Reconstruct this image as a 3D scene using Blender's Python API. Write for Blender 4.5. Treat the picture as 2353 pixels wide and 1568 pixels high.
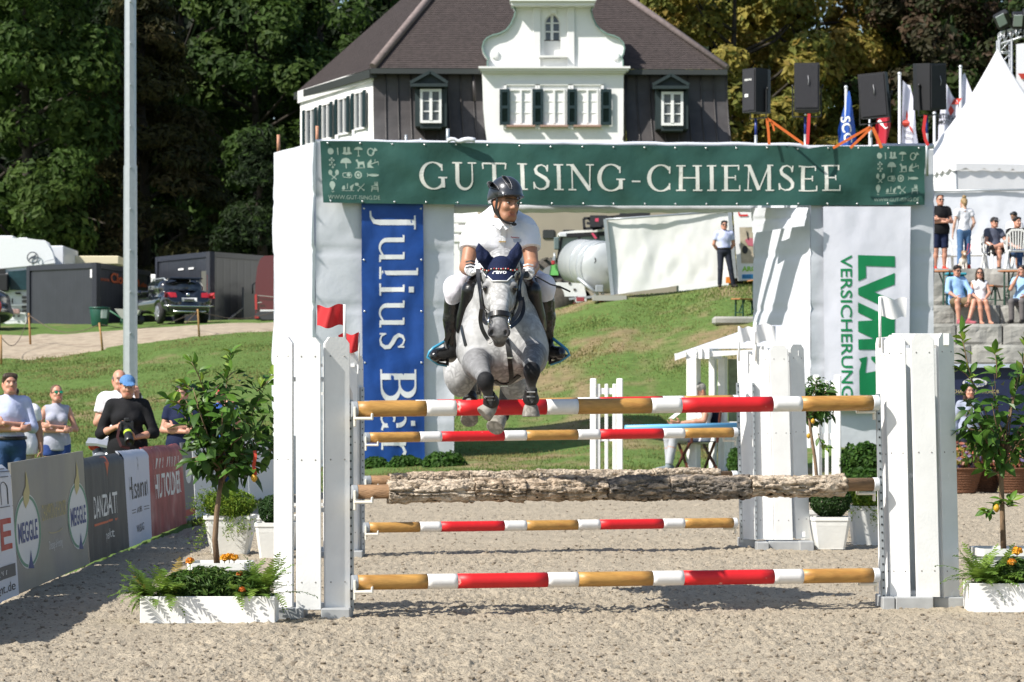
import bpy, math, random
import numpy as np
from mathutils import Vector, Matrix
from mathutils.geometry import tessellate_polygon
for _o in list(bpy.data.objects): bpy.data.objects.remove(_o)
SC = bpy.context.scene
COL = SC.collection
rnd = random.Random(7)
R = math.radians
# camera, sky, sun, exposure
CX, HY, F, H = 1176.5, 939.3, 6729.0, 1.355      # picture units are 2353 wide; focal in the same units
cd = bpy.data.cameras.new('camera'); cam = bpy.data.objects.new('camera', cd); COL.objects.link(cam)
cam.location = (0, 0, H); cam.rotation_euler = (R(90), 0, 0)
cd.sensor_width = 36.0; cd.lens = 36.0 * F / 2353.0
cd.shift_y = (HY - 784.0) / 2353.0
cd.clip_start = 0.5; cd.clip_end = 2000
cd.dof.use_dof = True; cd.dof.focus_distance = 19.3; cd.dof.aperture_fstop = 8.0
SC.camera = cam
SUN_D = Vector((0.86, 0.57, -1.0)).normalized()   # the way the light travels
SUN_EL = math.asin(-SUN_D.z); SUN_AZ = math.atan2(-SUN_D.x, -SUN_D.y)
w = bpy.data.worlds.new('World'); SC.world = w; w.use_nodes = True
nt = w.node_tree; nt.nodes.clear()
sky = nt.nodes.new('ShaderNodeTexSky'); sky.sky_type = 'NISHITA'; sky.sun_disc = False
sky.sun_elevation = SUN_EL; sky.sun_rotation = SUN_AZ
sky.air_density = 1.0; sky.dust_density = 1.2; sky.ozone_density = 1.0
bg = nt.nodes.new('ShaderNodeBackground'); bg.inputs['Strength'].default_value = 0.105
wo = nt.nodes.new('ShaderNodeOutputWorld')
nt.links.new(sky.outputs[0], bg.inputs[0]); nt.links.new(bg.outputs[0], wo.inputs[0])
ld = bpy.data.lights.new('sun', 'SUN'); sun = bpy.data.objects.new('sun', ld); COL.objects.link(sun)
ld.energy = 5.0; ld.angle = R(0.53); ld.color = (1.0, 0.955, 0.88)
sun.rotation_euler = SUN_D.to_track_quat('-Z', 'Y').to_euler(); sun.location = (-30, -20, 60)
SC.view_settings.view_transform = 'Standard'; SC.view_settings.look = 'None'
SC.view_settings.gamma = 1.0; SC.view_settings.use_curve_mapping = False
SC.view_settings.exposure = 0.48
SC.render.engine = 'CYCLES'
SC.cycles.use_denoising = True
SC.cycles.max_bounces = 6; SC.cycles.diffuse_bounces = 3; SC.cycles.glossy_bounces = 3
SC.cycles.transparent_max_bounces = 8
# helpers
def W(qx, qy, Y):
 return Vector(((qx - CX) * Y / F, Y, H + (HY - qy) * Y / F))
def WG(qx, qy):
 Y = H * F / (qy - HY); return Vector(((qx - CX) * Y / F, Y, 0.0))
def tag(o, label=None, cat=None, group=None, kind=None):
 if label: o['label'] = label
 if cat: o['category'] = cat
 if group: o['group'] = group
 if kind: o['kind'] = kind
 return o
def thing(name, loc, label, cat, group=None, rz=0.0):
 o = bpy.data.objects.new(name, None); COL.objects.link(o)
 o.location = loc; o.rotation_euler = (0, 0, rz); o.empty_display_size = 0.2
 return tag(o, label, cat, group)
def link(name, me, parent=None, loc=None):
 o = bpy.data.objects.new(name, me); COL.objects.link(o)
 if parent is not None: o.parent = parent
 if loc is not None: o.location = loc
 return o
_kids = {}
def copy_tree(o, parent=None):
 c = o.copy(); COL.objects.link(c)
 if parent is not None:
  c.parent = parent; c.matrix_parent_inverse = o.matrix_parent_inverse.copy()
 for ch in [x for x in bpy.data.objects if x.parent == o]:
  copy_tree(ch, c)
 return c
# materials
def _lin(c):
 return tuple((x / 12.92 if x <= .04045 else ((x + .055) / 1.055) ** 2.4) for x in c)
MATS = {}
def mat(name, col, rough=0.6, var=0.0, vscale=4.0, bump=0.0, bscale=30.0, metal=0.0, spec=0.5, col2=None, attr=False,
  trans=0.0, stretch=None, coat=0.0, detail=4.0, thr=None, sheen=0.0, alpha=None):
 if name in MATS: return MATS[name]
 m = bpy.data.materials.new(name); m.use_nodes = True; MATS[name] = m
 N = m.node_tree.nodes; L = m.node_tree.links
 b = N['Principled BSDF']
 b.inputs['Roughness'].default_value = rough; b.inputs['Metallic'].default_value = metal
 b.inputs['Specular IOR Level'].default_value = spec
 b.inputs['Coat Weight'].default_value = coat
 if sheen: b.inputs['Sheen Weight'].default_value = sheen
 b.inputs['Base Color'].default_value = (*col, 1)
 tc = N.new('ShaderNodeTexCoord'); mp = N.new('ShaderNodeMapping')
 L.new(tc.outputs['Object'], mp.inputs[0])
 if stretch: mp.inputs['Scale'].default_value = stretch
 src = None
 if attr:
  a = N.new('ShaderNodeAttribute'); a.attribute_name = 'Col'; src = a.outputs['Color']
 if col2 is not None:
  n = N.new('ShaderNodeTexNoise'); n.inputs['Scale'].default_value = vscale; n.inputs['Detail'].default_value = detail
  L.new(mp.outputs[0], n.inputs['Vector'])
  r = N.new('ShaderNodeMapRange'); t = thr or (0.35, 0.65)
  r.inputs[1].default_value = t[0]; r.inputs[2].default_value = t[1]
  L.new(n.outputs[0], r.inputs[0])
  mx = N.new('ShaderNodeMix'); mx.data_type = 'RGBA'
  L.new(r.outputs[0], mx.inputs[0])
  if src is not None: L.new(src, mx.inputs[6])
  else: mx.inputs[6].default_value = (*col, 1)
  mx.inputs[7].default_value = (*col2, 1); src = mx.outputs[2]
 if var:
  n = N.new('ShaderNodeTexNoise'); n.inputs['Scale'].default_value = vscale * 2.3; n.inputs['Detail'].default_value = 5
  L.new(mp.outputs[0], n.inputs['Vector'])
  r = N.new('ShaderNodeMapRange'); r.inputs[1].default_value = 0.3; r.inputs[2].default_value = 0.7
  r.inputs[3].default_value = 1 - var; r.inputs[4].default_value = 1 + var
  L.new(n.outputs[0], r.inputs[0])
  h = N.new('ShaderNodeMix'); h.data_type = 'RGBA'; h.blend_type = 'MULTIPLY'; h.inputs[0].default_value = 1
  if src is not None: L.new(src, h.inputs[6])
  else: h.inputs[6].default_value = (*col, 1)
  cb = N.new('ShaderNodeCombineColor')
  for i in range(3): L.new(r.outputs[0], cb.inputs[i])
  L.new(cb.outputs[0], h.inputs[7]); src = h.outputs[2]
 if src is not None: L.new(src, b.inputs['Base Color'])
 if bump:
  n = N.new('ShaderNodeTexNoise'); n.inputs['Scale'].default_value = bscale; n.inputs['Detail'].default_value = 6
  L.new(mp.outputs[0], n.inputs['Vector'])
  bp = N.new('ShaderNodeBump'); bp.inputs['Strength'].default_value = bump; bp.inputs['Distance'].default_value = 0.02
  L.new(n.outputs[0], bp.inputs['Height']); L.new(bp.outputs[0], b.inputs['Normal'])
 if trans:
  out = [x for x in N if x.type == 'OUTPUT_MATERIAL'][0]
  tr = N.new('ShaderNodeBsdfTranslucent'); ms = N.new('ShaderNodeMixShader'); ms.inputs[0].default_value = trans
  if src is not None: L.new(src, tr.inputs[0])
  else: tr.inputs[0].default_value = (*col, 1)
  L.new(b.outputs[0], ms.inputs[1]); L.new(tr.outputs[0], ms.inputs[2]); L.new(ms.outputs[0], out.inputs[0])
 return m
def S(r, g, b):      # sRGB 0-255 -> linear
 return _lin((r / 255., g / 255., b / 255.))
WHITE = mat('white_paint', (.80, .80, .79), .55, var=.03, vscale=6, bump=.25, bscale=45)
WOODW = mat('white_painted_wood', (.80, .80, .78), .6, var=.05, vscale=3, bump=.07, bscale=55, col2=(.70, .68, .63), thr=(.62, .78))
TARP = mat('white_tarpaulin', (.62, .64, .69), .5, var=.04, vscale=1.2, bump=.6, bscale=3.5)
PLASW = mat('white_plastic', (.78, .78, .76), .35, var=.02)
BLACK = mat('black_leather', (.008, .008, .009), .32, bump=.15, bscale=60)
BLACKP = mat('black_plastic', (.014, .014, .015), .5, bump=.1, bscale=200)
STEEL = mat('galvanised_steel', (.42, .45, .47), .42, metal=.55, var=.06, vscale=5)
CHROME = mat('chrome', (.7, .7, .7), .15, metal=1)
RED = mat('red_paint', (.62, .012, .018), .4, var=.08, vscale=9, col2=(.75, .45, .42), thr=(.72, .78))
GLASS = mat('window_glass', (.05, .06, .075), .06, spec=.8)
SKIN = mat('skin', (.5, .3, .2), .5, attr=True, var=.06, vscale=25, bump=.05, bscale=120)
COAT = None
# mesh builder
class MB:
 def __init__(self): self.v = []; self.f = []; self.m = []; self.sm = []
 def add(self, vs, fs, mi=0, smooth=False):
  o = len(self.v); self.v.extend([tuple(x) for x in vs])
  for f in fs: self.f.append(tuple(i + o for i in f)); self.m.append(mi); self.sm.append(smooth)
  return self
 def box(self, c, s, rot=None, mi=0, bev=0.0):
  hx, hy, hz = s[0] / 2, s[1] / 2, s[2] / 2
  c = Vector(c)
  if bev <= 0:
   vs = [Vector((x * hx, y * hy, z * hz)) for x in (-1, 1) for y in (-1, 1) for z in (-1, 1)]
   fs = [(0, 1, 3, 2), (4, 6, 7, 5), (0, 4, 5, 1), (2, 3, 7, 6), (0, 2, 6, 4), (1, 5, 7, 3)]
  else:
   b = min(bev, hx * .9, hy * .9, hz * .9); vs = []; id = {}
   for x in (-1, 1):
    for y in (-1, 1):
     for z in (-1, 1):
      for a in range(3):
       p = [x * (hx - b), y * (hy - b), z * (hz - b)]
       p[a] = (x, y, z)[a] * (hx, hy, hz)[a]
       id[(x, y, z, a)] = len(vs); vs.append(Vector(p))
   fs = []
   for a in range(3):
    b1, b2 = (a + 1) % 3, (a + 2) % 3
    for s_ in (-1, 1):
     q = []
     for (u, v_) in ((-1, -1), (1, -1), (1, 1), (-1, 1)):
      k = [0, 0, 0]; k[a] = s_; k[b1] = u; k[b2] = v_; q.append(id[(*k, a)])
     fs.append(q if s_ > 0 else q[::-1])
    for u in (-1, 1):
     for v_ in (-1, 1):
      k0 = [0, 0, 0]; k0[b1] = u; k0[b2] = v_; k1 = list(k0); k0[a] = -1; k1[a] = 1
      q = [id[(*k0, b1)], id[(*k1, b1)], id[(*k1, b2)], id[(*k0, b2)]]
      fs.append(q if u * v_ < 0 else q[::-1])
   for x in (-1, 1):
    for y in (-1, 1):
     for z in (-1, 1):
      q = [id[(x, y, z, a)] for a in range(3)]
      fs.append(q if x * y * z > 0 else q[::-1])
  if rot is not None: vs = [rot @ v for v in vs]
  return self.add([c + v for v in vs], fs, mi)
 def beam(self, a, b, wd, dp=None, up=(0, 0, 1), mi=0, bev=0.0):
  a = Vector(a); b = Vector(b); d = b - a; L = d.length; x = d.normalized(); u = Vector(up)
  y = u.cross(x)
  if y.length < 1e-4: y = Vector((0, 1, 0)).cross(x) if abs(x.y) < .9 else Vector((1, 0, 0)).cross(x)
  y.normalize(); z = x.cross(y)
  rot = Matrix((x, y, z)).transposed()
  return self.box((a + b) / 2, (L, wd, dp or wd), rot, mi, bev)
 def tube(self, pts, r, n=8, mi=0, cap=True, smooth=True):
  P = [Vector(p) for p in pts]; k = len(P)
  rs = r if hasattr(r, '__len__') else [r] * k
  t = [(P[min(i + 1, k - 1)] - P[max(i - 1, 0)]).normalized() for i in range(k)]
  u = t[0].orthogonal().normalized(); vs = []
  for i in range(k):
   u = (u - t[i] * u.dot(t[i]));
   if u.length < 1e-6: u = t[i].orthogonal()
   u.normalize(); v = t[i].cross(u)
   for j in range(n):
    a = 2 * math.pi * j / n; vs.append(P[i] + (u * math.cos(a) + v * math.sin(a)) * rs[i])
  fs = [(i * n + j, i * n + (j + 1) % n, (i + 1) * n + (j + 1) % n, (i + 1) * n + j) for i in range(k - 1) for j in range(n)]
  self.add(vs, fs, mi, smooth)
  if cap:
   o = len(self.v) - len(vs)
   self.f.append(tuple(o + j for j in range(n))[::-1]); self.m.append(mi); self.sm.append(False)
   self.f.append(tuple(o + (k - 1) * n + j for j in range(n))); self.m.append(mi); self.sm.append(False)
  return self
 def strap(self, pts, wd, th=0.004, nrm=None, mi=0):
  P = [Vector(p) for p in pts]; k = len(P); vs = []
  for i in range(k):
   t = (P[min(i + 1, k - 1)] - P[max(i - 1, 0)]).normalized()
   nn = Vector((0, -1, 0) if nrm is None else (nrm[i] if hasattr(nrm[0], '__len__') else nrm)).normalized()
   s = t.cross(nn).normalized(); nn = s.cross(t).normalized()
   for (a, b) in ((-1, 0), (1, 0), (1, 1), (-1, 1)): vs.append(P[i] + s * (a * wd / 2) + nn * (b * th))
  fs = [(i * 4 + j, i * 4 + (j + 1) % 4, (i + 1) * 4 + (j + 1) % 4, (i + 1) * 4 + j) for i in range(k - 1) for j in range(4)]
  fs += [(3, 2, 1, 0), tuple((k - 1) * 4 + j for j in range(4))]
  return self.add(vs, fs, mi)
 def lathe(self, prof, n=24, c=(0, 0, 0), M=None, mi=0, smooth=True):
  c = Vector(c); vs = []
  for (r, z) in prof:
   for j in range(n):
    a = 2 * math.pi * j / n; p = Vector((r * math.cos(a), r * math.sin(a), z))
    if M is not None: p = M @ p
    vs.append(c + p)
  k = len(prof)
  fs = [(i * n + j, i * n + (j + 1) % n, (i + 1) * n + (j + 1) % n, (i + 1) * n + j) for i in range(k - 1) for j in range(n)]
  return self.add(vs, fs, mi, smooth)
 def ell(self, c, r, n=12, mi=0, M=None):
  prof = [(math.sin(math.pi * i / n), -math.cos(math.pi * i / n)) for i in range(n + 1)]
  D = Matrix.Diagonal(Vector(r) if hasattr(r, '__len__') else Vector((r, r, r)))
  return self.lathe(prof, max(8, n + 4), c, (M @ D) if M is not None else D, mi)
 def poly(self, pts, mi=0):
  P = [Vector(p) for p in pts]; tr = tessellate_polygon([P])
  return self.add(P, [tuple(t) for t in tr], mi)
 def prism(self, pts, vec, mi=0, back=True):
  P = [Vector(p) for p in pts]; v = Vector(vec); n = len(P); tr = tessellate_polygon([P])
  self.add(P + [p + v for p in P], [tuple(t) for t in tr] + ([tuple(i + n for i in t)[::-1] for t in tr] if back else []) +
    [(i, (i + 1) % n, (i + 1) % n + n, i + n) for i in range(n)], mi)
  return self
 def grid(self, fn, nu, nv, mi=0, smooth=True):
  vs = [fn(i / nu, j / nv) for j in range(nv + 1) for i in range(nu + 1)]
  fs = [(j * (nu + 1) + i, j * (nu + 1) + i + 1, (j + 1) * (nu + 1) + i + 1, (j + 1) * (nu + 1) + i) for j in range(nv) for i in range(nu)]
  return self.add(vs, fs, mi, smooth)
 def mesh(self, name, mats):
  me = bpy.data.meshes.new(name); me.from_pydata(self.v, [], self.f)
  ml = mats if isinstance(mats, (list, tuple)) else [mats]
  for m in ml: me.materials.append(m)
  me.polygons.foreach_set('material_index', self.m); me.polygons.foreach_set('use_smooth', self.sm)
  me.update(); return me
 def build(self, name, mats, parent=None, loc=None):
  return link(name, self.mesh(name, mats), parent, loc)
def np_mesh(name, V, Fq, mats, smooth=False, col=None, mi=None):
 me = bpy.data.meshes.new(name); V = np.asarray(V, np.float32); Fq = np.asarray(Fq, np.int32); k = Fq.shape[1]
 me.vertices.add(len(V)); me.vertices.foreach_set('co', V.ravel())
 me.loops.add(Fq.size); me.loops.foreach_set('vertex_index', Fq.ravel())
 me.polygons.add(len(Fq)); me.polygons.foreach_set('loop_start', np.arange(0, Fq.size, k, dtype=np.int32))
 me.polygons.foreach_set('use_smooth', np.full(len(Fq), smooth, bool))
 for m in (mats if isinstance(mats, (list, tuple)) else [mats]): me.materials.append(m)
 if mi is not None: me.polygons.foreach_set('material_index', np.asarray(mi, np.int32))
 me.update(calc_edges=True)
 if col is not None:
  a = me.attributes.new('Col', 'FLOAT_COLOR', 'POINT')
  c4 = np.ones((len(V), 4), np.float32); c4[:, :3] = col; a.data.foreach_set('color', c4.ravel())
 return me
# lettering (sans from the built-in font; serif drawn below)
_tc = {}
def text_geo(s, bold=0.0):
 key = (s, bold)
 if key not in _tc:
  cu = bpy.data.curves.new('t', 'FONT'); cu.body = s; cu.size = 1.0; cu.resolution_u = 3; cu.offset = bold
  ob = bpy.data.objects.new('t', cu); me = ob.to_mesh()
  V = np.array([v.co[:] for v in me.vertices]); Fs = [tuple(p.vertices) for p in me.polygons]
  ob.to_mesh_clear(); bpy.data.objects.remove(ob); bpy.data.curves.remove(cu)
  mn = V.min(0); mx = V.max(0); V = (V - mn); _tc[key] = (V[:, :2], Fs, mx[0] - mn[0], mx[1] - mn[1])
 return _tc[key]
def put_text(mb, s, fn, u0, v0, u1, v1, mi=0, bold=0.0):
 V, Fs, w_, h_ = text_geo(s, bold)
 return add_fine(mb, [(u0 + (u1 - u0) * x / w_, v0 + (v1 - v0) * y / h_) for x, y in V], Fs, fn, mi)
def add_fine(mb, P, Fs, fn, mi=0, step=.11):
 P = list(P); Q = [Vector(fn(*p)) for p in P]; out = []; todo = [(f[0], f[i], f[i + 1]) for f in Fs for i in range(1, len(f) - 1)]; mid = {}
 while todo:
  t = todo.pop(); e = [(Q[t[i]] - Q[t[(i + 1) % 3]]).length for i in range(3)]; i = e.index(max(e))
  if e[i] < step or len(P) > 6000: out.append(t); continue
  a, b, c = t[i], t[(i + 1) % 3], t[(i + 2) % 3]; k = (min(a, b), max(a, b))
  if k not in mid: mid[k] = len(P); P.append(((P[a][0] + P[b][0]) / 2, (P[a][1] + P[b][1]) / 2)); Q.append(Vector(fn(*P[-1])))
  todo += [(a, mid[k], c), (mid[k], b, c)]
 return mb.add(Q, out, mi)
def poly_fine(mb, pts, fn, mi=0):
 tr = tessellate_polygon([[Vector((x, y, 0)) for x, y in pts]]); return add_fine(mb, pts, [tuple(t) for t in tr], fn, mi)
def stroke_geo(pts, ws, sub=None):
 P = [np.array(p, float) for p in pts]; n = len(P); out = []; fs = []
 if not hasattr(ws, '__len__'): ws = [ws] * n
 for i in range(n):
  d = P[min(i + 1, n - 1)] - P[max(i - 1, 0)]; d /= (np.linalg.norm(d) + 1e-9); nn = np.array((-d[1], d[0]))
  out += [P[i] + nn * ws[i] / 2, P[i] - nn * ws[i] / 2]
 for i in range(n - 1): fs.append((2 * i, 2 * i + 1, 2 * i + 3, 2 * i + 2))
 return out, fs
def arc(cx, cy, rx, ry, a0, a1, n=14):
 return [(cx + rx * math.cos(R(a0 + (a1 - a0) * i / n)), cy + ry * math.sin(R(a0 + (a1 - a0) * i / n))) for i in range(n + 1)]
TK, TN = .135, .045      # thick and thin strokes, cap height 1
def _serif(x, y, w=.34): return [([(x - w / 2, y), (x + w / 2, y)], .05)]
def _stem(x, y0=0, y1=1, s=True, t=TK, w=.34):
 r = [([(x, y0), (x, y1)], t)]
 if s: r += _serif(x, y0 + .025, w) + _serif(x, y1 - .025, w)
 return r
def _round(cx, cy, rx, ry, a0, a1, n=18):
 p = arc(cx, cy, rx, ry, a0, a1, n)
 return (p, [TN + (TK * 1.1 - TN) * abs(math.cos(R(a0 + (a1 - a0) * i / n))) ** 1.3 for i in range(n + 1)])
def glyph(ch):
 if ch == 'G': return [_round(.5, .5, .42, .5, 42, 322)] + [([(.84, .06), (.84, .42)], TK)] + _serif(.84, .43, .32) + [([(.82, .68), (.82, .93)], .05)], 1.02
 if ch == 'U': return _stem(.24, .34, 1, False) + _serif(.24, .975) + [(arc(.50, .34, .26, .32, 180, 360, 14), [TK - (TK - TN) * i / 14 for i in range(15)])] + [([(.76, .34), (.76, 1)], TN)] + _serif(.76, .975, .3), 1.0
 if ch == 'T': return _stem(.44, 0, .97, False) + _serif(.44, .025) + [([(.04, .97), (.84, .97)], .06), ([(.05, .76), (.03, .98)], .05), ([(.83, .76), (.85, .98)], .05)], .88
 if ch == 'I': return _stem(.22), .44
 if ch == 'S':
  c = [(.55, .78), (.50, .90), (.36, .97), (.22, .92), (.14, .79), (.18, .65), (.34, .54), (.48, .44), (.57, .31), (.55, .15), (.43, .05), (.28, .03), (.14, .10), (.08, .25)]
  wd = [.05, .045, .05, .08, .11, .13, .14, .14, .13, .11, .08, .05, .045, .05]
  return [(c, wd), ([(.55, .72), (.57, .97)], .05), ([(.08, .04), (.07, .30)], .05)], .64
 if ch == 'N': return [([(.16, 0), (.16, 1)], TN), ([(.16, .97), (.80, .02)], TK), ([(.80, 0), (.80, 1)], TN)] + _serif(.16, .025, .28) + _serif(.10, .975, .26) + _serif(.80, .975, .28), .96
 if ch == 'C': return [_round(.5, .5, .42, .5, 42, 318), ([(.82, .68), (.82, .95)], .05), ([(.82, .05), (.82, .30)], .05)], .92
 if ch == 'H': return _stem(.2) + _stem(.8) + [([(.2, .5), (.8, .5)], .05)], 1.0
 if ch == 'E': return _stem(.2, s=False) + [([(.04, .975), (.66, .975)], .05), ([(.04, .025), (.70, .025)], .05), ([(.2, .51), (.54, .51)], .05), ([(.66, .80), (.66, 1)], .045), ([(.70, 0), (.70, .22)], .045), ([(.54, .41), (.54, .61)], .045)], .76
 if ch == 'M': return [([(.14, 0), (.18, 1)], TN), ([(.18, .98), (.54, .04)], TK), ([(.54, .04), (.92, .98)], TN), ([(.92, 0), (.92, 1)], TK)] + _serif(.14, .025, .28) + _serif(.94, .025, .32) + _serif(.13, .975, .24) + _serif(.97, .975, .22), 1.12
 if ch == '-': return [([(.05, .36), (.33, .36)], .06)], .38
 if ch == 'J': return [([(.22, .0), (.22, 1)], TK)] + _serif(.22, .975) + [([(.22, .02), (.20, -.14), (.08, -.24), (-.06, -.25)], [TK, .11, .06, .04])], .44
 if ch == 'u': return [([(.14, .2), (.14, .68)], .11), (arc(.33, .2, .19, .19, 180, 300, 8), [.11, .10, .09, .08, .07, .06, .055, .05, .05]), ([(.56, 0), (.56, .68)], .11)] + [([(.02, .66), (.14, .66)], .05), ([(.44, .66), (.56, .66)], .05), ([(.56, .02), (.68, .02)], .05)] + [([(.42, .035), (.55, .12)], .05)], .72
 if ch == 'l': return [([(.16, 0), (.16, 1.05)], .11), ([(.04, 1.03), (.16, 1.03)], .05)] + _serif(.16, .025, .3), .34
 if ch == 'i': return [([(.16, 0), (.16, .68)], .11), ([(.04, .66), (.16, .66)], .05)] + _serif(.16, .025, .3) + [([(.16, .80), (.16, .94)], .14)], .34
 if ch == 's':
  c = [(.36, .55), (.30, .64), (.20, .68), (.11, .63), (.08, .53), (.14, .43), (.27, .35), (.37, .26), (.38, .14), (.31, .04), (.20, .01), (.10, .05), (.05, .15)]
  wd = [.04, .04, .05, .08, .1, .11, .11, .11, .1, .08, .05, .04, .04]
  return [(c, wd), ([(.37, .50), (.37, .68)], .04), ([(.05, .0), (.05, .18)], .04)], .46
 if ch == 'B': return _stem(.2, s=False) + [([(.04, .975), (.40, .975)], .05), ([(.04, .025), (.44, .025)], .05), ([(.2, .53), (.42, .53)], .05)] + \
  [(arc(.38, .755, .22, .22, 90, -90, 12), [TN + (TK - TN) * math.sin(math.pi * i / 12) for i in range(13)]), (arc(.42, .28, .27, .255, 90, -90, 12), [TN + (TK - TN) * math.sin(math.pi * i / 12) for i in range(13)])], .76
 if ch == 'ä': return [(arc(.24, .46, .17, .22, 165, 0, 8), [.07, .06, .05, .05, .06, .08, .1, .11, .11]), ([(.41, .46), (.41, .06), (.52, .02)], [.11, .1, .06]), (arc(.24, .19, .17, .18, 60, 330, 10), [.05, .06, .09, .11, .11, .1, .08, .06, .05, .05, .05]),
      ([(.12, .83), (.12, .95)], .12), ([(.36, .83), (.36, .95)], .12)], .60
 if ch == 'r': return [([(.16, 0), (.16, .68)], .11), ([(.04, .66), (.16, .66)], .05)] + _serif(.16, .025, .3) + [([(.17, .46), (.24, .60), (.36, .66), (.46, .60)], [.05, .07, .08, .10])], .5
 return [], .3
def serif_text(mb, s, fn, u0, v0, u1, hgt, mi=0, gap=.10, lift=.0004):
 tot = sum((glyph(c)[1] if c != ' ' else .12) for c in s) + gap * (len(s) - 1); sx = (u1 - u0) / tot; x = 0; k = 0
 for c in s:
  if c == ' ': x += .12 + gap; continue
  st, adv = glyph(c)
  for (pts, ws) in st:
   if len(pts) == 2:      # a straight piece: cut into short lengths so that it follows the cloth
    (ax, ay), (bx, by) = pts; pts = [(ax + (bx - ax) * t / 4, ay + (by - ay) * t / 4) for t in range(5)]
   vs, fs = stroke_geo(pts, ws); k += 1
   mb.add([fn(u0 + (x + p[0]) * sx, v0 + p[1] * hgt, lift * (k % 9)) for p in vs], fs, mi)
  x += adv + gap
 return mb
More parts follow.
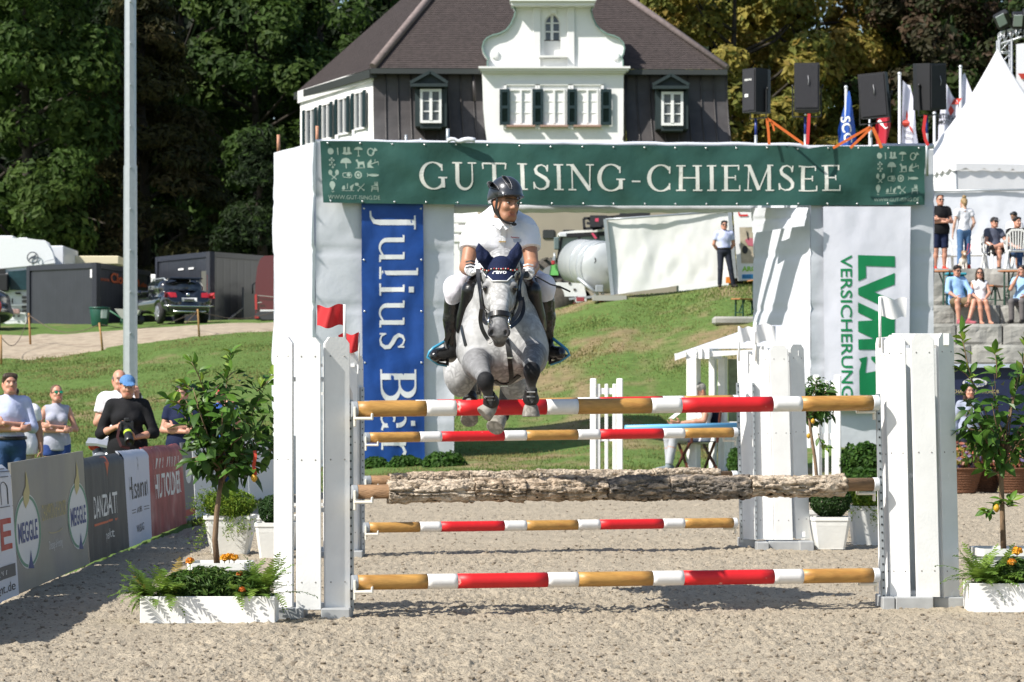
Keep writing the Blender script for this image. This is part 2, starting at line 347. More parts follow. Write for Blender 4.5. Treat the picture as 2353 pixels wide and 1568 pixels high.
# blended solids (people, horse): signed distances on a grid, then a surface net
V3 = lambda p: np.array(p, float)
def crumple(V, c):
 V = V.copy(); V[:, 1] -= (vnoise(V[:, 0] * 8 + V[:, 2] * 5, V[:, 2] * 7 - V[:, 0] * 4, 41) - .5) * .020 + (vnoise(V[:, 0] * 19 + V[:, 2] * 9, V[:, 2] * 14, 42) - .5) * .008; V[:, 0] += (vnoise(V[:, 1] * 9 + V[:, 2] * 6, V[:, 2] * 9, 43) - .5) * .012; return V, c
class Blob:
 def __init__(self, h=0.012): self.p = []; self.h = h; self.cuts = []
 def cap(self, a, b, ra, rb=None, k=0.02, col=None): self.p.append(('c', V3(a), V3(b), ra, ra if rb is None else rb, k, col)); return self
 def cyl(self, a, b, ra, rb=None, k=0.02, col=None): self.p.append(('y', V3(a), V3(b), ra, ra if rb is None else rb, k, col)); return self
 def chain(self, pts, rs, k=0.02, col=None):
  for i in range(len(pts) - 1): self.cap(pts[i], pts[i + 1], rs[i], rs[i + 1], k, col)
  return self
 def ell(self, c, r, M=None, k=0.02, col=None): self.p.append(('e', V3(c), V3(r), M, None, k, col)); return self
 def sub(self, c, r, k=0.006, M=None): self.p.append(('s', V3(c), V3(r), M, None, k, None)); return self
 def cut(self, pt, n): self.cuts.append((V3(pt), V3(n) / np.linalg.norm(n))); return self       # keeps the side against n
 def grown(self, g, h=None):
  b = Blob(h or self.h)
  for q in self.p:
   if q[0] in 'cy': b.p.append((q[0], q[1], q[2], q[3] + g, q[4] + g, q[5], q[6]))
   elif q[0] == 'e': b.p.append((q[0], q[1], q[2] + g, q[3], None, q[5], q[6]))
  return b
 @staticmethod
 def dist(q, P):
  if q[0] in 'cy':
   ba = q[2] - q[1]; L2 = ba @ ba + 1e-12; pa = P - q[1]; t = (pa @ ba) / L2
   tc = np.clip(t, 0, 1); r = q[3] + (q[4] - q[3]) * tc
   if q[0] == 'c': return np.linalg.norm(pa - tc[..., None] * ba, axis=-1) - r
   L = math.sqrt(L2); dr = np.linalg.norm(pa - t[..., None] * ba, axis=-1) - r
   return np.maximum(dr, (np.abs(t - .5) - .5) * L)
  d = P - q[1]
  if q[3] is not None: d = d @ np.array(q[3])       # M's columns are the axes
  k0 = np.linalg.norm(d / q[2], axis=-1); k1 = np.linalg.norm(d / (q[2] ** 2), axis=-1) + 1e-9
  return k0 * (k0 - 1) / k1
 def box(self):
  lo = np.full(3, 1e9); hi = -lo
  for q in self.p:
   if q[0] == 's': continue
   if q[0] in 'cy': pts = [q[1] - q[3], q[1] + q[3], q[2] - q[4], q[2] + q[4]]
   else: m = q[2].max() if q[3] is not None else q[2]; pts = [q[1] - m, q[1] + m]
   for p in pts: lo = np.minimum(lo, p); hi = np.maximum(hi, p)
  return lo, hi
 def field(self):
  h = self.h; lo, hi = self.box(); lo -= 3 * h + .01; hi += 3 * h + .01
  n = np.ceil((hi - lo) / h).astype(int) + 1
  ax = [lo[i] + h * np.arange(n[i]) for i in range(3)]
  D = np.full(tuple(n), 0.3)
  for q in self.p:
   k = q[5]
   if q[0] in 'cy': m0 = np.minimum(q[1] - q[3], q[2] - q[4]); m1 = np.maximum(q[1] + q[3], q[2] + q[4])
   else: m = q[2].max() if q[3] is not None else q[2]; m0 = q[1] - m; m1 = q[1] + m
   pad = k + 4 * h
   i0 = np.maximum(((m0 - pad - lo) / h).astype(int), 0); i1 = np.minimum(((m1 + pad - lo) / h).astype(int) + 2, n)
   if (i1 <= i0).any(): continue
   sl = tuple(slice(a, b) for a, b in zip(i0, i1))
   P = np.stack(np.meshgrid(*[ax[i][i0[i]:i1[i]] for i in range(3)], indexing='ij'), -1)
   d = self.dist(q, P); A = D[sl]
   if q[0] == 's':
    hh = np.maximum(k - np.abs(A + d), 0) / k; D[sl] = np.maximum(A, -d) + hh * hh * k * .25
   else:
    hh = np.maximum(k - np.abs(A - d), 0) / k; D[sl] = np.minimum(A, d) - hh * hh * k * .25
  for (p, nn) in self.cuts:
   G = (ax[0][:, None, None] - p[0]) * nn[0] + (ax[1][None, :, None] - p[1]) * nn[1] + (ax[2][None, None, :] - p[2]) * nn[2]
   D = np.maximum(D, G)
  return D, lo
 def geo(self):
  D, lo = self.field(); h = self.h; ins = D < 0; n = D.shape
  C = [(0, 0, 0), (1, 0, 0), (0, 1, 0), (1, 1, 0), (0, 0, 1), (1, 0, 1), (0, 1, 1), (1, 1, 1)]
  sl = lambda c: tuple(slice(c[i], n[i] - 1 + c[i]) for i in range(3))
  cnt = sum(ins[sl(c)].astype(np.int8) for c in C); act = (cnt > 0) & (cnt < 8)
  idx = np.full(act.shape, -1, np.int64); idx[act] = np.arange(act.sum())
  vals = [D[sl(c)][act] for c in C]; N = int(act.sum()); acc = np.zeros((N, 3)); num = np.zeros(N)
  for i in range(8):
   for j in range(i + 1, 8):
    if sum(a != b for a, b in zip(C[i], C[j])) != 1: continue
    a, b = vals[i], vals[j]; x = (a < 0) != (b < 0); t = np.where(x, a / np.where(x, a - b, 1), 0)
    p = np.array(C[i]) + t[:, None] * (np.array(C[j]) - np.array(C[i])); acc[x] += p[x]; num += x
  V = (np.argwhere(act) + acc / num[:, None]) * h + lo
  Fq = []
  for ax in range(3):
   o1, o2 = (ax + 1) % 3, (ax + 2) % 3
   a = ins[tuple(slice(0, -1) if i == ax else slice(1, -1) for i in range(3))]
   b = ins[tuple(slice(1, None) if i == ax else slice(1, -1) for i in range(3))]
   for flip, msk in ((False, a & ~b), (True, b & ~a)):
    g = np.argwhere(msk)
    if not len(g): continue
    for i in range(3):
     if i != ax: g[:, i] += 1
    def at(d1, d2):
     q = g.copy(); q[:, o1] -= d1; q[:, o2] -= d2; return idx[q[:, 0], q[:, 1], q[:, 2]]
    quad = np.stack([at(1, 1), at(0, 1), at(0, 0), at(1, 0)], 1)
    Fq.append(quad[:, ::-1] if flip else quad)
  return V, np.concatenate(Fq)
 def colors(self, V, base, soft=0.01):
  num = np.zeros((len(V), 3)); den = np.zeros(len(V)); best = np.full(len(V), 1e9); ds = []
  for q in self.p:
   if q[0] == 's': continue
   d = self.dist(q, V); best = np.minimum(best, d); ds.append((d, q[6]))
  for d, c in ds:
   w_ = np.exp(-np.clip(d - best, 0, 1) / soft); num += w_[:, None] * np.array(c if c is not None else base); den += w_
  return num / den[:, None]
 def build(self, name, m, parent=None, base=None, soft=.01, extra=None, fn=None):
  V, Fq = self.geo(); c = self.colors(V, base, soft) if base is not None else None
  if extra:
   for e in extra:
    v2, f2 = e.geo(); f2 = f2 + len(V); c2 = e.colors(v2, base, .004) if base is not None else None
    V = np.concatenate([V, v2]); Fq = np.concatenate([Fq, f2])
    if c is not None: c = np.concatenate([c, c2])
  if fn is not None: V, c = fn(V, c)
  return link(name, np_mesh(name, V, Fq, m, True, c), parent)
def axes(z, x=(1, 0, 0)):
 z = V3(z); z /= np.linalg.norm(z); x = V3(x); x = x - z * (x @ z); x /= np.linalg.norm(x); return np.stack([x, np.cross(z, x), z], 1)
# people
SK = {'tan': (.40, .21, .13), 'pale': (.52, .32, .24), 'red': (.50, .25, .17), 'brown': (.33, .17, .10)}
HAIR = {}
def hairmat(n, c):
 return mat('hair_' + n, c, .5, var=.35, vscale=40, bump=.6, bscale=90, stretch=(1, 1, .25))
def fabric(n, c, var=.06, rough=.85, **k):
 return mat('cloth_' + n, c, rough, var=var, vscale=5, bump=.55, bscale=11, spec=.2, **k)
STAND = dict(pel=(0, 0, .93), che=(0, -.01, 1.27), nek=(0, .02, 1.46), hed=(0, -.015, 1.60),
   shl=(.175, .01, 1.40), shr=(-.175, .01, 1.40), ell=(.24, .03, 1.12), elr=(-.24, .03, 1.12), wrl=(.26, -.04, .88), wrr=(-.26, -.04, .88),
   hpl=(.09, 0, .90), hpr=(-.09, 0, .90), knl=(.10, -.02, .49), knr=(-.10, -.02, .49), anl=(.11, .03, .08), anr=(-.11, .03, .08),
   tol=(.13, -.15, .035), tor=(-.13, -.15, .035), look=(0, -1, 0), fl=None, fr=None)
def hand(b, wr, d, palm, side, col, s=1.0, curl=.5, k=.006):
 d = V3(d) / np.linalg.norm(d); p = V3(palm); p = p - d * (p @ d); p /= np.linalg.norm(p); x = np.cross(d, p) * side
 wr = V3(wr); b.ell(wr + d * .05 * s, (.042 * s, .019 * s, .052 * s), axes(d, x), k=.012, col=col)
 for i, (o, L) in enumerate(((.030, .078), (.010, .086), (-.011, .080), (-.030, .062))):
  q0 = wr + d * .085 * s + x * o * s; a = curl; q = [q0]
  for j, f in enumerate((.45, .32, .23)):
   ang = a * (j + .6); q.append(q[-1] + (d * math.cos(ang) + p * math.sin(ang)) * L * f * s)
  b.chain(q, [.0095 * s, .009 * s, .008 * s, .007 * s], k=k, col=col)
 t0 = wr + d * .03 * s + x * .034 * s + p * .008
 t1 = t0 + (d * .55 + x * .62 + p * .35) * .042 * s; t2 = t1 + (d * .8 + x * .1 + p * (.3 + .5 * curl)) * .036 * s
 b.chain([t0, t1, t2], [.014 * s, .011 * s, .009 * s], k=.009, col=col)
def head_blob(c, look, skin, hairc, h=.008, beard=None, mouth_open=False, nk=None, tilt=0.0):
 lk = V3(look); lk /= np.linalg.norm(lk); up = V3((tilt, 0, 1)); x = np.cross(-lk, up); x /= np.linalg.norm(x); u = np.cross(x, -lk)
 M = np.stack([x, -lk, u], 1)       # local: x = figure's left, -y = forward, z = up
 T = lambda p: V3(c) + M @ V3(p)
 b = Blob(h); lip = tuple(np.array(skin) * np.array((1.0, .60, .60)))
 b.ell(T((0, .012, .035)), (.074, .094, .088), M, k=.02)
 b.ell(T((0, -.035, -.03)), (.060, .060, .078), M, k=.03)
 b.cap(T((-.022, -.062, -.090)), T((.022, -.062, -.090)), .026, .026, k=.03)
 for sx in (-1, 1):
  b.cap(T((sx * .056, .008, -.045)), T((sx * .026, -.055, -.085)), .022, .022, k=.03)
  b.ell(T((sx * .040, -.066, -.022)), (.022, .020, .020), M, k=.02)
  b.ell(T((sx * .078, .016, -.008)), (.009, .020, .032), M, k=.008, col=tuple(np.array(skin) * np.array((1.05, .85, .82))))
  b.cap(T((sx * .014, -.087, .030)), T((sx * .048, -.076, .032)), .0085, .0075, k=.012, col=tuple(np.array(hairc) * .5 + np.array(skin) * .25))
 b.cap(T((0, -.088, .018)), T((0, -.108, -.018)), .009, .0135, k=.012)
 for sx in (-1, 1): b.ell(T((sx * .012, -.099, -.023)), (.008, .010, .008), M, k=.006)
 for sx in (-1, 1): b.sub(T((sx * .032, -.102, .010)), (.018, .015, .009), k=.014, M=M)
 dz = .010 if mouth_open else .005
 b.cap(T((-.018, -.088, -.058 + dz * .7)), T((.018, -.088, -.058 + dz * .7)), .0065, k=.006, col=lip)
 b.cap(T((-.015, -.087, -.061 - dz)), T((.015, -.087, -.061 - dz)), .0075, k=.006, col=lip)
 if mouth_open: b.sub(T((0, -.098, -.059)), (.015, .014, .006), k=.004, M=M)
 if nk is not None: b.cap(T((0, .022, -.05)), nk, .056, .060, k=.03)
 return b, T, M
def eyes(T, M, root, lookx=0.0):
 for sx in (-1, 1):
  m = MB(); Mm = Matrix([list(r_) for r_ in M])
  m.ell(T((sx * .032, -.083, .010)), (.0125, .0075, .0062), 10, 0, Mm); m.ell(T((sx * .032 + lookx, -.0890, .010)), (.0056, .0040, .0056), 8, 1, Mm)
  m.build('eye', [mat('eye_white', (.42, .38, .35), .3), mat('iris', (.03, .02, .015), .15)], root)
def hair(T, M, root, kind, hc, name='brown'):
 m = hairmat(name, hc); b = Blob(.008)
 if kind == 'short' or kind == 'receding' or kind == 'grey_short':
  b.ell(T((0, .022, .043)), (.082, .095, .090), M, k=.02); b.cap(T((-.05, -.03, .085)), T((.05, -.03, .085)), .035, k=.03)
  b.cut(T((0, -.055 if kind != 'receding' else .0, .045)), M @ V3((0, -1, -.55))); b.cut(T((0, .03, -.055)), M @ V3((0, -.45, -1)))
 elif kind == 'long':
  b.ell(T((0, .020, .043)), (.086, .098, .092), M, k=.02)
  for sx in (-1, 1): b.cap(T((sx * .070, .01, .0)), T((sx * .085, -.01, -.21)), .034, .026, k=.03)
  b.cap(T((0, .07, 0)), T((0, .07, -.2)), .07, .05, k=.03); b.cut(T((0, -.055, .045)), M @ V3((0, -1, -.1)))
 elif kind == 'tied':
  b.ell(T((0, .022, .043)), (.080, .094, .088), M, k=.02); b.ell(T((0, .11, .06)), (.032, .035, .035), M, k=.02)
  b.cut(T((0, -.045, .060)), M @ V3((0, -1, -.75)))
 elif kind == 'bun':
  b.ell(T((0, .022, .043)), (.082, .095, .090), M, k=.02); b.ell(T((.01, .05, .145)), (.052, .045, .042), M, k=.02); b.cap(T((0, .08, 0)), T((0, .06, -.06)), .055, .035, k=.02)
  b.cut(T((0, -.045, .060)), M @ V3((0, -1, -.75)))
 elif kind == 'bald':
  b.ell(T((0, .026, .015)), (.083, .092, .075), M, k=.02); b.cut(T((0, -.01, .0)), M @ V3((0, -1, -.2))); b.cut(T((0, 0, .060)), M @ V3((0, -.5, 1))); b.cut(T((0, .03, -.06)), M @ V3((0, -.45, -1)))
 b.build('hair', m, root)
def sunglasses(T, M, root, col=(.008, .008, .01), frame=(.02, .02, .02)):
 m = MB(); Mm = Matrix([list(r_) for r_ in M])
 for sx in (-1, 1):
  m.ell(T((sx * .033, -.096, .010)), (.027, .007, .019), 10, 0, Mm); m.beam(T((sx * .058, -.088, .016)), T((sx * .082, .01, .012)), .004, .005, mi=1)
 m.beam(T((-.012, -.100, .016)), T((.012, -.100, .016)), .004, .005, mi=1)
 m.build('sunglasses', [mat('lens_%d' % int(col[1] * 1000), col, .08, spec=1.0, metal=.6 if col[1] > .1 else 0), mat('spectacle_frame', frame, .4)], root)
def cap_hat(T, M, root, m, brim=True):
 b = Blob(.008); b.ell(T((0, .012, .050)), (.088, .104, .086), M, k=.01); b.cut(T((0, 0, .046)), M @ V3((0, .06, -1)))
 if brim: b.ell(T((0, -.115, .050)), (.070, .075, .010), axes(M @ V3((0, -.25, 1)), M @ V3((1, 0, 0))), k=.015)
 b.build('cap', m, root)
def person(name, loc, rz, label, pose, skin='tan', hairk='short', hairc=(.03, .018, .01), hname='brown', top=None, sleeve=.55, bottom=None, leg=1.0, shoes=None,
  female=False, big=1.0, group=None, glasses=None, hat=None, fat=1.0, h=.014, legs=True, mouth=False, tank=False, hands=True, hem=None, scale=1.0, gap=None, belt=None, eye=True):
 J = dict(STAND); J.update(pose)
 root = thing(name, loc, label, 'person', group, rz); root.scale = (scale,) * 3
 sk = SK[skin]; j = {k: (V3(v) if v is not None and not isinstance(v, (int, float)) else v) for k, v in J.items()}
 b = Blob(h); up = (j['che'] - j['pel']); up /= np.linalg.norm(up); sx = j['shl'] - j['shr']; sx /= np.linalg.norm(sx)
 T0 = Blob(h)                                      # torso solids, shared by body and shirt
 wf = fat * (.92 if female else 1.0); A = axes(up, sx)
 T0.ell(j['pel'] + up * .02, (.160 * (1.04 if female else wf), .115 * wf, .13), A, k=.05)
 T0.ell(j['pel'] * .55 + j['che'] * .45, (.138 * wf * (.93 if female else 1), .105 * wf, .15), A, k=.06)
 T0.ell(j['che'], (.158 * wf, .112 * wf, .17), A, k=.06)
 if female:
  f = np.cross(sx, up)
  for s in (-1, 1): T0.ell(j['che'] + sx * s * .072 + f * .075, (.062, .055, .06), None, k=.03)
 T0.cap(j['shr'] * .9 + j['shl'] * .1 + up * .0, j['shl'] * .9 + j['shr'] * .1, .062 * wf, k=.05)
 T0.cap((j['shr'] + j['shl']) / 2 + up * .03, j['nek'], .075, .06, k=.04)
 for q in T0.p: b.p.append(q)
 hb, T, M = head_blob(j['hed'], j['look'], sk, hairc, h=min(h, .0085), nk=j['nek'] * .7 + (j['shl'] + j['shr']) * .15, mouth_open=mouth)
 arms = []
 for s, a in (('l', 1), ('r', -1)):
  sh, el, wr = j['sh' + s], j['el' + s], j['wr' + s]; ar = (.85 if female else 1.0) * (.5 + .5 * fat)
  b.cap(sh, el, .052 * ar, .041 * ar, k=.03); b.cap(el, el * .6 + wr * .4, .042 * ar, .041 * ar, k=.02); b.cap(el * .6 + wr * .4, wr, .041 * ar, .027 * ar, k=.02)
  d = j['f' + s] if j['f' + s] is not None else wr - el
  if hands:
   hbb = Blob(.0055); hbb.cap(wr - (wr - el) * .1, wr, .029 * ar, .026 * ar, k=.01)
   hand(hbb, wr, d, j.get('p' + s, (-a * 1.0, .2, 0)), -a, None, .92 if female else 1.0, j.get('curl', .35)); arms.append(hbb)
 if legs:
  for s, a in (('l', 1), ('r', -1)):
   hp, kn, an, to = j['hp' + s], j['kn' + s], j['an' + s], j['to' + s]; lr = (.97 if female else 1.0) * (.4 + .6 * fat)
   b.cap(hp, kn, .083 * lr, .056 * lr, k=.04); b.cap(kn, kn * .65 + an * .35, .055 * lr, .056 * lr, k=.03); b.cap(kn * .65 + an * .35, an, .056 * lr, .036, k=.03)
   b.cap(an + V3((0, .02, -.02)), to, .036, .028, k=.03)
 b.build('body', SKIN, root, base=sk, extra=[hb] + arms)
 if eye and glasses is None: eyes(T, M, root)
 if hairk: hair(T, M, root, hairk, hairc, hname)
 if top is not None:
  t = T0.grown(.012); t.p = t.p[:-1] + [('c', t.p[-1][1], j['nek'] - up * .035, .078, .068, .03, None)]
  if not tank:
   for s in 'lr':
    sh, el, wr = j['sh' + s], j['el' + s], j['wr' + s]
    if sleeve <= 1: t.cyl(sh, sh + (el - sh) * sleeve, .067 * wf, .063 * wf, k=.03); t.cap(sh, sh + (el - sh) * sleeve * .6, .066 * wf, .06 * wf, k=.03)
    else:
     t.cap(sh, el, .066 * wf, .056 * wf, k=.03); t.cyl(el, el + (wr - el) * (sleeve - 1), .057, .048, k=.02); t.cap(el, el + (wr - el) * (sleeve - 1) * .5, .056, .05, k=.02)
  hem = (.082 if belt is not None else -.09) if hem is None else hem; hp = j['pel'] + up * hem; t.cut(hp, -up)
  if hem < 0: t.ell(j['pel'], (.208 * wf, .142 * wf, .30), A, k=.04)
  t.build('shirt', top, root, fn=crumple)
  if not tank:
   c = Blob(.007); nk = j['nek'] - up * .03; c.cyl(nk - up * .02, nk + up * .022, .072, .064, k=.01); c.sub(nk + up * .01, (.058, .058, .08), k=.004); c.build('collar', top, root)
 if bottom is not None and legs:
  t = Blob(h); t.ell(j['pel'] + up * .02, (.168 * (1.05 if female else wf), .124 * wf, .13), A, k=.05)
  for s in 'lr':
   hp, kn, an = j['hp' + s], j['kn' + s], j['an' + s]; lr = (.97 if female else 1.0)
   if leg <= .5: t.cyl(hp, hp + (kn - hp) * leg * 2, .098 * lr, .090 * lr, k=.03); t.cap(hp, hp + (kn - hp) * leg, .096 * lr, .088 * lr, k=.04)
   else: t.cap(hp, kn, .094 * lr, .070 * lr, k=.04); t.cyl(kn, kn + (an - kn) * (leg - .5) * 2, .070 * lr, .058 * lr, k=.03)
  t.cut(j['pel'] + up * .10, up); t.build('trousers' if leg > .5 else 'shorts', bottom, root)
  if belt is not None:
   q = Blob(.009); q.ell(j['pel'] + up * .03, (.186 * (1.05 if female else wf), .138 * wf, .24), A, k=.05); q.cut(j['pel'] + up * .100, up); q.cut(j['pel'] + up * .062, -up); q.build('belt', belt, root)
 if shoes is not None and legs:
  for s in 'lr':
   an, to = j['an' + s], j['to' + s]; q = Blob(.011); f = to - an; f[2] = 0; f /= (np.linalg.norm(f) + 1e-9)
   q.cap(an + V3((0, 0, -.03)) - f * .03, to, .046, .038, k=.03); q.cap(an, an + V3((0, 0, .02)), .048, .046, k=.02); q.build('shoe', shoes, root)
 if glasses is not None: sunglasses(T, M, root, glasses)
 if hat is not None: cap_hat(T, M, root, hat)
 return root, T, M, j
SIT = dict(pel=(0, .05, .52), che=(0, .10, .86), nek=(0, .10, 1.05), hed=(0, .06, 1.19), shl=(.175, .10, .99), shr=(-.175, .10, .99),
  ell=(.24, .02, .72), elr=(-.24, .02, .72), wrl=(.14, -.22, .62), wrr=(-.14, -.22, .62), hpl=(.09, .03, .50), hpr=(-.09, .03, .50),
  knl=(.12, -.40, .50), knr=(-.12, -.40, .50), anl=(.12, -.38, .09), anr=(-.12, -.38, .09), tol=(.13, -.55, .035), tor=(-.13, -.55, .035))
# noise on arrays
def _hash(ix, iy, s):
 h = (ix.astype(np.int64) * 374761393 + iy.astype(np.int64) * 668265263 + s * 1442695041) & 0x7fffffff
 h = ((h ^ (h >> 13)) * 1274126177) & 0x7fffffff
 return ((h ^ (h >> 16)) & 0xffff) / 65535.0
def vnoise(x, y, s=0):
 ix = np.floor(x); iy = np.floor(y); fx = x - ix; fy = y - iy; fx = fx * fx * (3 - 2 * fx); fy = fy * fy * (3 - 2 * fy)
 a = _hash(ix, iy, s); b = _hash(ix + 1, iy, s); c = _hash(ix, iy + 1, s); d = _hash(ix + 1, iy + 1, s)
 return (a * (1 - fx) + b * fx) * (1 - fy) + (c * (1 - fx) + d * fx) * fy
def n1(x, y, s=0): return float(vnoise(np.array([x], float), np.array([y], float), s)[0]) - .5
# terrain
PROF = {
 -1200: ([0, 40, 60, 75, 88, 98, 112, 130, 600], [-.02, .0, .6, 1.6, 2.6, 3.6, 4.5, 4.8, 9]),
 0: ([0, 42, 60, 75, 88, 98, 112, 130, 600], [-.02, .0, .75, 1.75, 2.78, 3.80, 4.6, 4.9, 9]),
 640: ([0, 45, 57, 62, 75, 92, 99, 112, 130, 600], [-.02, .03, .32, .8, 2.2, 3.76, 4.25, 4.75, 5, 9]),
 1176: ([0, 47.2, 49, 56, 62, 70, 84, 100, 130, 600], [-.02, .02, .28, .5, 1.3, 2.6, 4.3, 4.5, 5, 9]),
 1450: ([0, 47.2, 49, 56, 62, 70, 80, 100, 130, 600], [-.02, .02, .3, .65, 1.6, 3.0, 4.46, 4.7, 5, 9]),
 1700: ([0, 47.2, 49, 57.5, 63, 70, 78, 100, 130, 600], [-.02, .02, .28, .5, 1.9, 3.4, 4.65, 4.8, 5, 9]),
 1900: ([0, 47.2, 49, 61, 63, 65, 67.5, 130, 600], [-.02, .02, .25, .9, 2.0, 3.2, 4.6, 5.2, 9]),
 2145: ([0, 47.2, 50, 61, 63, 67.2, 69, 130, 600], [-.02, .02, .15, .3, .7, 1.8, 4.3, 5.2, 9]),
 3600: ([0, 47.2, 50, 61, 63, 67.2, 69, 130, 600], [-.02, .02, .15, .3, .7, 1.8, 4.3, 5.2, 9]),
}
PK = sorted(PROF)
def terr(X, Y):
 q = CX + F * X / np.maximum(Y, 1.0); z = np.zeros_like(q); zs = [np.interp(Y, *PROF[k]) for k in PK]
 i = np.clip(np.searchsorted(PK, q) - 1, 0, len(PK) - 2); ka = np.array(PK)
 t = np.clip((q - ka[i]) / (ka[i + 1] - ka[i]), 0, 1); t = t * t * (3 - 2 * t); Z = np.stack(zs)
 r = np.arange(q.size); z = Z.reshape(len(PK), -1)[i.ravel(), r] * (1 - t.ravel()) + Z.reshape(len(PK), -1)[i.ravel() + 1, r] * t.ravel()
 return z.reshape(q.shape)
def tz(X, Y): return float(terr(np.array([X], float), np.array([Y], float))[0])
def grid_faces(nu, nv):
 i = np.arange(nu - 1)[None, :]; j = np.arange(nv - 1)[:, None]; a = j * nu + i
 return np.stack([a, a + 1, a + nu + 1, a + nu], -1).reshape(-1, 4)
ARENA = lambda X, Y: (X > -3.62 - .0 * Y) & (X < 11.5) & (Y < 47.4)
m = MB(); m.add([(-1500, -1500, -.6), (1500, -1500, -.6), (1500, 1500, -.6), (-1500, 1500, -.6)], [(0, 1, 2, 3)])
tag(m.build('ground', mat('soil', (.10, .12, .05), .9)), kind='structure')
GRASS = mat('lawn_grass', (.105, .150, .040), .95, var=.22, vscale=2.2, bump=.8, bscale=14, attr=True, spec=.1)
ts = np.concatenate([np.linspace(-.95, -.21, 40), np.linspace(-.205, .205, 420), np.linspace(.21, .95, 40)]); ys = np.concatenate([np.linspace(4, 44, 30), np.linspace(44.6, 130, 190), np.linspace(133, 600, 30)])
YY, TT = np.meshgrid(ys, ts, indexing='ij'); XX = TT * YY
ZZ = terr(XX, YY) + np.where(YY > 46, (vnoise(XX * .5, YY * .35, 3) - .5) * .05 + (vnoise(XX * 3, YY * 3, 4) - .5) * .03, 0) * np.clip((YY - 46) / 6, 0, 1)
ZZ = np.where(ARENA(XX, YY), -.25, ZZ); ZZ = np.where((YY <= 47.4) & ~ARENA(XX, YY), ZZ - .01, ZZ)
_q = CX + F * TT; dn = .45 * vnoise(XX * .45, YY * .3, 61) + .35 * vnoise(XX * 1.3, YY * .8, 62) + .25 * vnoise(XX * 4, YY * 2, 63); dn = np.clip((dn - np.where(_q > 1000, .52, .69)) * 5, 0, 1)[..., None]
GC_ = np.array([.098, .156, .040]) * (1 - dn) + np.array([.225, .175, .095]) * dn
tag(link('grass_bank', np_mesh('grass_bank', np.stack([XX, YY, ZZ], -1).reshape(-1, 3), grid_faces(len(ts), len(ys)), GRASS, True, GC_.reshape(-1, 3))), kind='structure')
SAND = mat('riding_sand', (.395, .338, .255), .95, var=.10, vscale=1.1, bump=1.0, bscale=70, spec=.15, col2=(.20, .168, .125), thr=(.585, .67), detail=8)  # second colour: dark specks paint the shade of small holes into the sand
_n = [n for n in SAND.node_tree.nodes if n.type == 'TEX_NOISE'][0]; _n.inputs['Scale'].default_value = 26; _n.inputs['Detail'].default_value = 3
ts = np.linspace(-.215, .24, 760); ys = [12.5]
while ys[-1] < 47.6: ys.append(ys[-1] * 1.0019 + .0035)
ys = np.array(ys); YY, TT = np.meshgrid(ys, ts, indexing='ij'); XX = TT * YY
XX = np.maximum(XX, -3.66)
def sand_h(X, Y):
 wx = X + .09 * (vnoise(X * 2.4, Y * 1.6, 21) - .5); wy = Y + .13 * (vnoise(X * 2.1, Y * 1.7, 22) - .5)
 big = (vnoise(wx * 1.3, wy * 1.0, 1) - .5) * .020 + (vnoise(wx * 5, wy * 3.2, 2) - .5) * .010
 c = vnoise(wx * 16, wy * 8, 5); d = vnoise(wx * 36 + 7, wy * 20, 6); e = vnoise(wx * 75, wy * 44, 8)
 clod = np.maximum(c - .62, 0) * .030 + np.maximum(d - .58, 0) * .030 - np.maximum(.26 - d, 0) * .06 - np.maximum(.16 - c, 0) * .10 + (e - .5) * .013
 return big + clod * (.5 + vnoise(X * .9, Y * .5, 9))
ZZ = sand_h(XX, YY); rh = np.random.RandomState(8)
for i in range(150):      # hoof prints
 y_ = 13.5 + 15 * rh.rand() ** 1.4; x_ = (rh.rand() * .38 - .19) * y_; j0, j1 = np.searchsorted(ys, [y_ - .25, y_ + .25]); sl = slice(j0, j1); r_ = np.hypot(XX[sl] - x_, (YY[sl] - y_) * .9); ZZ[sl] += -.022 * np.exp(-(r_ / .055) ** 2) + .010 * np.exp(-((r_ - .095) / .03) ** 2)
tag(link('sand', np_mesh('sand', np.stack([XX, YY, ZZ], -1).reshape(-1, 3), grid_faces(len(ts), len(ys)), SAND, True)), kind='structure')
rs = np.random.RandomState(3); nC = 13000; q = rs.rand(nC); Yc = 13.5 * (46 / 13.5) ** (q ** 1.25); Xc = (rs.rand(nC) * .42 - .205) * Yc
ok = Xc > -3.5; Xc = Xc[ok]; Yc = Yc[ok]; nC = len(Xc)
ico = np.array([(0, 0, 1), (.89, 0, .45), (.28, .85, .45), (-.72, .53, .45), (-.72, -.53, .45), (.28, -.85, .45), (.72, .53, -.45), (-.28, .85, -.45), (-.89, 0, -.45), (-.28, -.85, -.45), (.72, -.53, -.45), (0, 0, -1)])
icf = np.array([(0, 1, 2), (0, 2, 3), (0, 3, 4), (0, 4, 5), (0, 5, 1), (1, 6, 2), (2, 7, 3), (3, 8, 4), (4, 9, 5), (5, 10, 1), (6, 7, 2), (7, 8, 3), (8, 9, 4), (9, 10, 5), (10, 6, 1), (6, 11, 7), (7, 11, 8), (8, 11, 9), (9, 11, 10), (10, 11, 6)])
sz = (.004 + .010 * rs.rand(nC) ** 3)[:, None] * np.array([1.5, 1.2, .8]) * (.7 + .6 * rs.rand(nC, 3))
Vc = ico[None] * (1 + .5 * (rs.rand(nC, 12, 1) - .5)) * sz[:, None, :]; an = rs.rand(nC) * 6.28
ca, sa = np.cos(an)[:, None], np.sin(an)[:, None]; Vc = np.stack([Vc[..., 0] * ca - Vc[..., 1] * sa, Vc[..., 0] * sa + Vc[..., 1] * ca, Vc[..., 2]], -1)
Vc += np.stack([Xc, Yc, sand_h(Xc, Yc) + sz[:, 2] * .35], -1)[:, None, :]
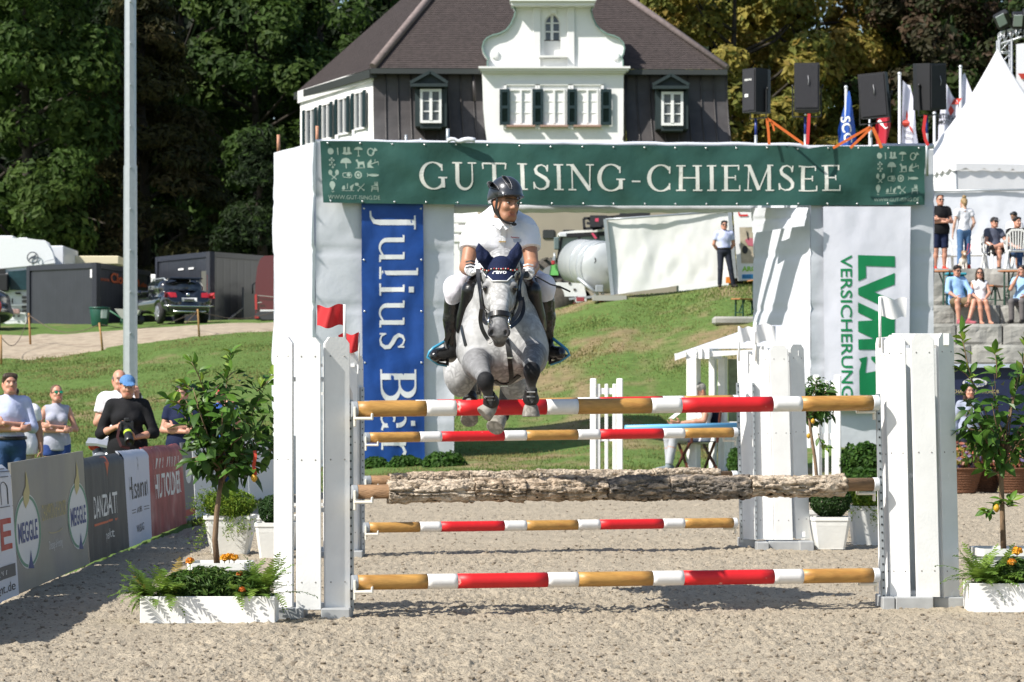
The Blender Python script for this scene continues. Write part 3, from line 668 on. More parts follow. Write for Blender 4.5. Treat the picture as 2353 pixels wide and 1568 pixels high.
Fc = (icf[None] + 12 * np.arange(nC)[:, None, None]).reshape(-1, 3)
tag(link('sand_clods', np_mesh('sand_clods', Vc.reshape(-1, 3), Fc, mat('clod', (.235, .195, .145), .95, var=.35, vscale=3, bump=.4, bscale=150))), kind='stuff')
def grass_blades(name, n, ylo, yhi, qlo, qhi, hgt, seed, m):
 r = np.random.RandomState(seed); Y = ylo + (yhi - ylo) * r.rand(n) ** 1.1; X = (qlo + (qhi - qlo) * r.rand(n) - CX) / F * Y
 keep = ~ARENA(X, Y) & ((vnoise(X * 1.1, Y * .35, 14) + .6 * vnoise(X * 3, Y * 1.2, 15)) > .9 * r.rand(n) + (.05 if qlo > 0 else -.2)); X = X[keep]; Y = Y[keep]; n = len(X); Z = terr(X, Y)
 a = r.rand(n) * 6.28; hh = hgt * (.5 + r.rand(n)); wd = .012 + .02 * r.rand(n); dx = np.cos(a) * wd; dy = np.sin(a) * wd
 lean = (r.rand(n, 2) - .5) * hgt * 1.3
 V = np.stack([np.stack([X - dx, Y - dy, Z - .03], -1), np.stack([X + dx, Y + dy, Z - .03], -1), np.stack([X + lean[:, 0], Y + lean[:, 1], Z + hh], -1)], 1)
 dry = np.clip((vnoise(X * .5 + 9, Y * .35, 17) - .45) * 4, 0, 1)[:, None]; c = np.array([.130, .180, .050]) * (.8 + .4 * r.rand(n, 1)) * (1 - dry * .6) + dry * np.array([.14, .105, .05]) + r.rand(n, 1) ** 3 * np.array([.12, .09, .04])
 o = link(name, np_mesh(name, V.reshape(-1, 3), np.arange(3 * n).reshape(-1, 3), m, False, np.repeat(c, 3, 0))); tag(o, kind='stuff')
BLADE = mat('grass_blade', (.1, .17, .03), .8, attr=True, trans=.3, spec=.15)
grass_blades('grass', 130000, 46.5, 86, 640, 1760, .034, 5, BLADE)
grass_blades('grass', 90000, 34, 93, -60, 660, .032, 6, BLADE)
GRAVEL = mat('gravel', (.36, .295, .215), .95, var=.2, vscale=1.6, bump=.6, bscale=25, col2=(.27, .21, .15), thr=(.5, .7))
qs = np.linspace(-500, 1000, 90); vs_ = np.linspace(0, 1, 26); QQ, VV = np.meshgrid(qs, vs_)
yb = np.interp(QQ, [-500, 0, 640, 1000], [85, 88, 92, 93]) + (vnoise(QQ * .03, VV * 0, 31) - .5) * 1.2; yt = np.interp(QQ, [-500, 0, 640, 1000], [98, 98.6, 99.5, 100]) + (vnoise(QQ * .03, VV * 0, 32) - .5) * 1.2
PY = yb + (yt - yb) * VV; PX = (QQ - CX) / F * PY; PZ = terr(PX, PY) + .06 - .12 * (np.abs(VV - .5) * 2) ** 6
tag(link('gravel_track', np_mesh('gravel_track', np.stack([PX, PY, PZ], -1).reshape(-1, 3), grid_faces(90, 26), GRAVEL, True)), kind='structure')
# background trees
LEAF = mat('leaf', (.05, .09, .02), .6, attr=True, trans=.45, spec=.2)
BARK = mat('bark', (.035, .028, .020), .9, var=.3, vscale=6, bump=.8, bscale=18)
def leaf_cards(P, N, size, col, r, asp=.6):
 n = len(P); N = N / (np.linalg.norm(N, axis=1, keepdims=True) + 1e-9); t = np.cross(N, r.randn(n, 3)); t /= (np.linalg.norm(t, axis=1, keepdims=True) + 1e-9); b = np.cross(N, t)
 s = (size * (.6 + .8 * r.rand(n)))[:, None]; t = t * s; b = b * s * asp; bend = N * s * .25
 V = np.stack([P - t, P - b * .9 + bend, P + t, P + b * .9 + bend], 1); F4 = np.arange(4 * n).reshape(-1, 4)
 return V.reshape(-1, 3), F4, np.repeat(col, 4, 0)
def tree(name, x, y, hgt, rad, label, pal, seed, nclump=70, nleaf=14000, leaf=.17, low=.12, kind='round', trunk=.32, group='trees behind the show ground', dz=0.0, clump=(1.3, .9)):
 r = np.random.RandomState(seed); z0 = tz(x, y); root = thing(name, (x, y, z0), label, 'tree', group)
 m = MB(); m.tube([(0, 0, -.3), (.1, 0, hgt * .3), (-.1, .1, hgt * .62), (0, 0, hgt * .88)], [trunk, trunk * .8, trunk * .5, trunk * .15], 9)
 C = []
 for i in range(nclump):
  u = r.rand(); zz = low + (1 - low) * u; a = r.rand() * 6.283
  if kind == 'cone': pr = rad * (1.04 - u) * (.55 + .45 * r.rand() ** .4)
  else: pr = rad * math.sqrt(max(.05, 1 - (2 * u - .85) ** 2 / 1.45)) * (.35 + .65 * r.rand() ** .5)
  c = np.array([math.cos(a) * pr, math.sin(a) * pr, zz * hgt]); C.append(c)
  if i % 4 == 0: m.tube([(0, 0, max(.5, c[2] - pr * .7)), tuple(c * .55 + np.array([0, 0, c[2] * .35])), tuple(c)], [.11, .07, .02], 5)
 m.build('trunk', BARK, root); C = np.array(C); k = np.arange(nleaf) % nclump; base = C[k]
 d = r.randn(nleaf, 3); d /= np.linalg.norm(d, axis=1, keepdims=True); rr = clump[0] * (.6 + .6 * r.rand(nclump))[k] * (.45 + .55 * r.rand(nleaf) ** .4)
 sc = np.array([1, 1, .72]) if kind != 'cone' else np.array([1.1, 1.1, .42])
 P = base + d * rr[:, None] * sc
 if kind == 'cone': P[:, 2] -= .28 * np.linalg.norm(P[:, :2], axis=1)
 outw = base * np.array([1, 1, 0]); outw /= (np.linalg.norm(outw, axis=1, keepdims=True) + 1e-9)
 N = d + outw * .5 + np.array([0, 0, .55]) + r.randn(nleaf, 3) * .45
 cc = np.array(pal)[r.randint(0, len(pal), nclump)][k] * (.75 + .5 * r.rand(nleaf, 1)); pick = r.rand(nleaf) < .3; cc[pick] = np.array(pal)[r.randint(0, len(pal), pick.sum())] * (.8 + .4 * r.rand(pick.sum(), 1))
 V, F4, c4 = leaf_cards(P, N, leaf, cc, r, .62 if kind != 'cone' else .4)
 o = link('crown', np_mesh('crown', V, F4, LEAF, False, c4), root); return root
def at_q(qx, Y): return (qx - CX) / F * Y
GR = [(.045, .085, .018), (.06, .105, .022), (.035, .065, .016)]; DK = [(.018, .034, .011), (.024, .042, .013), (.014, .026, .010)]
OL = [(.075, .07, .022), (.055, .060, .020), (.045, .048, .020), (.09, .075, .03)]; AU = [(.31, .26, .058), (.25, .24, .052), (.32, .235, .058), (.18, .195, .048)]
PU = [(.075, .05, .032), (.06, .055, .028), (.045, .055, .022), (.09, .06, .035), (.05, .08, .02)]; BR = [(.058, .105, .020), (.045, .085, .018), (.075, .12, .026)]
T = [
 ('maple_tree', 60, 128, 19, 3.6, 'leafy green tree at the left edge, above the white truck', BR, 1, 95, 22000, .18, .08, 'round'),
 ('maple_tree', -40, 138, 24, 4.6, 'tall dark green tree cut by the upper left edge of the picture', GR, 2, 95, 21000, .22, .12, 'round'),
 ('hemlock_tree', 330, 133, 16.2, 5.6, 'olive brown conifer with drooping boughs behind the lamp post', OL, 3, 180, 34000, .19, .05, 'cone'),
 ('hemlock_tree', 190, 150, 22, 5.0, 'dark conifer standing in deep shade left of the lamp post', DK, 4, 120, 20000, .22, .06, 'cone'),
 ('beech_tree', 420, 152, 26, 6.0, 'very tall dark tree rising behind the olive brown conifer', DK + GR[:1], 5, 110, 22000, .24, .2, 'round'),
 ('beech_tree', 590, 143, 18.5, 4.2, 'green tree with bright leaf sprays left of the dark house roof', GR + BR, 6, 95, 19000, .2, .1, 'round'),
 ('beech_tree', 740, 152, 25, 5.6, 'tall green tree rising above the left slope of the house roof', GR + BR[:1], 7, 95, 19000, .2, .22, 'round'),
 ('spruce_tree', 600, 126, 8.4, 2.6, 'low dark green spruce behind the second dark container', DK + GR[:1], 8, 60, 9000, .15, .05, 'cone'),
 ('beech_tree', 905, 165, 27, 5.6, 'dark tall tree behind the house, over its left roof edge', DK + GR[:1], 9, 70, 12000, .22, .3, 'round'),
 ('lime_tree', 1690, 134, 18.5, 4.6, 'big yellowing autumn tree right of the house', AU, 10, 120, 30000, .19, .08, 'round'),
 ('lime_tree', 1880, 142, 19, 5.2, 'broad autumn tree with golden green leaves behind the loudspeakers', AU, 11, 130, 34000, .20, .08, 'round'),
 ('lime_tree', 1560, 158, 21, 4.0, 'dark olive tree at the right end of the house roof', OL + GR, 12, 60, 10000, .2, .2, 'round'),
 ('copper_beech_tree', 2150, 138, 17.5, 4.8, 'dark copper leaved tree behind the white flags', PU, 13, 120, 24000, .18, .06, 'round'),
 ('chestnut_tree', 2090, 152, 21, 3.8, 'green tree between the golden tree and the copper leaved tree', BR + GR, 14, 70, 12000, .2, .2, 'round'),
 ('chestnut_tree', 2330, 146, 20, 4.4, 'green tree top above the lighting truss at the right edge', BR + GR, 15, 80, 13000, .19, .2, 'round'),
 ('copper_beech_tree', 2420, 136, 15, 4.4, 'brownish tree at the right edge behind the peaked tent', PU + DK, 16, 70, 11000, .18, .06, 'round'),
]
for t in T:
 tree(t[0], at_q(t[1], t[2]), t[2], t[3], t[4], t[5], t[6], t[7], t[8], t[9], t[10], t[11], t[12], clump=(1.15 if t[12] == 'round' else 1.0, 0))
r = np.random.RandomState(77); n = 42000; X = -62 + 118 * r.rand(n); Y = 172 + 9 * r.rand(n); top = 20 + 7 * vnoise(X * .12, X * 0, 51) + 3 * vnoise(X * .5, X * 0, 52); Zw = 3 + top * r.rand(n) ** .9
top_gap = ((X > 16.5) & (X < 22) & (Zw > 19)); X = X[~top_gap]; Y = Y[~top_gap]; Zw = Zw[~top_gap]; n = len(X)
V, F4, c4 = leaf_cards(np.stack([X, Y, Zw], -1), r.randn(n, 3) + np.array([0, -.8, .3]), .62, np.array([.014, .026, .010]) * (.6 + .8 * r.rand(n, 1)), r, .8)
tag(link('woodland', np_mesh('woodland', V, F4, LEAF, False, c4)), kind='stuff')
# the manor house behind the show ground
YH = 115.0; YB = 114.1                             # front wall and the white bay that stands proud of it
HP = lambda qx, qy, Y=YH: Vector(W(qx, qy, Y))
house = thing('manor_house', (0, YH + 4, 4.5), 'white manor house with dark hipped roof, metal clad front and scrolled white gable', 'house')
def hb(mb, name, mats, par=None):                  # vertices given in world space
 mb.v = [(x, y - YH - 4, z - 4.5) for x, y, z in mb.v]; return mb.build(name, mats, par or house)
RENDER = mat('white_render', (.80, .80, .79), .8, var=.03, vscale=.7, bump=.15, bscale=20)
DARKM = mat('dark_sheet_metal', (.042, .036, .036), .5, var=.25, vscale=.8, col2=(.06, .056, .058), thr=(.4, .7), bump=.2, bscale=6, metal=.0)
TILE = mat('dark_roof_tile', (.056, .043, .041), .75, var=.25, vscale=2.5, bump=.6, bscale=8)
SHUT = mat('dark_green_paint', (.006, .022, .026), .5, var=.1); GREENM = mat('green_copper', (.011, .023, .025), .6, var=.15)
FRAME = mat('window_frame_white', (.76, .76, .75), .5); COPG = mat('patina', (.17, .26, .23), .6, var=.15)
PANE = mat('dark_pane', (.035, .045, .055), .08, spec=.9, var=.4, vscale=1.2); CURT = mat('curtain_pane', (.10, .11, .115), .2, spec=.5, var=.3, vscale=1.5)
eL, eR, eB = HP(857, 157, YH - .5), HP(1671, 160, YH - .5), HP(683, 211, 124.6); rL, rR = HP(1108, -150, 119.6), HP(1232, -150, 119.6)
def courses(mb, a, b, c, d, n):
 nrm = (b - a).cross(c - a).normalized(); nrm = nrm if nrm.y < 0 or nrm.z < 0 else nrm
 if nrm.z < 0: nrm = -nrm
 for i in range(n):
  t0, t1 = i / n, (i + 1) / n; p, q, r_, s = a.lerp(c, t0), b.lerp(d, t0), b.lerp(d, t1), a.lerp(c, t1); k = nrm * .024
  mb.add([p + k, q + k, r_, s, p, q], [(0, 1, 2, 3), (4, 5, 1, 0)])
m = MB(); courses(m, eL, eR, rL, rR, 74); courses(m, eB, eL, HP(1091, -150, 121.5), rL, 74); courses(m, eR, HP(1690, 175, 125), rR, rR + Vector((0, 1, 0)), 20)
roof = hb(m, 'roof', TILE)
m = MB(); m.tube([eL + Vector((0, -.05, .06)), rL + Vector((0, -.05, .05))], .16, 8); m.tube([eR + Vector((0, -.05, .06)), rR + Vector((0, -.05, .05))], .13, 8); hb(m, 'hip_tiles', mat('hip_tile', (.19, .15, .145), .8, var=.2, vscale=3), roof)
m = MB(); m.beam(eL + Vector((-.1, 0, -.12)), eR + Vector((0, 0, -.12)), .22, .2); m.beam(eL + Vector((0, .1, -.2)), eB + Vector((0, 0, -.2)), .3, .3); hb(m, 'eaves', mat('eaves_dark', (.03, .035, .034), .6), roof)
def flare(t): return .95 * max(0, t - .25) ** 1.7      # t = 0 at the eave, 1 at the foot
def metal_panel(q0, q1, lean=0.0):
 m = MB(); n = 8
 def fn(u, v):
  qx = q0 + (q1 - q0) * u + lean * v * v; p = HP(qx, 168 + (340 - 168) * v); p.y -= flare(v) * 1.1; return p
 m.grid(fn, 1, n, smooth=False)
 pts = [fn(1, j / n) + Vector((0, -.035, 0)) for j in range(n + 1)]; m.tube(pts, .035, 4)
 hb(m, 'metal_panel', DARKM)
for i in range(9): metal_panel(857 + i * 28.7, 857 + (i + 1) * 28.7, 10 * i / 9 + 4)
for i in range(8): metal_panel(1433 + i * 29.6, 1433 + (i + 1) * 29.6, 8)
m = MB(); m.box(((HP(870, 0).x + HP(1675, 0).x) / 2, YH + .6, 7.7), (HP(1675, 0).x - HP(870, 0).x, 1, 7.4)); hb(m, 'ground_floor_wall', RENDER)
m = MB()
for k in range(3): m.box(HP(1068, 505 + k * 22, YH - .12), (1.0, .16, .3), bev=.03)
m.box(HP(1048, 575, YH - .1), (.16, .1, 1.5)); hb(m, 'cornice', FRAME)
sA, sB = Vector((HP(859, 0).x, YH, 0)), Vector((W(690, 0, 124).x, 124, 0)); sd = (sB - sA); sn = Vector((-sd.y, sd.x, 0)).normalized(); sn = sn if sn.x < 0 else -sn
def side(qx, qy, out=0.0):
 k = (qx - CX) / F; t = (k * sA.y - sA.x) / (sd.x - k * sd.y); p = sA + sd * t; return Vector((p.x, p.y, H + (HY - qy) * p.y / F)) + sn * out
m = MB(); p = [Vector((sA.x, sA.y, 4)), Vector((sB.x, sB.y, 4)), side(690, 216), side(859, 163)]; m.prism(p, -sn * .4); hb(m, 'side_wall', RENDER)
m = MB(); m.beam(side(859, 171, .06), side(690, 224, .06), .12, .5); hb(m, 'side_cornice', FRAME)
c4 = lambda cx, cy: ((650 + cx / 2.613) / 1.0625, cy / 2.613 / 1.0625)
for (xl, xr, tl, tr, bl, br) in ((577, 640, 596, 578, 828, 815), (472, 536, 634, 616, 860, 848), (369, 428, 670, 652, 892, 880), (264, 330, 704, 688, 925, 915)):
 a, b_, c_, d = [side(*c4(x, y), .02) for x, y in ((xl, bl), (xr, br), (xr, tr), (xl, tl))]
 w_ = MB(); w_.prism([a, b_, c_, d], -sn * .05); o = hb(w_, 'window', PANE)
 f = MB()
 for (p0, p1) in ((a, b_), (b_, c_), (c_, d), (d, a), ((a + b_) / 2, (c_ + d) / 2)): f.beam(p0 + sn * .03, p1 + sn * .03, .08, .08, up=sn)
 hb(f, 'frame', FRAME, o)
 for (p0, p1, s_) in ((a, d, 1), (b_, c_, -1)):
  dirv = sd.normalized() * (.27 if s_ > 0 else -.25); sh = MB(); sh.prism([p0 + sn * .09, p0 + sn * .09 + dirv, p1 + sn * .09 + dirv, p1 + sn * .09], sn * .06); hb(sh, 'shutter', SHUT, o)
hc = lambda cx, cy: ((1150 + cx / 3.361) / 1.0625, cy / 3.361 / 1.0625)
HC = lambda cx, cy, Y=YB: HP(*hc(cx, cy), Y)
m = MB(); P = [HC(1252, 600), HC(90, 600), HC(100, 900), HC(118, 1080), HC(145, 1250), HC(145, 2100), HC(1248, 2100)]; m.prism(P, (0, 2.5, 0)); hb(m, 'bay_wall', RENDER)
m = MB()
for (y0, y1, x0, x1, d) in ((555, 572, 62, 1303, .42), (572, 590, 75, 1290, .32), (590, 604, 88, 1270, .2)):
 a, b_ = HC(x0, y1), HC(x1, y0); m.box(((a.x + b_.x) / 2, YB - d / 2 + .6, (a.z + b_.z) / 2), (b_.x - a.x, d + 1.2, b_.z - a.z - .004))
hb(m, 'bay_cornice', FRAME)
L = [(130, 555), (128, 510), (142, 488), (118, 470), (95, 430), (88, 390), (100, 345), (130, 312), (175, 290), (235, 275), (285, 248), (320, 205), (345, 150), (362, 90), (345, 62)]
Rr = [(1002, 62), (990, 90), (1005, 150), (1030, 205), (1070, 250), (1120, 282), (1175, 296), (1220, 318), (1252, 355), (1264, 400), (1256, 445), (1238, 478), (1250, 500), (1250, 555)]
win = [(600, 478), (600, 190), (612, 155), (635, 128), (667, 115), (700, 128), (722, 155), (735, 190), (735, 478)]
m = MB(); left = L + [(345, 20), (640, 20)]
lp = [HC(*p) for p in L] + [HC(345, 40), HC(667, 40), HC(667, 112)] + [HC(*p) for p in win[4::-1]] + [HC(600, 555)]
rp = [HC(667, 40), HC(1002, 40)] + [HC(*p) for p in Rr] + [HC(735, 555)] + [HC(*p) for p in win[:3:-1]]
m.prism(lp, (0, .55, 0)); m.prism(rp, (0, .55, 0)); m.prism([HC(600, 555), HC(600, 482), HC(735, 482), HC(735, 555)], (0, .55, 0)); hb(m, 'gable', RENDER)
for pts in (L, Rr):
 m = MB(); q = [HC(*p) + Vector((0, .2, 0)) for p in pts]; m.strap([x + Vector((0, 0, .01)) for x in q], .75, .05, nrm=[((q[max(0, i - 1)] - q[min(len(q) - 1, i + 1)]).cross(Vector((0, 1, 0)))) * (1 if pts is Rr else 1) for i in range(len(q))]); hb(m, 'gable_flashing', COPG)
for (x0, x1) in ((508, 570), (788, 850)):
 a, b_ = HC(x0, 555), HC(x1, 62); m = MB(); m.box(((a.x + b_.x) / 2, YB - .05, (a.z + b_.z) / 2), (b_.x - a.x, .12, b_.z - a.z), bev=.02); hb(m, 'pilaster', FRAME)
for (x0, x1, y0, y1, d) in ((330, 1010, 30, 62, .5), (318, 1022, 14, 30, .65), (335, 1000, -40, 10, .3)):
 a, b_ = HC(x0, y1), HC(x1, y0); m = MB(); m.box(((a.x + b_.x) / 2, YB + .1 - d / 2, (a.z + b_.z) / 2), (b_.x - a.x, d + .4, b_.z - a.z - .003)); hb(m, 'gable_moulding', FRAME)
a, b_ = HC(652, 112), HC(700, 66); m = MB(); m.box(((a.x + b_.x) / 2, YB - .06, (a.z + b_.z) / 2), (b_.x - a.x, .16, b_.z - a.z)); hb(m, 'keystone', FRAME)
for (cx_, cy_) in ((200, 452), (1190, 467)): m = MB(); m.lathe([(.0, 0), (.17, 0), (.17, .05), (.1, .07), (0, .07)], 14, HC(cx_, cy_), Matrix.Rotation(R(90), 3, 'X')); hb(m, 'rosette', FRAME)
m = MB(); m.prism([HC(x, y, YB + .3) for x, y in ((600, 330), (600, 190), (612, 155), (635, 128), (667, 115), (700, 128), (722, 155), (735, 190), (735, 330))], (0, .05, 0)); gw = hb(m, 'arched_window', PANE)
m = MB(); m.beam(HC(664, 330, YB + .26), HC(664, 116, YB + .26), .11, .08)
for y in (192, 262): m.beam(HC(600, y, YB + .25), HC(735, y, YB + .25), .05, .05)
m.strap([HC(x, y, YB + .25) for x, y in ((604, 330), (604, 190), (616, 155), (638, 131), (667, 119), (697, 131), (718, 155), (731, 190), (731, 330))], .08, .04); hb(m, 'frame', FRAME, gw)
m = MB(); a, b_ = HC(600, 470), HC(735, 330); m.box(((a.x + b_.x) / 2, YB + .32, (a.z + b_.z) / 2), (b_.x - a.x, .1, b_.z - a.z)); m.box(((a.x + b_.x) / 2, YB - .05, a.z), (1.1, .5, .07)); hb(m, 'balustrade', FRAME, gw)
def window(x0, x1, y0, y1, Y, fn=HC, rows=3, pane=PANE, fw=.07, par=None, cols=2, n='window'):
 a, b_ = fn(x0, y1, Y), fn(x1, y0, Y); cx_, cz_ = (a.x + b_.x) / 2, (a.z + b_.z) / 2; wd, ht = b_.x - a.x, b_.z - a.z
 m = MB(); m.box((cx_ - wd / 2, Y, cz_), (fw, .12, ht)); m.box((cx_ + wd / 2, Y, cz_), (fw, .12, ht)); m.box((cx_, Y, a.z), (wd + fw, .13, fw)); m.box((cx_, Y, b_.z), (wd + fw, .13, fw)); m.box((cx_, Y - .02, cz_), (fw * 1.2, .13, ht - fw))
 for k in range(1, rows): m.box((cx_, Y + .01, a.z + ht * k / rows), (wd, .07, .04))
 o = hb(m, n, FRAME, par)
 for c in range(cols):
  for r_ in range(rows):
   p = MB(); p.box((cx_ - wd / 2 + wd * (c + .5) / cols, Y + .035, a.z + ht * (r_ + .5) / rows), (wd / cols - .05, .02, ht / rows - .02)); hb(p, 'pane', pane[c] if isinstance(pane, tuple) else pane, o)
 return o, (cx_, cz_, wd, ht)
for (x0, x1, pn) in ((322, 494, (CURT, CURT)), (597, 764, (CURT, PANE)), (872, 1036, (PANE, CURT))):
 o, (cx_, cz_, wd, ht) = window(x0, x1, 738, 1020, YB + .0, pane=pn)
 m = MB(); m.box((cx_, YB - .03, cz_ + ht / 2 + .22), (wd + .5, .1, .10)); m.box((cx_ - wd / 2 - .2, YB - .03, cz_), (.1, .1, ht + .4)); m.box((cx_ + wd / 2 + .2, YB - .03, cz_), (.1, .1, ht + .4)); hb(m, 'surround', RENDER, o)
 m = MB(); m.box((cx_, YB - .12, cz_ - ht / 2 - .09), (wd + .3, .3, .07)); hb(m, 'sill', mat('window_sill', (.35, .22, .17), .7), o)
for (x0, x1) in ((234, 320), (506, 592), (788, 870), (1062, 1152)):
 a, b_ = HC(x0, 1030), HC(x1, 735); cx_, cz_ = (a.x + b_.x) / 2, (a.z + b_.z) / 2; wd, ht = b_.x - a.x, b_.z - a.z; m = MB()
 for s_ in (-1, 1): m.box((cx_ + s_ * (wd / 2 - .05), YB - .13, cz_), (.1, .06, ht))
 for k in (-1, 0, 1): m.box((cx_, YB - .13, cz_ + k * (ht / 2 - .06)), (wd - .2, .06, .12))
 for k in range(22): m.box((cx_, YB - .12, cz_ - ht / 2 + ht * (k + .5) / 22), (wd - .18, .012, .07), Matrix.Rotation(R(35), 3, 'X'))
 hb(m, 'shutter', SHUT)
def dormer(fn, win4, ped, pane):
 x0, x1, y0, y1 = win4; Y = YH - 1.35; a, b_ = fn(x0, y1, Y), fn(x1, y0, Y); cx_, cz_ = (a.x + b_.x) / 2, (a.z + b_.z) / 2; wd, ht = b_.x - a.x, b_.z - a.z
 m = MB()
 for s_ in (-1, 1): m.box((cx_ + s_ * (wd / 2 + .15), Y + 1.0, cz_ + .06), (.20, 2.0, ht + .46))
 m.box((cx_, Y + 1.0, cz_ + ht / 2 + .2), (wd + .3, 2.0, .3)); m.box((cx_, Y + 1.0, cz_ - ht / 2 - .14), (wd + .1, 2.0, .2)); d = hb(m, 'dormer', GREENM)
 m = MB(); px0, pxm, px1, py0, py1 = ped; pa, pm, pb = fn(px0, py0, Y - .15), fn(pxm, py1, Y - .15), fn(px1, py0, Y - .15)
 m.prism([pa, pm, pb], (0, 2.2, 0)); m.beam(pa + Vector((0, -.06, .02)), pm + Vector((0, -.06, .04)), .3, .12); m.beam(pm + Vector((0, -.06, .04)), pb + Vector((0, -.06, .02)), .3, .12); m.beam(pa + Vector((0, -.05, -.07)), pb + Vector((0, -.05, -.07)), .3, .12); hb(m, 'pediment', GREENM, d)
 window(x0, x1, y0, y1, Y - .02, fn, pane=pane, fw=.1, par=d)
dormer(lambda x, y, Y: HP(*c4(x, y), Y), (990, 1110, 578, 778), (920, 1048, 1158, 535, 468), (PANE, CURT))
dormer(HC, (1572, 1730, 766, 1022), (1490, 1640, 1787, 706, 626), (CURT, CURT))
m = MB(); m.tube([HC(20, 590, YH - .3), HC(28, 830, YH - .6)], .06, 8); m.tube([HC(1270, 610, YH - .2), HC(1256, 1150, YH - .9)], .06, 8); hb(m, 'downpipe', DARKM)
# entrance gate of scaffolding wrapped in white cloth
gate = thing('entrance_gate', (.6, 55, .3), 'wide arena gate of scaffolding wrapped in white cloth', 'gate')
GO = Vector((.6, 55, .3))
def gp(mb, name, mats, par=None): mb.v = [(x - GO.x, y - GO.y, z - GO.z) for x, y, z in mb.v]; return mb.build(name, mats, par or gate)
def wrinkle(a, b_, c_, d, seed, amp=.03, drape=0.0, seams=True):
 nn = (b_ - a).cross(d - a).normalized(); nn = -nn if nn.y > 0 else nn; wd = (b_ - a).length; ht = (d - a).length
 def fn(u, v, lift=0.0):
  p = a.lerp(b_, u).lerp(d.lerp(c_, u), v); x, y = u * wd, v * ht
  k = amp * (n1(x * 1.1 + y * .5, y * .45 - x * .3, seed) * 1.6 + n1(x * 3.2 - y * 1.1, y * 1.3 + x * .8, seed + 1) * .7 + n1(x * 7 + y * 2.5, y * 3 - x * 2, seed + 2) * .3) + drape * n1(x * 2.2, y * .15, seed + 5)
  for s_ in (.17, .33, .50, .67, .84):
   if seams and abs(v - s_) < .007: k -= .022
  return p + nn * (k + lift)
 return fn
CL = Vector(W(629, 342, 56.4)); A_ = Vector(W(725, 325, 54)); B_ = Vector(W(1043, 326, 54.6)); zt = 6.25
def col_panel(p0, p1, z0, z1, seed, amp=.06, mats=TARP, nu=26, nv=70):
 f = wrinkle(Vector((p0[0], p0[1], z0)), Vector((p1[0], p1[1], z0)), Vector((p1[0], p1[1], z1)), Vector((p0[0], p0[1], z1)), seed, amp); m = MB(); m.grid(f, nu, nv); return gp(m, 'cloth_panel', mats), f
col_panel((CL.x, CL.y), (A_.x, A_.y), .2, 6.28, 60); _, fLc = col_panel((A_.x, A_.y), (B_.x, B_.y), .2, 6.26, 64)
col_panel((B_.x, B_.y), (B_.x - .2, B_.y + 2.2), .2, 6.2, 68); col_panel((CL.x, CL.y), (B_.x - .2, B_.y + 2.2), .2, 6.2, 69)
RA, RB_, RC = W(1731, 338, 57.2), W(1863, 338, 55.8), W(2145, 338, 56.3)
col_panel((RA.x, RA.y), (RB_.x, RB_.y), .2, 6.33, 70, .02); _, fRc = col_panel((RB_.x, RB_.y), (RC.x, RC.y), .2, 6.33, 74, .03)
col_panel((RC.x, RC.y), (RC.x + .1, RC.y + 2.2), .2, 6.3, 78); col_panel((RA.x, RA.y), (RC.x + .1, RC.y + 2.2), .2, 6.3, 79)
m = MB(); q = [Vector(W(x, 479 + .5 * n1(x * .05, 0, 81), 54.9 + (x - 1040) * .0024)) for x in range(1036, 1740, 12)]
m.tube(q, [.085 + .03 * n1(i * .5, 0, 82) for i in range(len(q))], 12); gp(m, 'rolled_cloth', TARP)
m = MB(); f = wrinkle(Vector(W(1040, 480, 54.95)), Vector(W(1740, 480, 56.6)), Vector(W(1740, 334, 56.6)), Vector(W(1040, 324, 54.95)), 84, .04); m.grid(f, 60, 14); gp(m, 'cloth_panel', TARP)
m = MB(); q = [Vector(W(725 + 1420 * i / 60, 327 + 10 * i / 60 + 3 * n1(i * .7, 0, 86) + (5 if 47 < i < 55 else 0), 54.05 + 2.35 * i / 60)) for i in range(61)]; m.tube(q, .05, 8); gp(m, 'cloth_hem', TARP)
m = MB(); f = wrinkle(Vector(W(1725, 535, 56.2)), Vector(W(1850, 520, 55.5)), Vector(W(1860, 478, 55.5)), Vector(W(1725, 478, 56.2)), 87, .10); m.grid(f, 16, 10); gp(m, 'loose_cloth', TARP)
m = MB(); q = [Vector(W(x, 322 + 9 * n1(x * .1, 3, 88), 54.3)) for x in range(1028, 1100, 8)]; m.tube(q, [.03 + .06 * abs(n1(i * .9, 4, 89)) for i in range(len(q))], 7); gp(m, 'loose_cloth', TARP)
ORG = mat('rusty_pipe', (.42, .20, .12), .6, var=.3, vscale=9)
for (x, y0, y1, Y, o) in ((640, 310, 345, 56.2, 1), (729, 290, 330, 54.4, 1), (933, 310, 330, 55.8, 0), (1029, 296, 330, 54.8, 1), (967, 318, 330, 56, 0)):
 m = MB(); m.tube([W(x, y1 + 8, Y), W(x, y0, Y)], .033 if o else .025, 8); gp(m, 'scaffold_pipe', ORG if o and x != 1029 else STEEL)
bn = thing('banner', (.6, 54.9, 4.2), 'long green banner with white lettering across the top of the arena gate', 'banner'); BO = Vector((.6, 54.9, 4.2))
def bp(mb, name, mats, par=None): mb.v = [(x - BO.x, y - BO.y, z - BO.z) for x, y, z in mb.v]; return mb.build(name, mats, par or bn)
b0, b1, b2, b3 = [Vector(W(*p)) + Vector((-.02, -.14, 0)) for p in ((745, 468, 54.0), (2122, 473, 56.3), (2124, 338, 56.3), (739, 325, 54.0))]
bnn = Vector((.2, -.98, 0))
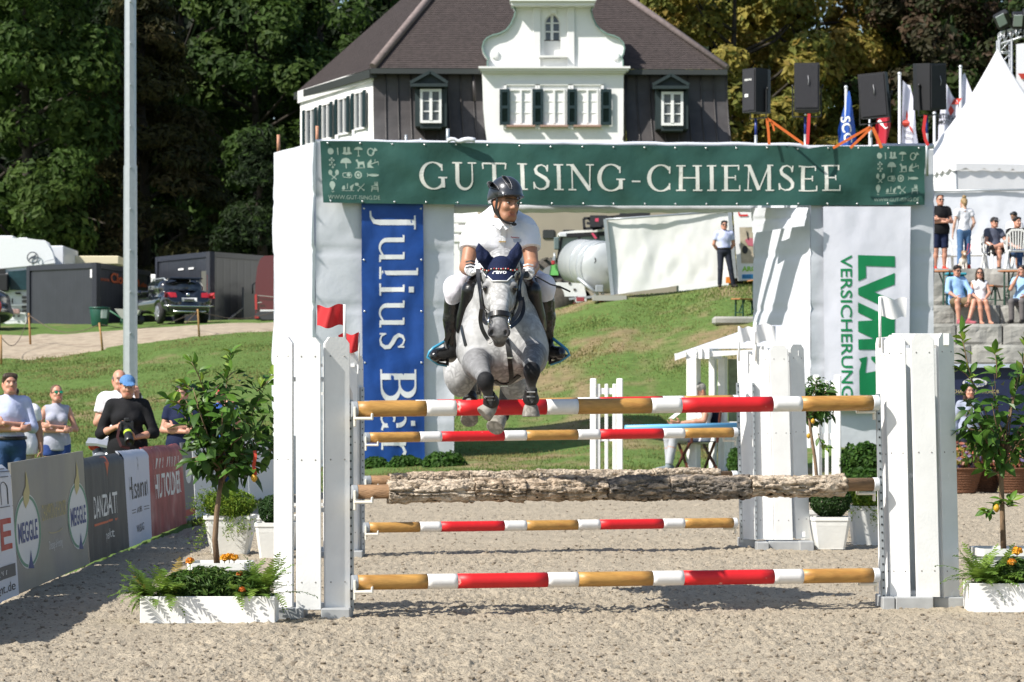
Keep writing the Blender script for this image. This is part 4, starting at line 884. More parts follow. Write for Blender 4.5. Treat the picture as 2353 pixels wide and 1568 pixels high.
def fB(u, v, lift=0.0):
 p = b0.lerp(b1, u).lerp(b3.lerp(b2, u), v); x, y = u * 11.4, v * 1.15
 k = .10 * n1(x * .9 - y * 1.6, y * .7, 91) + .06 * n1(x * 2.0 + y * 2.4, y * 1.2 - x * .4, 92) + .010 * n1(x * 6, y * 4, 93)
 p.z += -.03 * math.sin(math.pi * u) + (.02 * n1(x * 1.2, 0, 94) if v > .5 else 0) - (.05 * math.exp(-((u - .80) / .02) ** 2) * v)
 return p + bnn * (k + .03 + lift)
BGREEN = mat('green_banner_cloth', (.030, .095, .078), .55, var=.12, vscale=.8, bump=.5, bscale=5, spec=.35)
BTXT = mat('banner_print', (.72, .72, .66), .6, var=.04, vscale=5); BICON = mat('banner_icon_print', (.30, .38, .32), .6, var=.1, vscale=9)
m = MB(); m.grid(fB, 230, 18); bp(m, 'banner_cloth', BGREEN)
for s_, a_, b_ in (('GUT ISING', .1555, .494), ('-', .502, .522), ('CHIEMSEE', .530, .8565)): m = MB(); serif_text(m, s_, lambda u, v, l: fB(u, v, .005 + l), a_, .245, b_, .435); bp(m, 'lettering', BTXT)
m = MB()
for k in range(20):
 for v in (.965, .03): m.lathe([(.0, .004), (.015, .004), (.018, 0)], 8, fB(.012 + k * .976 / 19, v, .006), Matrix.Rotation(R(90), 3, 'X'))
bp(m, 'eyelets', mat('eyelet_metal', (.65, .66, .66), .3, metal=.6))['kind'] = 'stuff'
def poly2(mb, pts, f, o, s): mb.poly([f(o[0] + x * s[0], o[1] + y * s[1]) for x, y in pts])
def icons(u0, u1, v0, v1):
 cell = {}
 f = lambda u, v: fB(u, v, .004); cw = (u1 - u0) / 4; ch = (v1 - v0) / 4
 def st(c, r_, pts, w_=.07):
  vs, fs = stroke_geo(pts, w_); cell.setdefault((c, r_), MB()).add([f(u0 + (c + p[0]) * cw, v1 - (r_ + 1 - p[1]) * ch) for p in vs], fs)
 def pg(c, r_, pts): cell.setdefault((c, r_), MB()).poly([f(u0 + (c + x) * cw, v1 - (r_ + 1 - y) * ch) for x, y in pts])
 el = lambda cx_, cy_, a, b_, n=14, a0=0, a1=360: arc(cx_, cy_, a, b_, a0, a1, n)
 pg(0, 0, el(.3, .5, .24, .28)[:-1]); st(0, 0, [(.85, .8), (.87, .2)], .09)
 pg(1, 0, [(.3, .85), (.5, .85), (.5, .4), (.3, .35)]); pg(1, 0, [(.6, .85), (.8, .85), (.82, .4), (.6, .35)]); pg(1, 0, [(.2, .3), (.3, .42), (.9, .42), (.95, .28), (.5, .2)])
 pg(2, 0, el(.45, .62, .33, .25, 10, 0, 180)); st(2, 0, [(.45, .62), (.45, .1)], .06); st(2, 0, [(.35, .1), (.55, .1)], .06)
 st(3, 0, el(.4, .45, .24, .30, 16), .10); pg(3, 0, [(.6, .5), (.95, .6), (.72, .85)]); st(3, 0, [(.5, .3), (.75, .6)], .09)
 for (x, y) in ((.2, .75), (.35, .9), (.5, .75), (.2, .35), (.35, .55), (.55, .35), (.4, .15)): pg(0, 1, el(x, y, .08, .09, 8)[:-1])
 st(0, 1, [(.35, .9), (.35, .4), (.5, .1)], .05)
 pg(1, 1, el(.45, .5, .42, .45, 14, 0, 180)); st(1, 1, [(.45, .5), (.46, .05)], .08)
 pg(2, 1, [(.2, .75), (.35, .85), (.45, .6), (.85, .65), (.9, .15), (.8, .15), (.75, .4), (.5, .35), (.48, .12), (.36, .12), (.36, .5)]); st(2, 1, [(.2, .08), (.9, .10)], .05)
 pg(3, 1, [(.1, .5), (.4, .85), (.45, .6), (.3, .4), (.6, .1), (.1, .12)]); st(3, 1, [(.3, .4), (.95, .65)], .08); st(3, 1, [(.7, .55), (.7, .85)], .05); st(3, 1, [(.95, .65), (.95, .35)], .04)
 pg(0, 2, el(.2, .7, .15, .24)[:-1]); pg(0, 2, el(.72, .7, .15, .24)[:-1]); st(0, 2, [(.25, .5), (.65, .1)], .07); st(0, 2, [(.67, .5), (.28, .1)], .07)
 st(1, 2, [(.2, .65), (.75, .7), (.85, .45), (.75, .25), (.2, .3), (.15, .5), (.2, .65)], .07); pg(1, 2, el(.6, .5, .15, .16, 10)[:-1])
 st(2, 2, el(.35, .5, .24, .27, 16), .11); pg(2, 2, el(.35, .5, .12, .14, 10)[:-1])
 pg(3, 2, el(.55, .5, .42, .12)[:-1]); pg(3, 2, [(.2, .5), (.02, .7), (.06, .5), (.02, .3)])
 pg(0, 3, el(.3, .65, .22, .3)[:-1]); pg(0, 3, [(.12, .5), (.48, .5), (.35, .2), (.25, .2)]); st(0, 3, [(.2, .1), (.3, .02), (.4, .1)], .06)
 pg(1, 3, [(.0, .3), (.1, .55), (.25, .6), (.3, .3), (.15, .2)]); pg(1, 3, [(.65, .5), (.95, .55), (1.0, .75), (.85, .3), (.82, .2), (.7, .2)]); st(1, 3, [(.0, .15), (1.0, .15)], .05); st(1, 3, [(.45, .3), (.48, .75)], .07)
 pg(2, 3, el(.2, .7, .16, .14)[:-1]); st(2, 3, [(.3, .6), (.75, .2)], .06); st(2, 3, [(.8, .75), (.3, .2)], .06); pg(2, 3, el(.75, .22, .06, .07, 8)[:-1]); pg(2, 3, el(.3, .18, .07, .08, 8)[:-1])
 st(3, 3, [(.35, .1), (.4, .45), (.35, .55), (.6, .6), (.62, .9), (.8, .9), (.85, .4), (.85, .1)], .07); st(3, 3, [(.38, .42), (.85, .42)], .08); st(3, 3, [(.38, .3), (.85, .3)], .05); pg(3, 3, el(.72, .68, .08, .14)[:-1])
 for q in cell.values(): bp(q, 'emblem', BICON)
for e0, e1 in ((.010, .092), (.915, .990)):
 icons(e0, e1, .17, .93); m = MB(); put_text(m, 'WWW.GUT-ISING.DE', lambda u, v: fB(u, v, .004), e0 - .002, .06, e1, .125); bp(m, 'lettering', BICON)
bl = thing('banner', (-2.4, 54.0, 2.6), 'tall blue banner with white lettering running downwards on the left gate column', 'banner'); LO = Vector((-2.4, 54.0, 2.6))
def lp_(mb, name, mats, par=None): mb.v = [(x - LO.x, y - LO.y, z - LO.z) for x, y, z in mb.v]; return mb.build(name, mats, par or bl)
c0, c1, c2, c3 = [Vector(W(*p)) + Vector((0, -.12, 0)) for p in ((835, 1082, 54.2), (977, 1082, 54.45), (973, 462, 54.45), (831, 462, 54.2))]
fL0 = wrinkle(c0, c1, c2, c3, 101, .06, 0, False)
BLUE = mat('blue_banner_cloth', (.014, .068, .29), .5, var=.12, vscale=1.4, bump=.45, bscale=5, spec=.35)
m = MB(); m.grid(fL0, 30, 110); lp_(m, 'banner_cloth', BLUE)
def fLt(s, t, l): return fL0((t - 831) / 143.0, 1 - (s - 462) / 620.0, .005 + l)
def down_text(mb, s, y0, y1, xb, capw): serif_text(mb, s, lambda u, v, l: fLt(u, v, l), y0, xb, y1, capw, gap=.07)
m = MB(); down_text(m, 'Julius', 492, 806, 872, 84); down_text(m, 'B', 845, 925, 872, 84); down_text(m, 'är', 938, 1052, 872, 84); lp_(m, 'lettering', mat('white_print', (.74, .75, .76), .55))
m = MB()
for k in range(6):
 for u in (.04, .96): m.lathe([(.0, .004), (.014, .004), (.018, 0)], 8, fL0(u, .02 + k * .19, .006), Matrix.Rotation(R(90), 3, 'X'))
lp_(m, 'eyelets', MATS['eyelet_metal'])['kind'] = 'stuff'
gb = thing('banner', (4.0, 55.8, 2.6), 'tall white banner with green lettering running downwards on the right gate column', 'banner'); VO = Vector((4.0, 55.8, 2.6))
def vp(mb, name, mats, par=None): mb.v = [(x - VO.x, y - VO.y, z - VO.z) for x, y, z in mb.v]; return mb.build(name, mats, par or gb)
c0, c1, c2, c3 = [Vector(W(*p)) + Vector((0, -.12, 0)) for p in ((1895, 944, 55.85), (2086, 944, 56.15), (2090, 476, 56.15), (1890, 476, 55.85))]
fV0 = wrinkle(c0, c1, c2, c3, 111, .03, .05, False)
m = MB(); m.grid(fV0, 34, 80); vp(m, 'banner_cloth', mat('white_banner_cloth', (.72, .72, .80), .55, bump=.4, bscale=4))
fV = lambda qx, qy, l=.008: fV0((qx - 1892) / 196.0, 1 - (qy - 476) / 468.0, l)
k6 = lambda x, y: ((1950 + x / 3.0167) / 1.0625, (580 + y / 3.0167) / 1.0625)
GRN = mat('green_print', (.004, .22, .075), .5)
def dense(P, n=3): return [tuple(np.array(P[i]) * (1 - t / n) + np.array(P[(i + 1) % len(P)]) * t / n) for i in range(len(P)) for t in range(n)]
m = MB()
for P in ([(427, 133), (700, 140), (700, 220), (485, 213), (485, 300), (428, 325)], [(700, 263), (697, 350), (548, 405), (697, 465), (697, 550), (428, 425), (428, 375)],
  [(428, 480), (600, 560), (700, 590), (700, 828), (428, 828), (428, 752), (545, 748), (428, 695), (428, 618), (545, 612), (428, 555)],
  [(430, 895), (495, 878), (480, 1000), (560, 985), (590, 965), (525, 900), (525, 878), (640, 878), (640, 1165), (435, 1160), (432, 985), (448, 925)]):
 poly_fine(m, P, lambda x, y: fV(*k6(x, y)))
vp(m, 'logo', GRN)
m = MB(); put_text(m, 'VERSICHERUNG', lambda s, t: fV(t, s), 587, 1929, 916, 1955, bold=.01); vp(m, 'lettering', GRN)
# jump fences
def on_line(P0, P1, qx):
 k = (qx - CX) / F; d = P1 - P0; t = (k * P0.y - P0.x) / (d.x - k * d.y); return P0 + d * t
WOOD = mat('varnished_wood', (.46, .25, .065), .42, var=.16, vscale=7, stretch=(.25, 3, 3), bump=.12, bscale=40, col2=(.33, .15, .035), thr=(.45, .75))
BWHITE = mat('band_white', (.78, .77, .75), .5, var=.04, vscale=9, col2=(.55, .50, .42), thr=(.64, .72))
BRED = mat('band_red', (.60, .012, .016), .48, var=.06, vscale=9, col2=(.72, .35, .30), thr=(.68, .72))
PCAP = mat('pole_cap_grey', (.30, .32, .34), .5); PCAPW = mat('pole_cap_light', (.66, .68, .70), .45)
LOGW = mat('weathered_log', (.26, .15, .075), .75, var=.3, vscale=6, stretch=(.2, 3, 3), bump=.5, bscale=50)
FENCE = 'poles of the two jump fences'
def jump_pole(label, P0, P1, r, qs, mats, capl=PCAP, capr=PCAPW):
 o = thing('jump_pole', (P0 + P1) / 2, label, 'pole', FENCE); O = (P0 + P1) / 2; pts = [on_line(P0, P1, q) for q in qs]
 for i, mm in enumerate(mats):
  m = MB(); a, b = pts[i] - O, pts[i + 1] - O; n = 6
  m.tube([a.lerp(b, k / n) for k in range(n + 1)], [r] * (n + 1) if mm is not LOGW else [r * (1 + .06 * n1(i * 3 + k, r, 5)) for k in range(n + 1)], 22); m.build('end_cap' if mm in (PCAP, PCAPW) else 'band', mm, o)
 return o
def P2(q0, y0, Y0, q1, y1, Y1): return Vector(W(q0, y0, Y0)), Vector(W(q1, y1, Y1))
bandset = [WOOD, BWHITE, BRED, BWHITE, WOOD, BWHITE, BRED, BWHITE, WOOD]
YL, YR = 19.02, 19.86; ZL, ZR = 26.9, 28.15
a, b = P2(808, 941, YL, 2018, 926, YR); FT = (a, b)
jump_pole('top pole of the nearer fence with red, white and wooden bands', a, b, .0515, [808, 821, 978, 1047, 1254, 1326, 1495, 1564, 1773, 1840, 2003, 2018], [PCAP] + bandset + [PCAPW])
a, b = P2(808, 1339, YL, 2019, 1322, YR); jump_pole('lowest pole of the nearer fence with red, white and wooden bands, close above the sand', a, b, .0495, [808, 821, 981, 1050, 1257, 1327, 1498, 1569, 1776, 1843, 2004, 2019], [PCAP] + bandset + [PCAPW])
a, b = P2(838, 933.5, ZL, 1695, 919.5, ZR); jump_pole('top pole of the farther fence, almost hidden behind the nearer top pole', a, b, .049, [838, 848, 954, 1004, 1155, 1208, 1326, 1377, 1522, 1571, 1683, 1695], [PCAP] + bandset + [PCAPW])
a, b = P2(838, 1006, ZL, 1693, 994, ZR); jump_pole('second pole of the farther fence, seen just below the hooves', a, b, .048, [838, 848, 963, 1013, 1157, 1208, 1326, 1377, 1522, 1571, 1683, 1693], [PCAP] + bandset + [PCAPW])
a, b = P2(836, 1213, ZL, 1692, 1201.5, ZR); jump_pole('lowest pole of the farther fence, seen below the bark covered log', a, b, .048, [836, 847, 963, 1012, 1157, 1208, 1326, 1377, 1522, 1571, 1683, 1692], [PCAP] + bandset + [PCAPW])
def bark_mat(n, c, c2): return mat(n, c, .95, var=.35, vscale=22, bump=1.0, bscale=75, col2=c2, thr=(.46, .66), spec=.1, stretch=(.5, 1, 1))
CORK = [bark_mat('cork_bark', (.50, .40, .30), (.22, .165, .115)), bark_mat('cork_bark_grey', (.17, .15, .13), (.42, .34, .26)), bark_mat('cork_bark_pale', (.54, .45, .35), (.27, .21, .15))]
def bark_seg(parent, A, B, O, r0, seed, m, arc_deg=(0, 360), lift=0.0):
 L = (B - A).length; nx = max(8, int(L / .009)); nt = 76; x = np.linspace(0, 1, nx); th = np.radians(np.linspace(arc_deg[0], arc_deg[1], nt)); T_, X_ = np.meshgrid(th, x); xs = X_ * L + seed * 7.3
 w1 = xs + .05 * (vnoise(xs * 8, T_ * 3, seed) - .5); t1 = T_ + .35 * (vnoise(xs * 6, T_ * 2, seed + 3) - .5)
 plates = vnoise(w1 * 17, t1 * 2.6, seed); ridg = np.abs(vnoise(w1 * 34, t1 * 3.3, seed + 1) - .5) * 2; fur = np.abs(vnoise(w1 * 3.2, t1 * 2.4, seed + 2) - .5) * 2
 g = vnoise(w1 * 75, t1 * 8, seed + 4)
 T2 = np.where(T_ > 3.1416, T_ - 6.2832, T_); rr = r0 + lift + .024 * (vnoise(xs * 4, np.cos(T_) * 1.2 + 5, seed + 6) - .5) + .015 * (plates - .5) + .008 * (ridg - .4) - .030 * np.maximum(.12 - fur, 0) / .12 + .007 * (g - .5)
 f2 = np.abs(vnoise(w1 * 2.2, t1 * 3.6, seed + 12) - .5) * 2; f3 = np.abs(vnoise(w1 * 15, t1 * 1.7, seed + 13) - .5) * 2; rr = np.where((fur < .03) | (f2 < .045), r0 - .024, rr); rr = np.where(f3 < .05, rr - .013, rr)
 d = (B - A).normalized(); u = Vector((0, 0, 1)); u = (u - d * u.dot(d)).normalized(); v = d.cross(u)
 dA, uA, vA = np.array(d), np.array(u), np.array(v); jag = (.014 * (vnoise(T_ * 4, X_ * 0, seed + 8) - .5)) * ((X_ < .001) | (X_ > .999))
 P = np.array(A - O) + (X_ * L + jag)[..., None] * dA + (rr * np.cos(T_))[..., None] * uA + (rr * np.sin(T_))[..., None] * vA
 Pin = lambda i: np.array(A - O) + X_[i][:, None] * L * dA + ((r0 - .035) * np.cos(T_[i]))[:, None] * uA + ((r0 - .035) * np.sin(T_[i]))[:, None] * vA
 P = np.concatenate([Pin(0)[None], P, Pin(-1)[None]]); F4 = grid_faces(nt, nx + 2)
 link('bark_piece', np_mesh('bark_piece', P.reshape(-1, 3), F4, m, True), parent)
def bark_log(label, P0, P1, r, qends, qb, r0, mseq, seed):
 o = jump_pole(label, P0, P1, r, [qends[0], qends[0] + 13, qends[1] - 13, qends[1]], [PCAP, LOGW, PCAPW]); O = (P0 + P1) / 2; o['category'] = 'log'; o.name = 'bark_log'; del o['group']
 for i in range(len(qb) - 1):
  A, B = on_line(P0, P1, qb[i] + 1.0), on_line(P0, P1, qb[i + 1] - .6); s = seed + 11 * i
  off = Vector((0, 0, .008 * n1(s, 1, 2)))
  bark_seg(o, A + off, B + off, O, r0 + .006 * n1(s, 3, 6), s, CORK[mseq[i]], (150, 510))
a, b = P2(808, 1131, YL, 2018, 1113, YR); bark_log('log wrapped in rough cork bark on the nearer fence', a, b, .046, (808, 2018), [890, 1088, 1205, 1392, 1536, 1722, 1941], .077, [2, 0, 0, 1, 1, 2], 3)
a, b = P2(838, 1104, ZL, 1693, 1092, ZR); bark_log('log wrapped in pale cork bark on the farther fence', a, b, .042, (838, 1693), [892, 1075, 1120, 1232, 1345, 1500, 1653], .070, [0, 2, 2, 2, 2, 2], 103)
ALU = mat('aluminium_foot', (.38, .39, .39), .55, metal=.2, var=.1, vscale=6)
def standard(label, Y, planks, track, feet, rails, cups, back=(), ybot=None):
 s = F / Y; x0 = (planks[0][2] + planks[-1][3]) / 2; B = Vector(W(x0, 0, Y)); B.z = 0; root = thing('jump_standard', B, label, 'jump standard', 'white plank standards of the two fences')
 def plank(p):
  xt0, xt1, xb0, xb1, yt, yb, yaw, dY = p; Yp = Y + dY; pt = W((xt0 + xt1) / 2, yt, Yp) - B; pb = W((xb0 + xb1) / 2, yb, Yp) - B; wd = (xb1 - xb0) * Yp / F / math.cos(R(yaw)); h = pt.z - pb.z; c = .032
  rot = Matrix.Rotation(R(yaw), 3, 'Z'); sh = (pt.x - pb.x) / h; m = MB(); th = .024
  poly = [(-wd / 2, 0), (wd / 2, 0), (wd / 2, h - c * 1.3), (wd / 2 - c, h), (-wd / 2 + c, h), (-wd / 2, h - c * 1.3)]; e = .003
  ring = lambda k, y: [pb + rot @ Vector((x * (1 - k / wd * 2), y, z)) + Vector((sh * z, 0, 0)) for x, z in poly]
  A_, B_, C_ = ring(e, -th / 2), ring(0, -th / 2 + e), ring(0, th / 2); n = 6
  m.add(A_ + B_ + C_, [tuple(range(n))] + [(i, i + n, (i + 1) % n + n, (i + 1) % n) for i in range(n)] + [(i + n, i + 2 * n, (i + 1) % n + 2 * n, (i + 1) % n + n) for i in range(n)] + [tuple(range(2 * n, 3 * n))[::-1]])
  o = m.build('plank', WOODW, root); m = MB()
  for zz in (.10, .55, .93):
   for xx in (-.28, .28): m.lathe([(0, -.0015), (.005, -.0015), (.006, 0)], 7, pb + rot @ Vector((xx * wd, -th / 2 - .0005, h * zz)) + Vector((sh * h * zz, 0, 0)), Matrix.Rotation(R(-90), 3, 'X'))
  m.build('screw_heads', mat('screw_grey', (.30, .29, .27), .5), o)['kind'] = 'stuff'
 for p in list(planks) + list(back): plank(p)
 for (xa, xb, y, dY, hgt) in rails:
  m = MB(); m.beam(W(xa, y, Y + dY) - B, W(xb, y, Y + dY) - B, .03, hgt); m.build('rail', WOODW, root)
 for (xt, xb, y0, y1, dY, wd) in track:
  m = MB(); a, b = W(xt, y0, Y + dY) - B, W(xb, y1, Y + dY) - B; m.beam(a, b, .05, wd, up=(1, 0, 0)); m.beam(a + Vector((0, -.027, 0)), b + Vector((0, -.027, 0)), .004, wd * .7, up=(1, 0, 0), mi=1)
  for k in range(26): m.box(a.lerp(b, (k + .5) / 26) + Vector((0, -.031, 0)), (wd * .35, .004, .012), mi=2)
  m.build('track', [STEEL, STEEL, BLACKP], root)
 for (xa, xb, ya, yb, dY) in feet:
  a, b = W(xa, yb, Y + dY) - B, W(xb, ya, Y + dY) - B; m = MB(); m.box(((a.x + b.x) / 2, (a.y + b.y) / 2 + .1, (max(0, a.z) + b.z) / 2), (b.x - a.x, .42, max(.05, b.z - max(0, a.z) + .02)), bev=.006); m.build('foot', ALU, root)
 for (x, y, dirn) in cups:
  p = W(x, y, Y) - B; m = MB(); m.box(p + Vector((dirn * .01, -.0, 0)), (.016, .06, .13), bev=.004); m.box(p + Vector((dirn * .065, -.0, -.012)), (.12, .09, .02), bev=.006); m.box(p + Vector((dirn * .122, -.0, .0)), (.014, .09, .045), bev=.005); m.build('pole_cup', mat('cup_plastic', (.74, .71, .62), .45), root)
 return root
standard('white plank standard at the left end of the nearer fence', 18.97,
  [(630, 674, 630, 674, 775, 1399, -22, .05), (680, 737, 681, 738, 776, 1401, 0, -.03), (746, 801, 747, 803, 775, 1400, 24, .05)],
  [(806, 808, 920, 1404, .14, .03)], [(636, 700, 1398, 1423, .05), (740, 806, 1400, 1424, .0)],
  [(660, 700, 872, .09, .03), (720, 770, 872, .09, .03), (660, 700, 1172, .09, .03), (720, 770, 1172, .09, .03), (650, 790, 1390, .09, .03), (720, 770, 905, .3, .02), (640, 790, 1160, .3, .02)],
  [(812, 958, 1), (812, 1150, 1), (812, 1356, 1)], [(795, 808, 797, 809, 890, 1398, 55, .12)])
standard('white plank standard at the right end of the nearer fence', 19.88,
  [(2022, 2038, 2034, 2048, 776, 1372, -55, .10), (2036, 2077, 2046, 2092, 770, 1373, -14, .02), (2090, 2146, 2106, 2160, 768, 1372, 6, -.03), (2155, 2187, 2165, 2205, 766, 1373, 34, .06)],
  [(2017, 2030, 905, 1378, .02, .03)], [(2024, 2052, 1374, 1400, .0), (2054, 2140, 1374, 1400, .0), (2140, 2212, 1374, 1398, .12)],
  [(2050, 2180, 780, .05, .08), (2060, 2180, 1093, .06, .03), (2064, 2190, 1366, .06, .05)],
  [(2012, 943, -1), (2012, 1130, -1), (2016, 1338, -1)], [(2060, 2112, 2070, 2127, 800, 1370, -8, .42), (2115, 2180, 2128, 2194, 800, 1370, 8, .44), (2024, 2047, 2032, 2055, 775, 1371, -81, .25)])
standard('white plank standard at the right end of the farther fence', 28.2,
  [(1697, 1729, 1706, 1741, 808, 1240, -38, .1), (1733, 1763, 1742, 1779, 796, 1240, -12, .02), (1768, 1809, 1780, 1822, 794, 1241, 6, -.03), (1817, 1842, 1827, 1861, 792, 1238, 32, .06)],
  [(1695, 1704, 880, 1246, .0, .03), (1730, 1738, 880, 1240, .0, .02)], [(1700, 1736, 1240, 1256, .2), (1737, 1765, 1248, 1269, -.1), (1765, 1840, 1246, 1266, .0), (1836, 1868, 1246, 1266, -.1)],
  [(1740, 1835, 812, .07, .05), (1750, 1840, 1027, .07, .03), (1750, 1850, 1228, .05, .05)],
  [(1692, 1010, -1), (1692, 1212, -1), (1692, 1110, -1)], [(1770, 1800, 1780, 1812, 800, 1236, 0, .45), (1805, 1838, 1812, 1850, 800, 1236, 8, .45)])
standard('white plank standard at the left end of the farther fence', 26.85,
  [(700, 735, 700, 735, 812, 1268, -14, .0), (742, 784, 743, 785, 810, 1270, 2, -.03), (794, 819, 795, 821, 810, 1270, 26, .06), (822, 832, 823, 834, 818, 1270, 55, .16)],
  [(833, 835, 890, 1272, .14, .03)], [(700, 760, 1268, 1283, .0), (794, 834, 1268, 1284, .0)], [(710, 815, 840, .06, .03), (710, 815, 1060, .06, .03), (710, 815, 1262, .06, .04)],
  [(838, 1020, 1), (838, 1118, 1), (838, 1225, 1)])
def fence_flag(label, xp, y0, y1, Y, xe, yt, yb, m_, seed, dirn):
 o = thing('fence_flag', W(xp, y1, Y), label, 'flag', 'small flags on the jump standards'); O = W(xp, y1, Y); m = MB(); m.tube([W(xp, y1, Y) - O, W(xp, y0, Y) - O], .010, 8); m.build('flag_stick', PLASW, o)
 A_, B_, C_, D_ = [Vector(W(*p)) - O for p in ((xp, yb, Y), (xe, yb + 2, Y), (xe, yt + 3, Y), (xp, yt, Y))]; m = MB()
 def fn(u, v): p = A_.lerp(B_, u).lerp(D_.lerp(C_, u), v); p.y += .035 * math.sin(u * 7 + v * 1.5 + seed); p.z += .012 * math.sin(u * 8 + seed); return p
 m.grid(fn, 16, 10); m.build('flag_cloth', m_, o); return o
RFLAG = mat('red_flag_cloth', (.55, .02, .025), .65, trans=.25, var=.05); WFLAG = mat('white_flag_cloth', (.78, .78, .78), .65, trans=.3)
fence_flag('red flag on the left standard of the nearer fence', 792, 700, 800, 19.1, 728, 702, 750, RFLAG, 0, -1)
fence_flag('red flag on the left standard of the farther fence', 825, 764, 830, 26.9, 778, 766, 808, RFLAG, 2, -1)
fence_flag('white flag on the right standard of the nearer fence', 2022, 682, 800, 19.95, 2084, 684, 730, WFLAG, 1, 1)
fence_flag('white flag on the left edge of the right standard of the farther fence', 1698, 750, 830, 28.2, 1735, 751, 785, WFLAG, 3, 1)
fence_flag('white flag on the middle plank of the right standard of the farther fence', 1737, 741, 830, 28.2, 1782, 744, 786, WFLAG, 4, 1)
# advertising boards along the left edge of the arena
def board(label, y0, x0, y1, x1, h0, h1, m_, deco=None, soft=False, lean=.055, name='advertising_board', z0=.015, seed=0, cat='board', wrap=0.0):
 a, b = Vector((x0, y0, z0)), Vector((x1, y1, z0)); c, d = Vector((x1 - lean, y1, h1)), Vector((x0 - lean, y0, h0)); O = (a + b) / 2
 nn = Vector((1, -.02, .05)).normalized(); o = thing(name, O, label, cat, 'advertising boards along the left side of the arena')
 def fn(u, v, l=0.0):
  p = a.lerp(b, u).lerp(d.lerp(c, u), v)
  k = (.035 * n1(u * (y1 - y0) * 3.1, v * .7, seed) + .016 * n1(u * (y1 - y0) * 9, v * 1.5, seed + 1)) if soft else .004 * n1(u * 5, v * .5, seed)
  if soft: p.z += .02 * n1(u * 4, 0, seed + 2) * v
  if wrap and v > .94: k -= (v - .94) * wrap
  return p + nn * (k + l) - O
 m = MB(); m.grid(fn, 60, 24); m.grid(lambda u, v: fn(1 - u, v, -.02), 20, 4)
 for v in (0, 1): m.grid(lambda u, w_: fn(u, v, -.02 * w_), 20, 1)
 for u in (0, 1): m.grid(lambda v, w_: fn(u, v, -.02 * w_), 8, 1)
 m.build('panel', m_, o)
 if deco: deco(lambda u, v, l=.006: fn(u, v, l * .45), o)
 return o
INK = mat('black_print', (.02, .02, .025), .6); INKR = mat('red_print', (.42, .035, .02), .6); INKW = mat('white_print_board', (.68, .68, .66), .6); INKB = mat('blue_print', (.02, .045, .19), .6); INKG = mat('green_ring_print', (.10, .25, .16), .6); GOLD = mat('gold_print', (.50, .42, .17), .6); INKO = mat('orange_print', (.55, .10, .025), .6)
def quadp(mb, fn, u0, v0, u1, v1, mi=0, n=8): mb.grid(lambda u, v: fn(u0 + (u1 - u0) * u, v0 + (v1 - v0) * v), n, 2, mi)
def P3(parts, o):
 for nm, mb, mm in parts: mb.build(nm, mm, o)
def d_horse(fn, o):
 m = MB(); put_text(m, 'HORSE', lambda u, v: fn(u, v), .22, .36, .97, .60, bold=.02); m.build('lettering', INKR, o)
 m = MB(); quadp(m, fn, .0, .155, .985, .25); m.build('print_band', mat('grey_print', (.07, .07, .075), .6), o)
 m = MB(); put_text(m, 'Category & Events', lambda u, v: fn(u, v, .010), .45, .165, .97, .235); m.build('lettering', INKW, o)
 m = MB(); put_text(m, 'www.horse-event.de', lambda u, v: fn(u, v), .30, .05, .98, .12)
 for v in (.965, .945, .905, .68): quadp(m, fn, .0, v, 1, v + .006)
 for k in range(9):
  u = .10 + k * .1; vs, fs = stroke_geo([(u, .70), (u, .82)] + arc(u + .03, .82, .03, .05, 180, 0, 8) + [(u + .06, .70)], .006); m.add([fn(*p) for p in vs], fs)
 m.build('line_print', INK, o)
board('white cloth board with big red letters at the lower left corner', 16.5, -3.42, 21.05, -3.56, .97, .96, mat('board_white_cloth', (.68, .68, .72), .6), d_horse, True, seed=201, wrap=1.0)
def d_meggle(fn, o):
 for (uc, w_) in ((.155, .165), (.86, .165)):
  m = MB(); poly_fine(m, arc(uc, .45, w_, .29, 0, 360, 40)[:-1], fn); m.build('oval', INKW, o)
  m = MB()
  for a0, a1 in ((100, 262), (275, 440)):
   vs, fs = stroke_geo(arc(uc, .45, w_ * .92, .268, a0, a1, 30), .022); m.add([fn(p[0], p[1], .009) for p in vs], fs)
  m.build('ring', INKG, o)
  m = MB(); put_text(m, 'MEGGLE', lambda u, v: fn(u, v, .011), uc - w_ * .72, .37, uc + w_ * .72, .53, bold=.02); m.poly([fn(u, v, .011) for u, v in ((uc - .02, .165), (uc + .05, .15), (uc + .03, .22), (uc + .02, .30), (uc, .22))]); m.build('lettering', INKB, o)
  m = MB(); m.poly([fn(u, v, .012) for u, v in ((uc - .035, .68), (uc - .015, .63), (uc + .03, .68), (uc + .045, .75), (uc + .03, .85), (uc + .01, .92), (uc, .80), (uc - .035, .75))]); m.build('flame', GOLD, o)
 m = MB(); put_text(m, 'CHAMPION of HONOR', lambda u, v: fn(u, v), .345, .49, .685, .62); vs, fs = stroke_geo(arc(.52, .40, .1, .03, 200, 340, 10), .006); m.add([fn(*p) for p in vs], fs); m.build('lettering', GOLD, o)
 m = MB(); put_text(m, 'Dressage & Horsing', lambda u, v: fn(u, v), .42, .225, .60, .315); m.build('lettering', INKW, o)
board('grey board with two white ovals and blue lettering', 21.1, -3.56, 25.3, -3.65, .965, .99, mat('board_grey', (.21, .205, .20), .55, var=.12, vscale=.6, col2=(.25, .235, .19), thr=(.4, .6), bump=.1), d_meggle, False, seed=204)
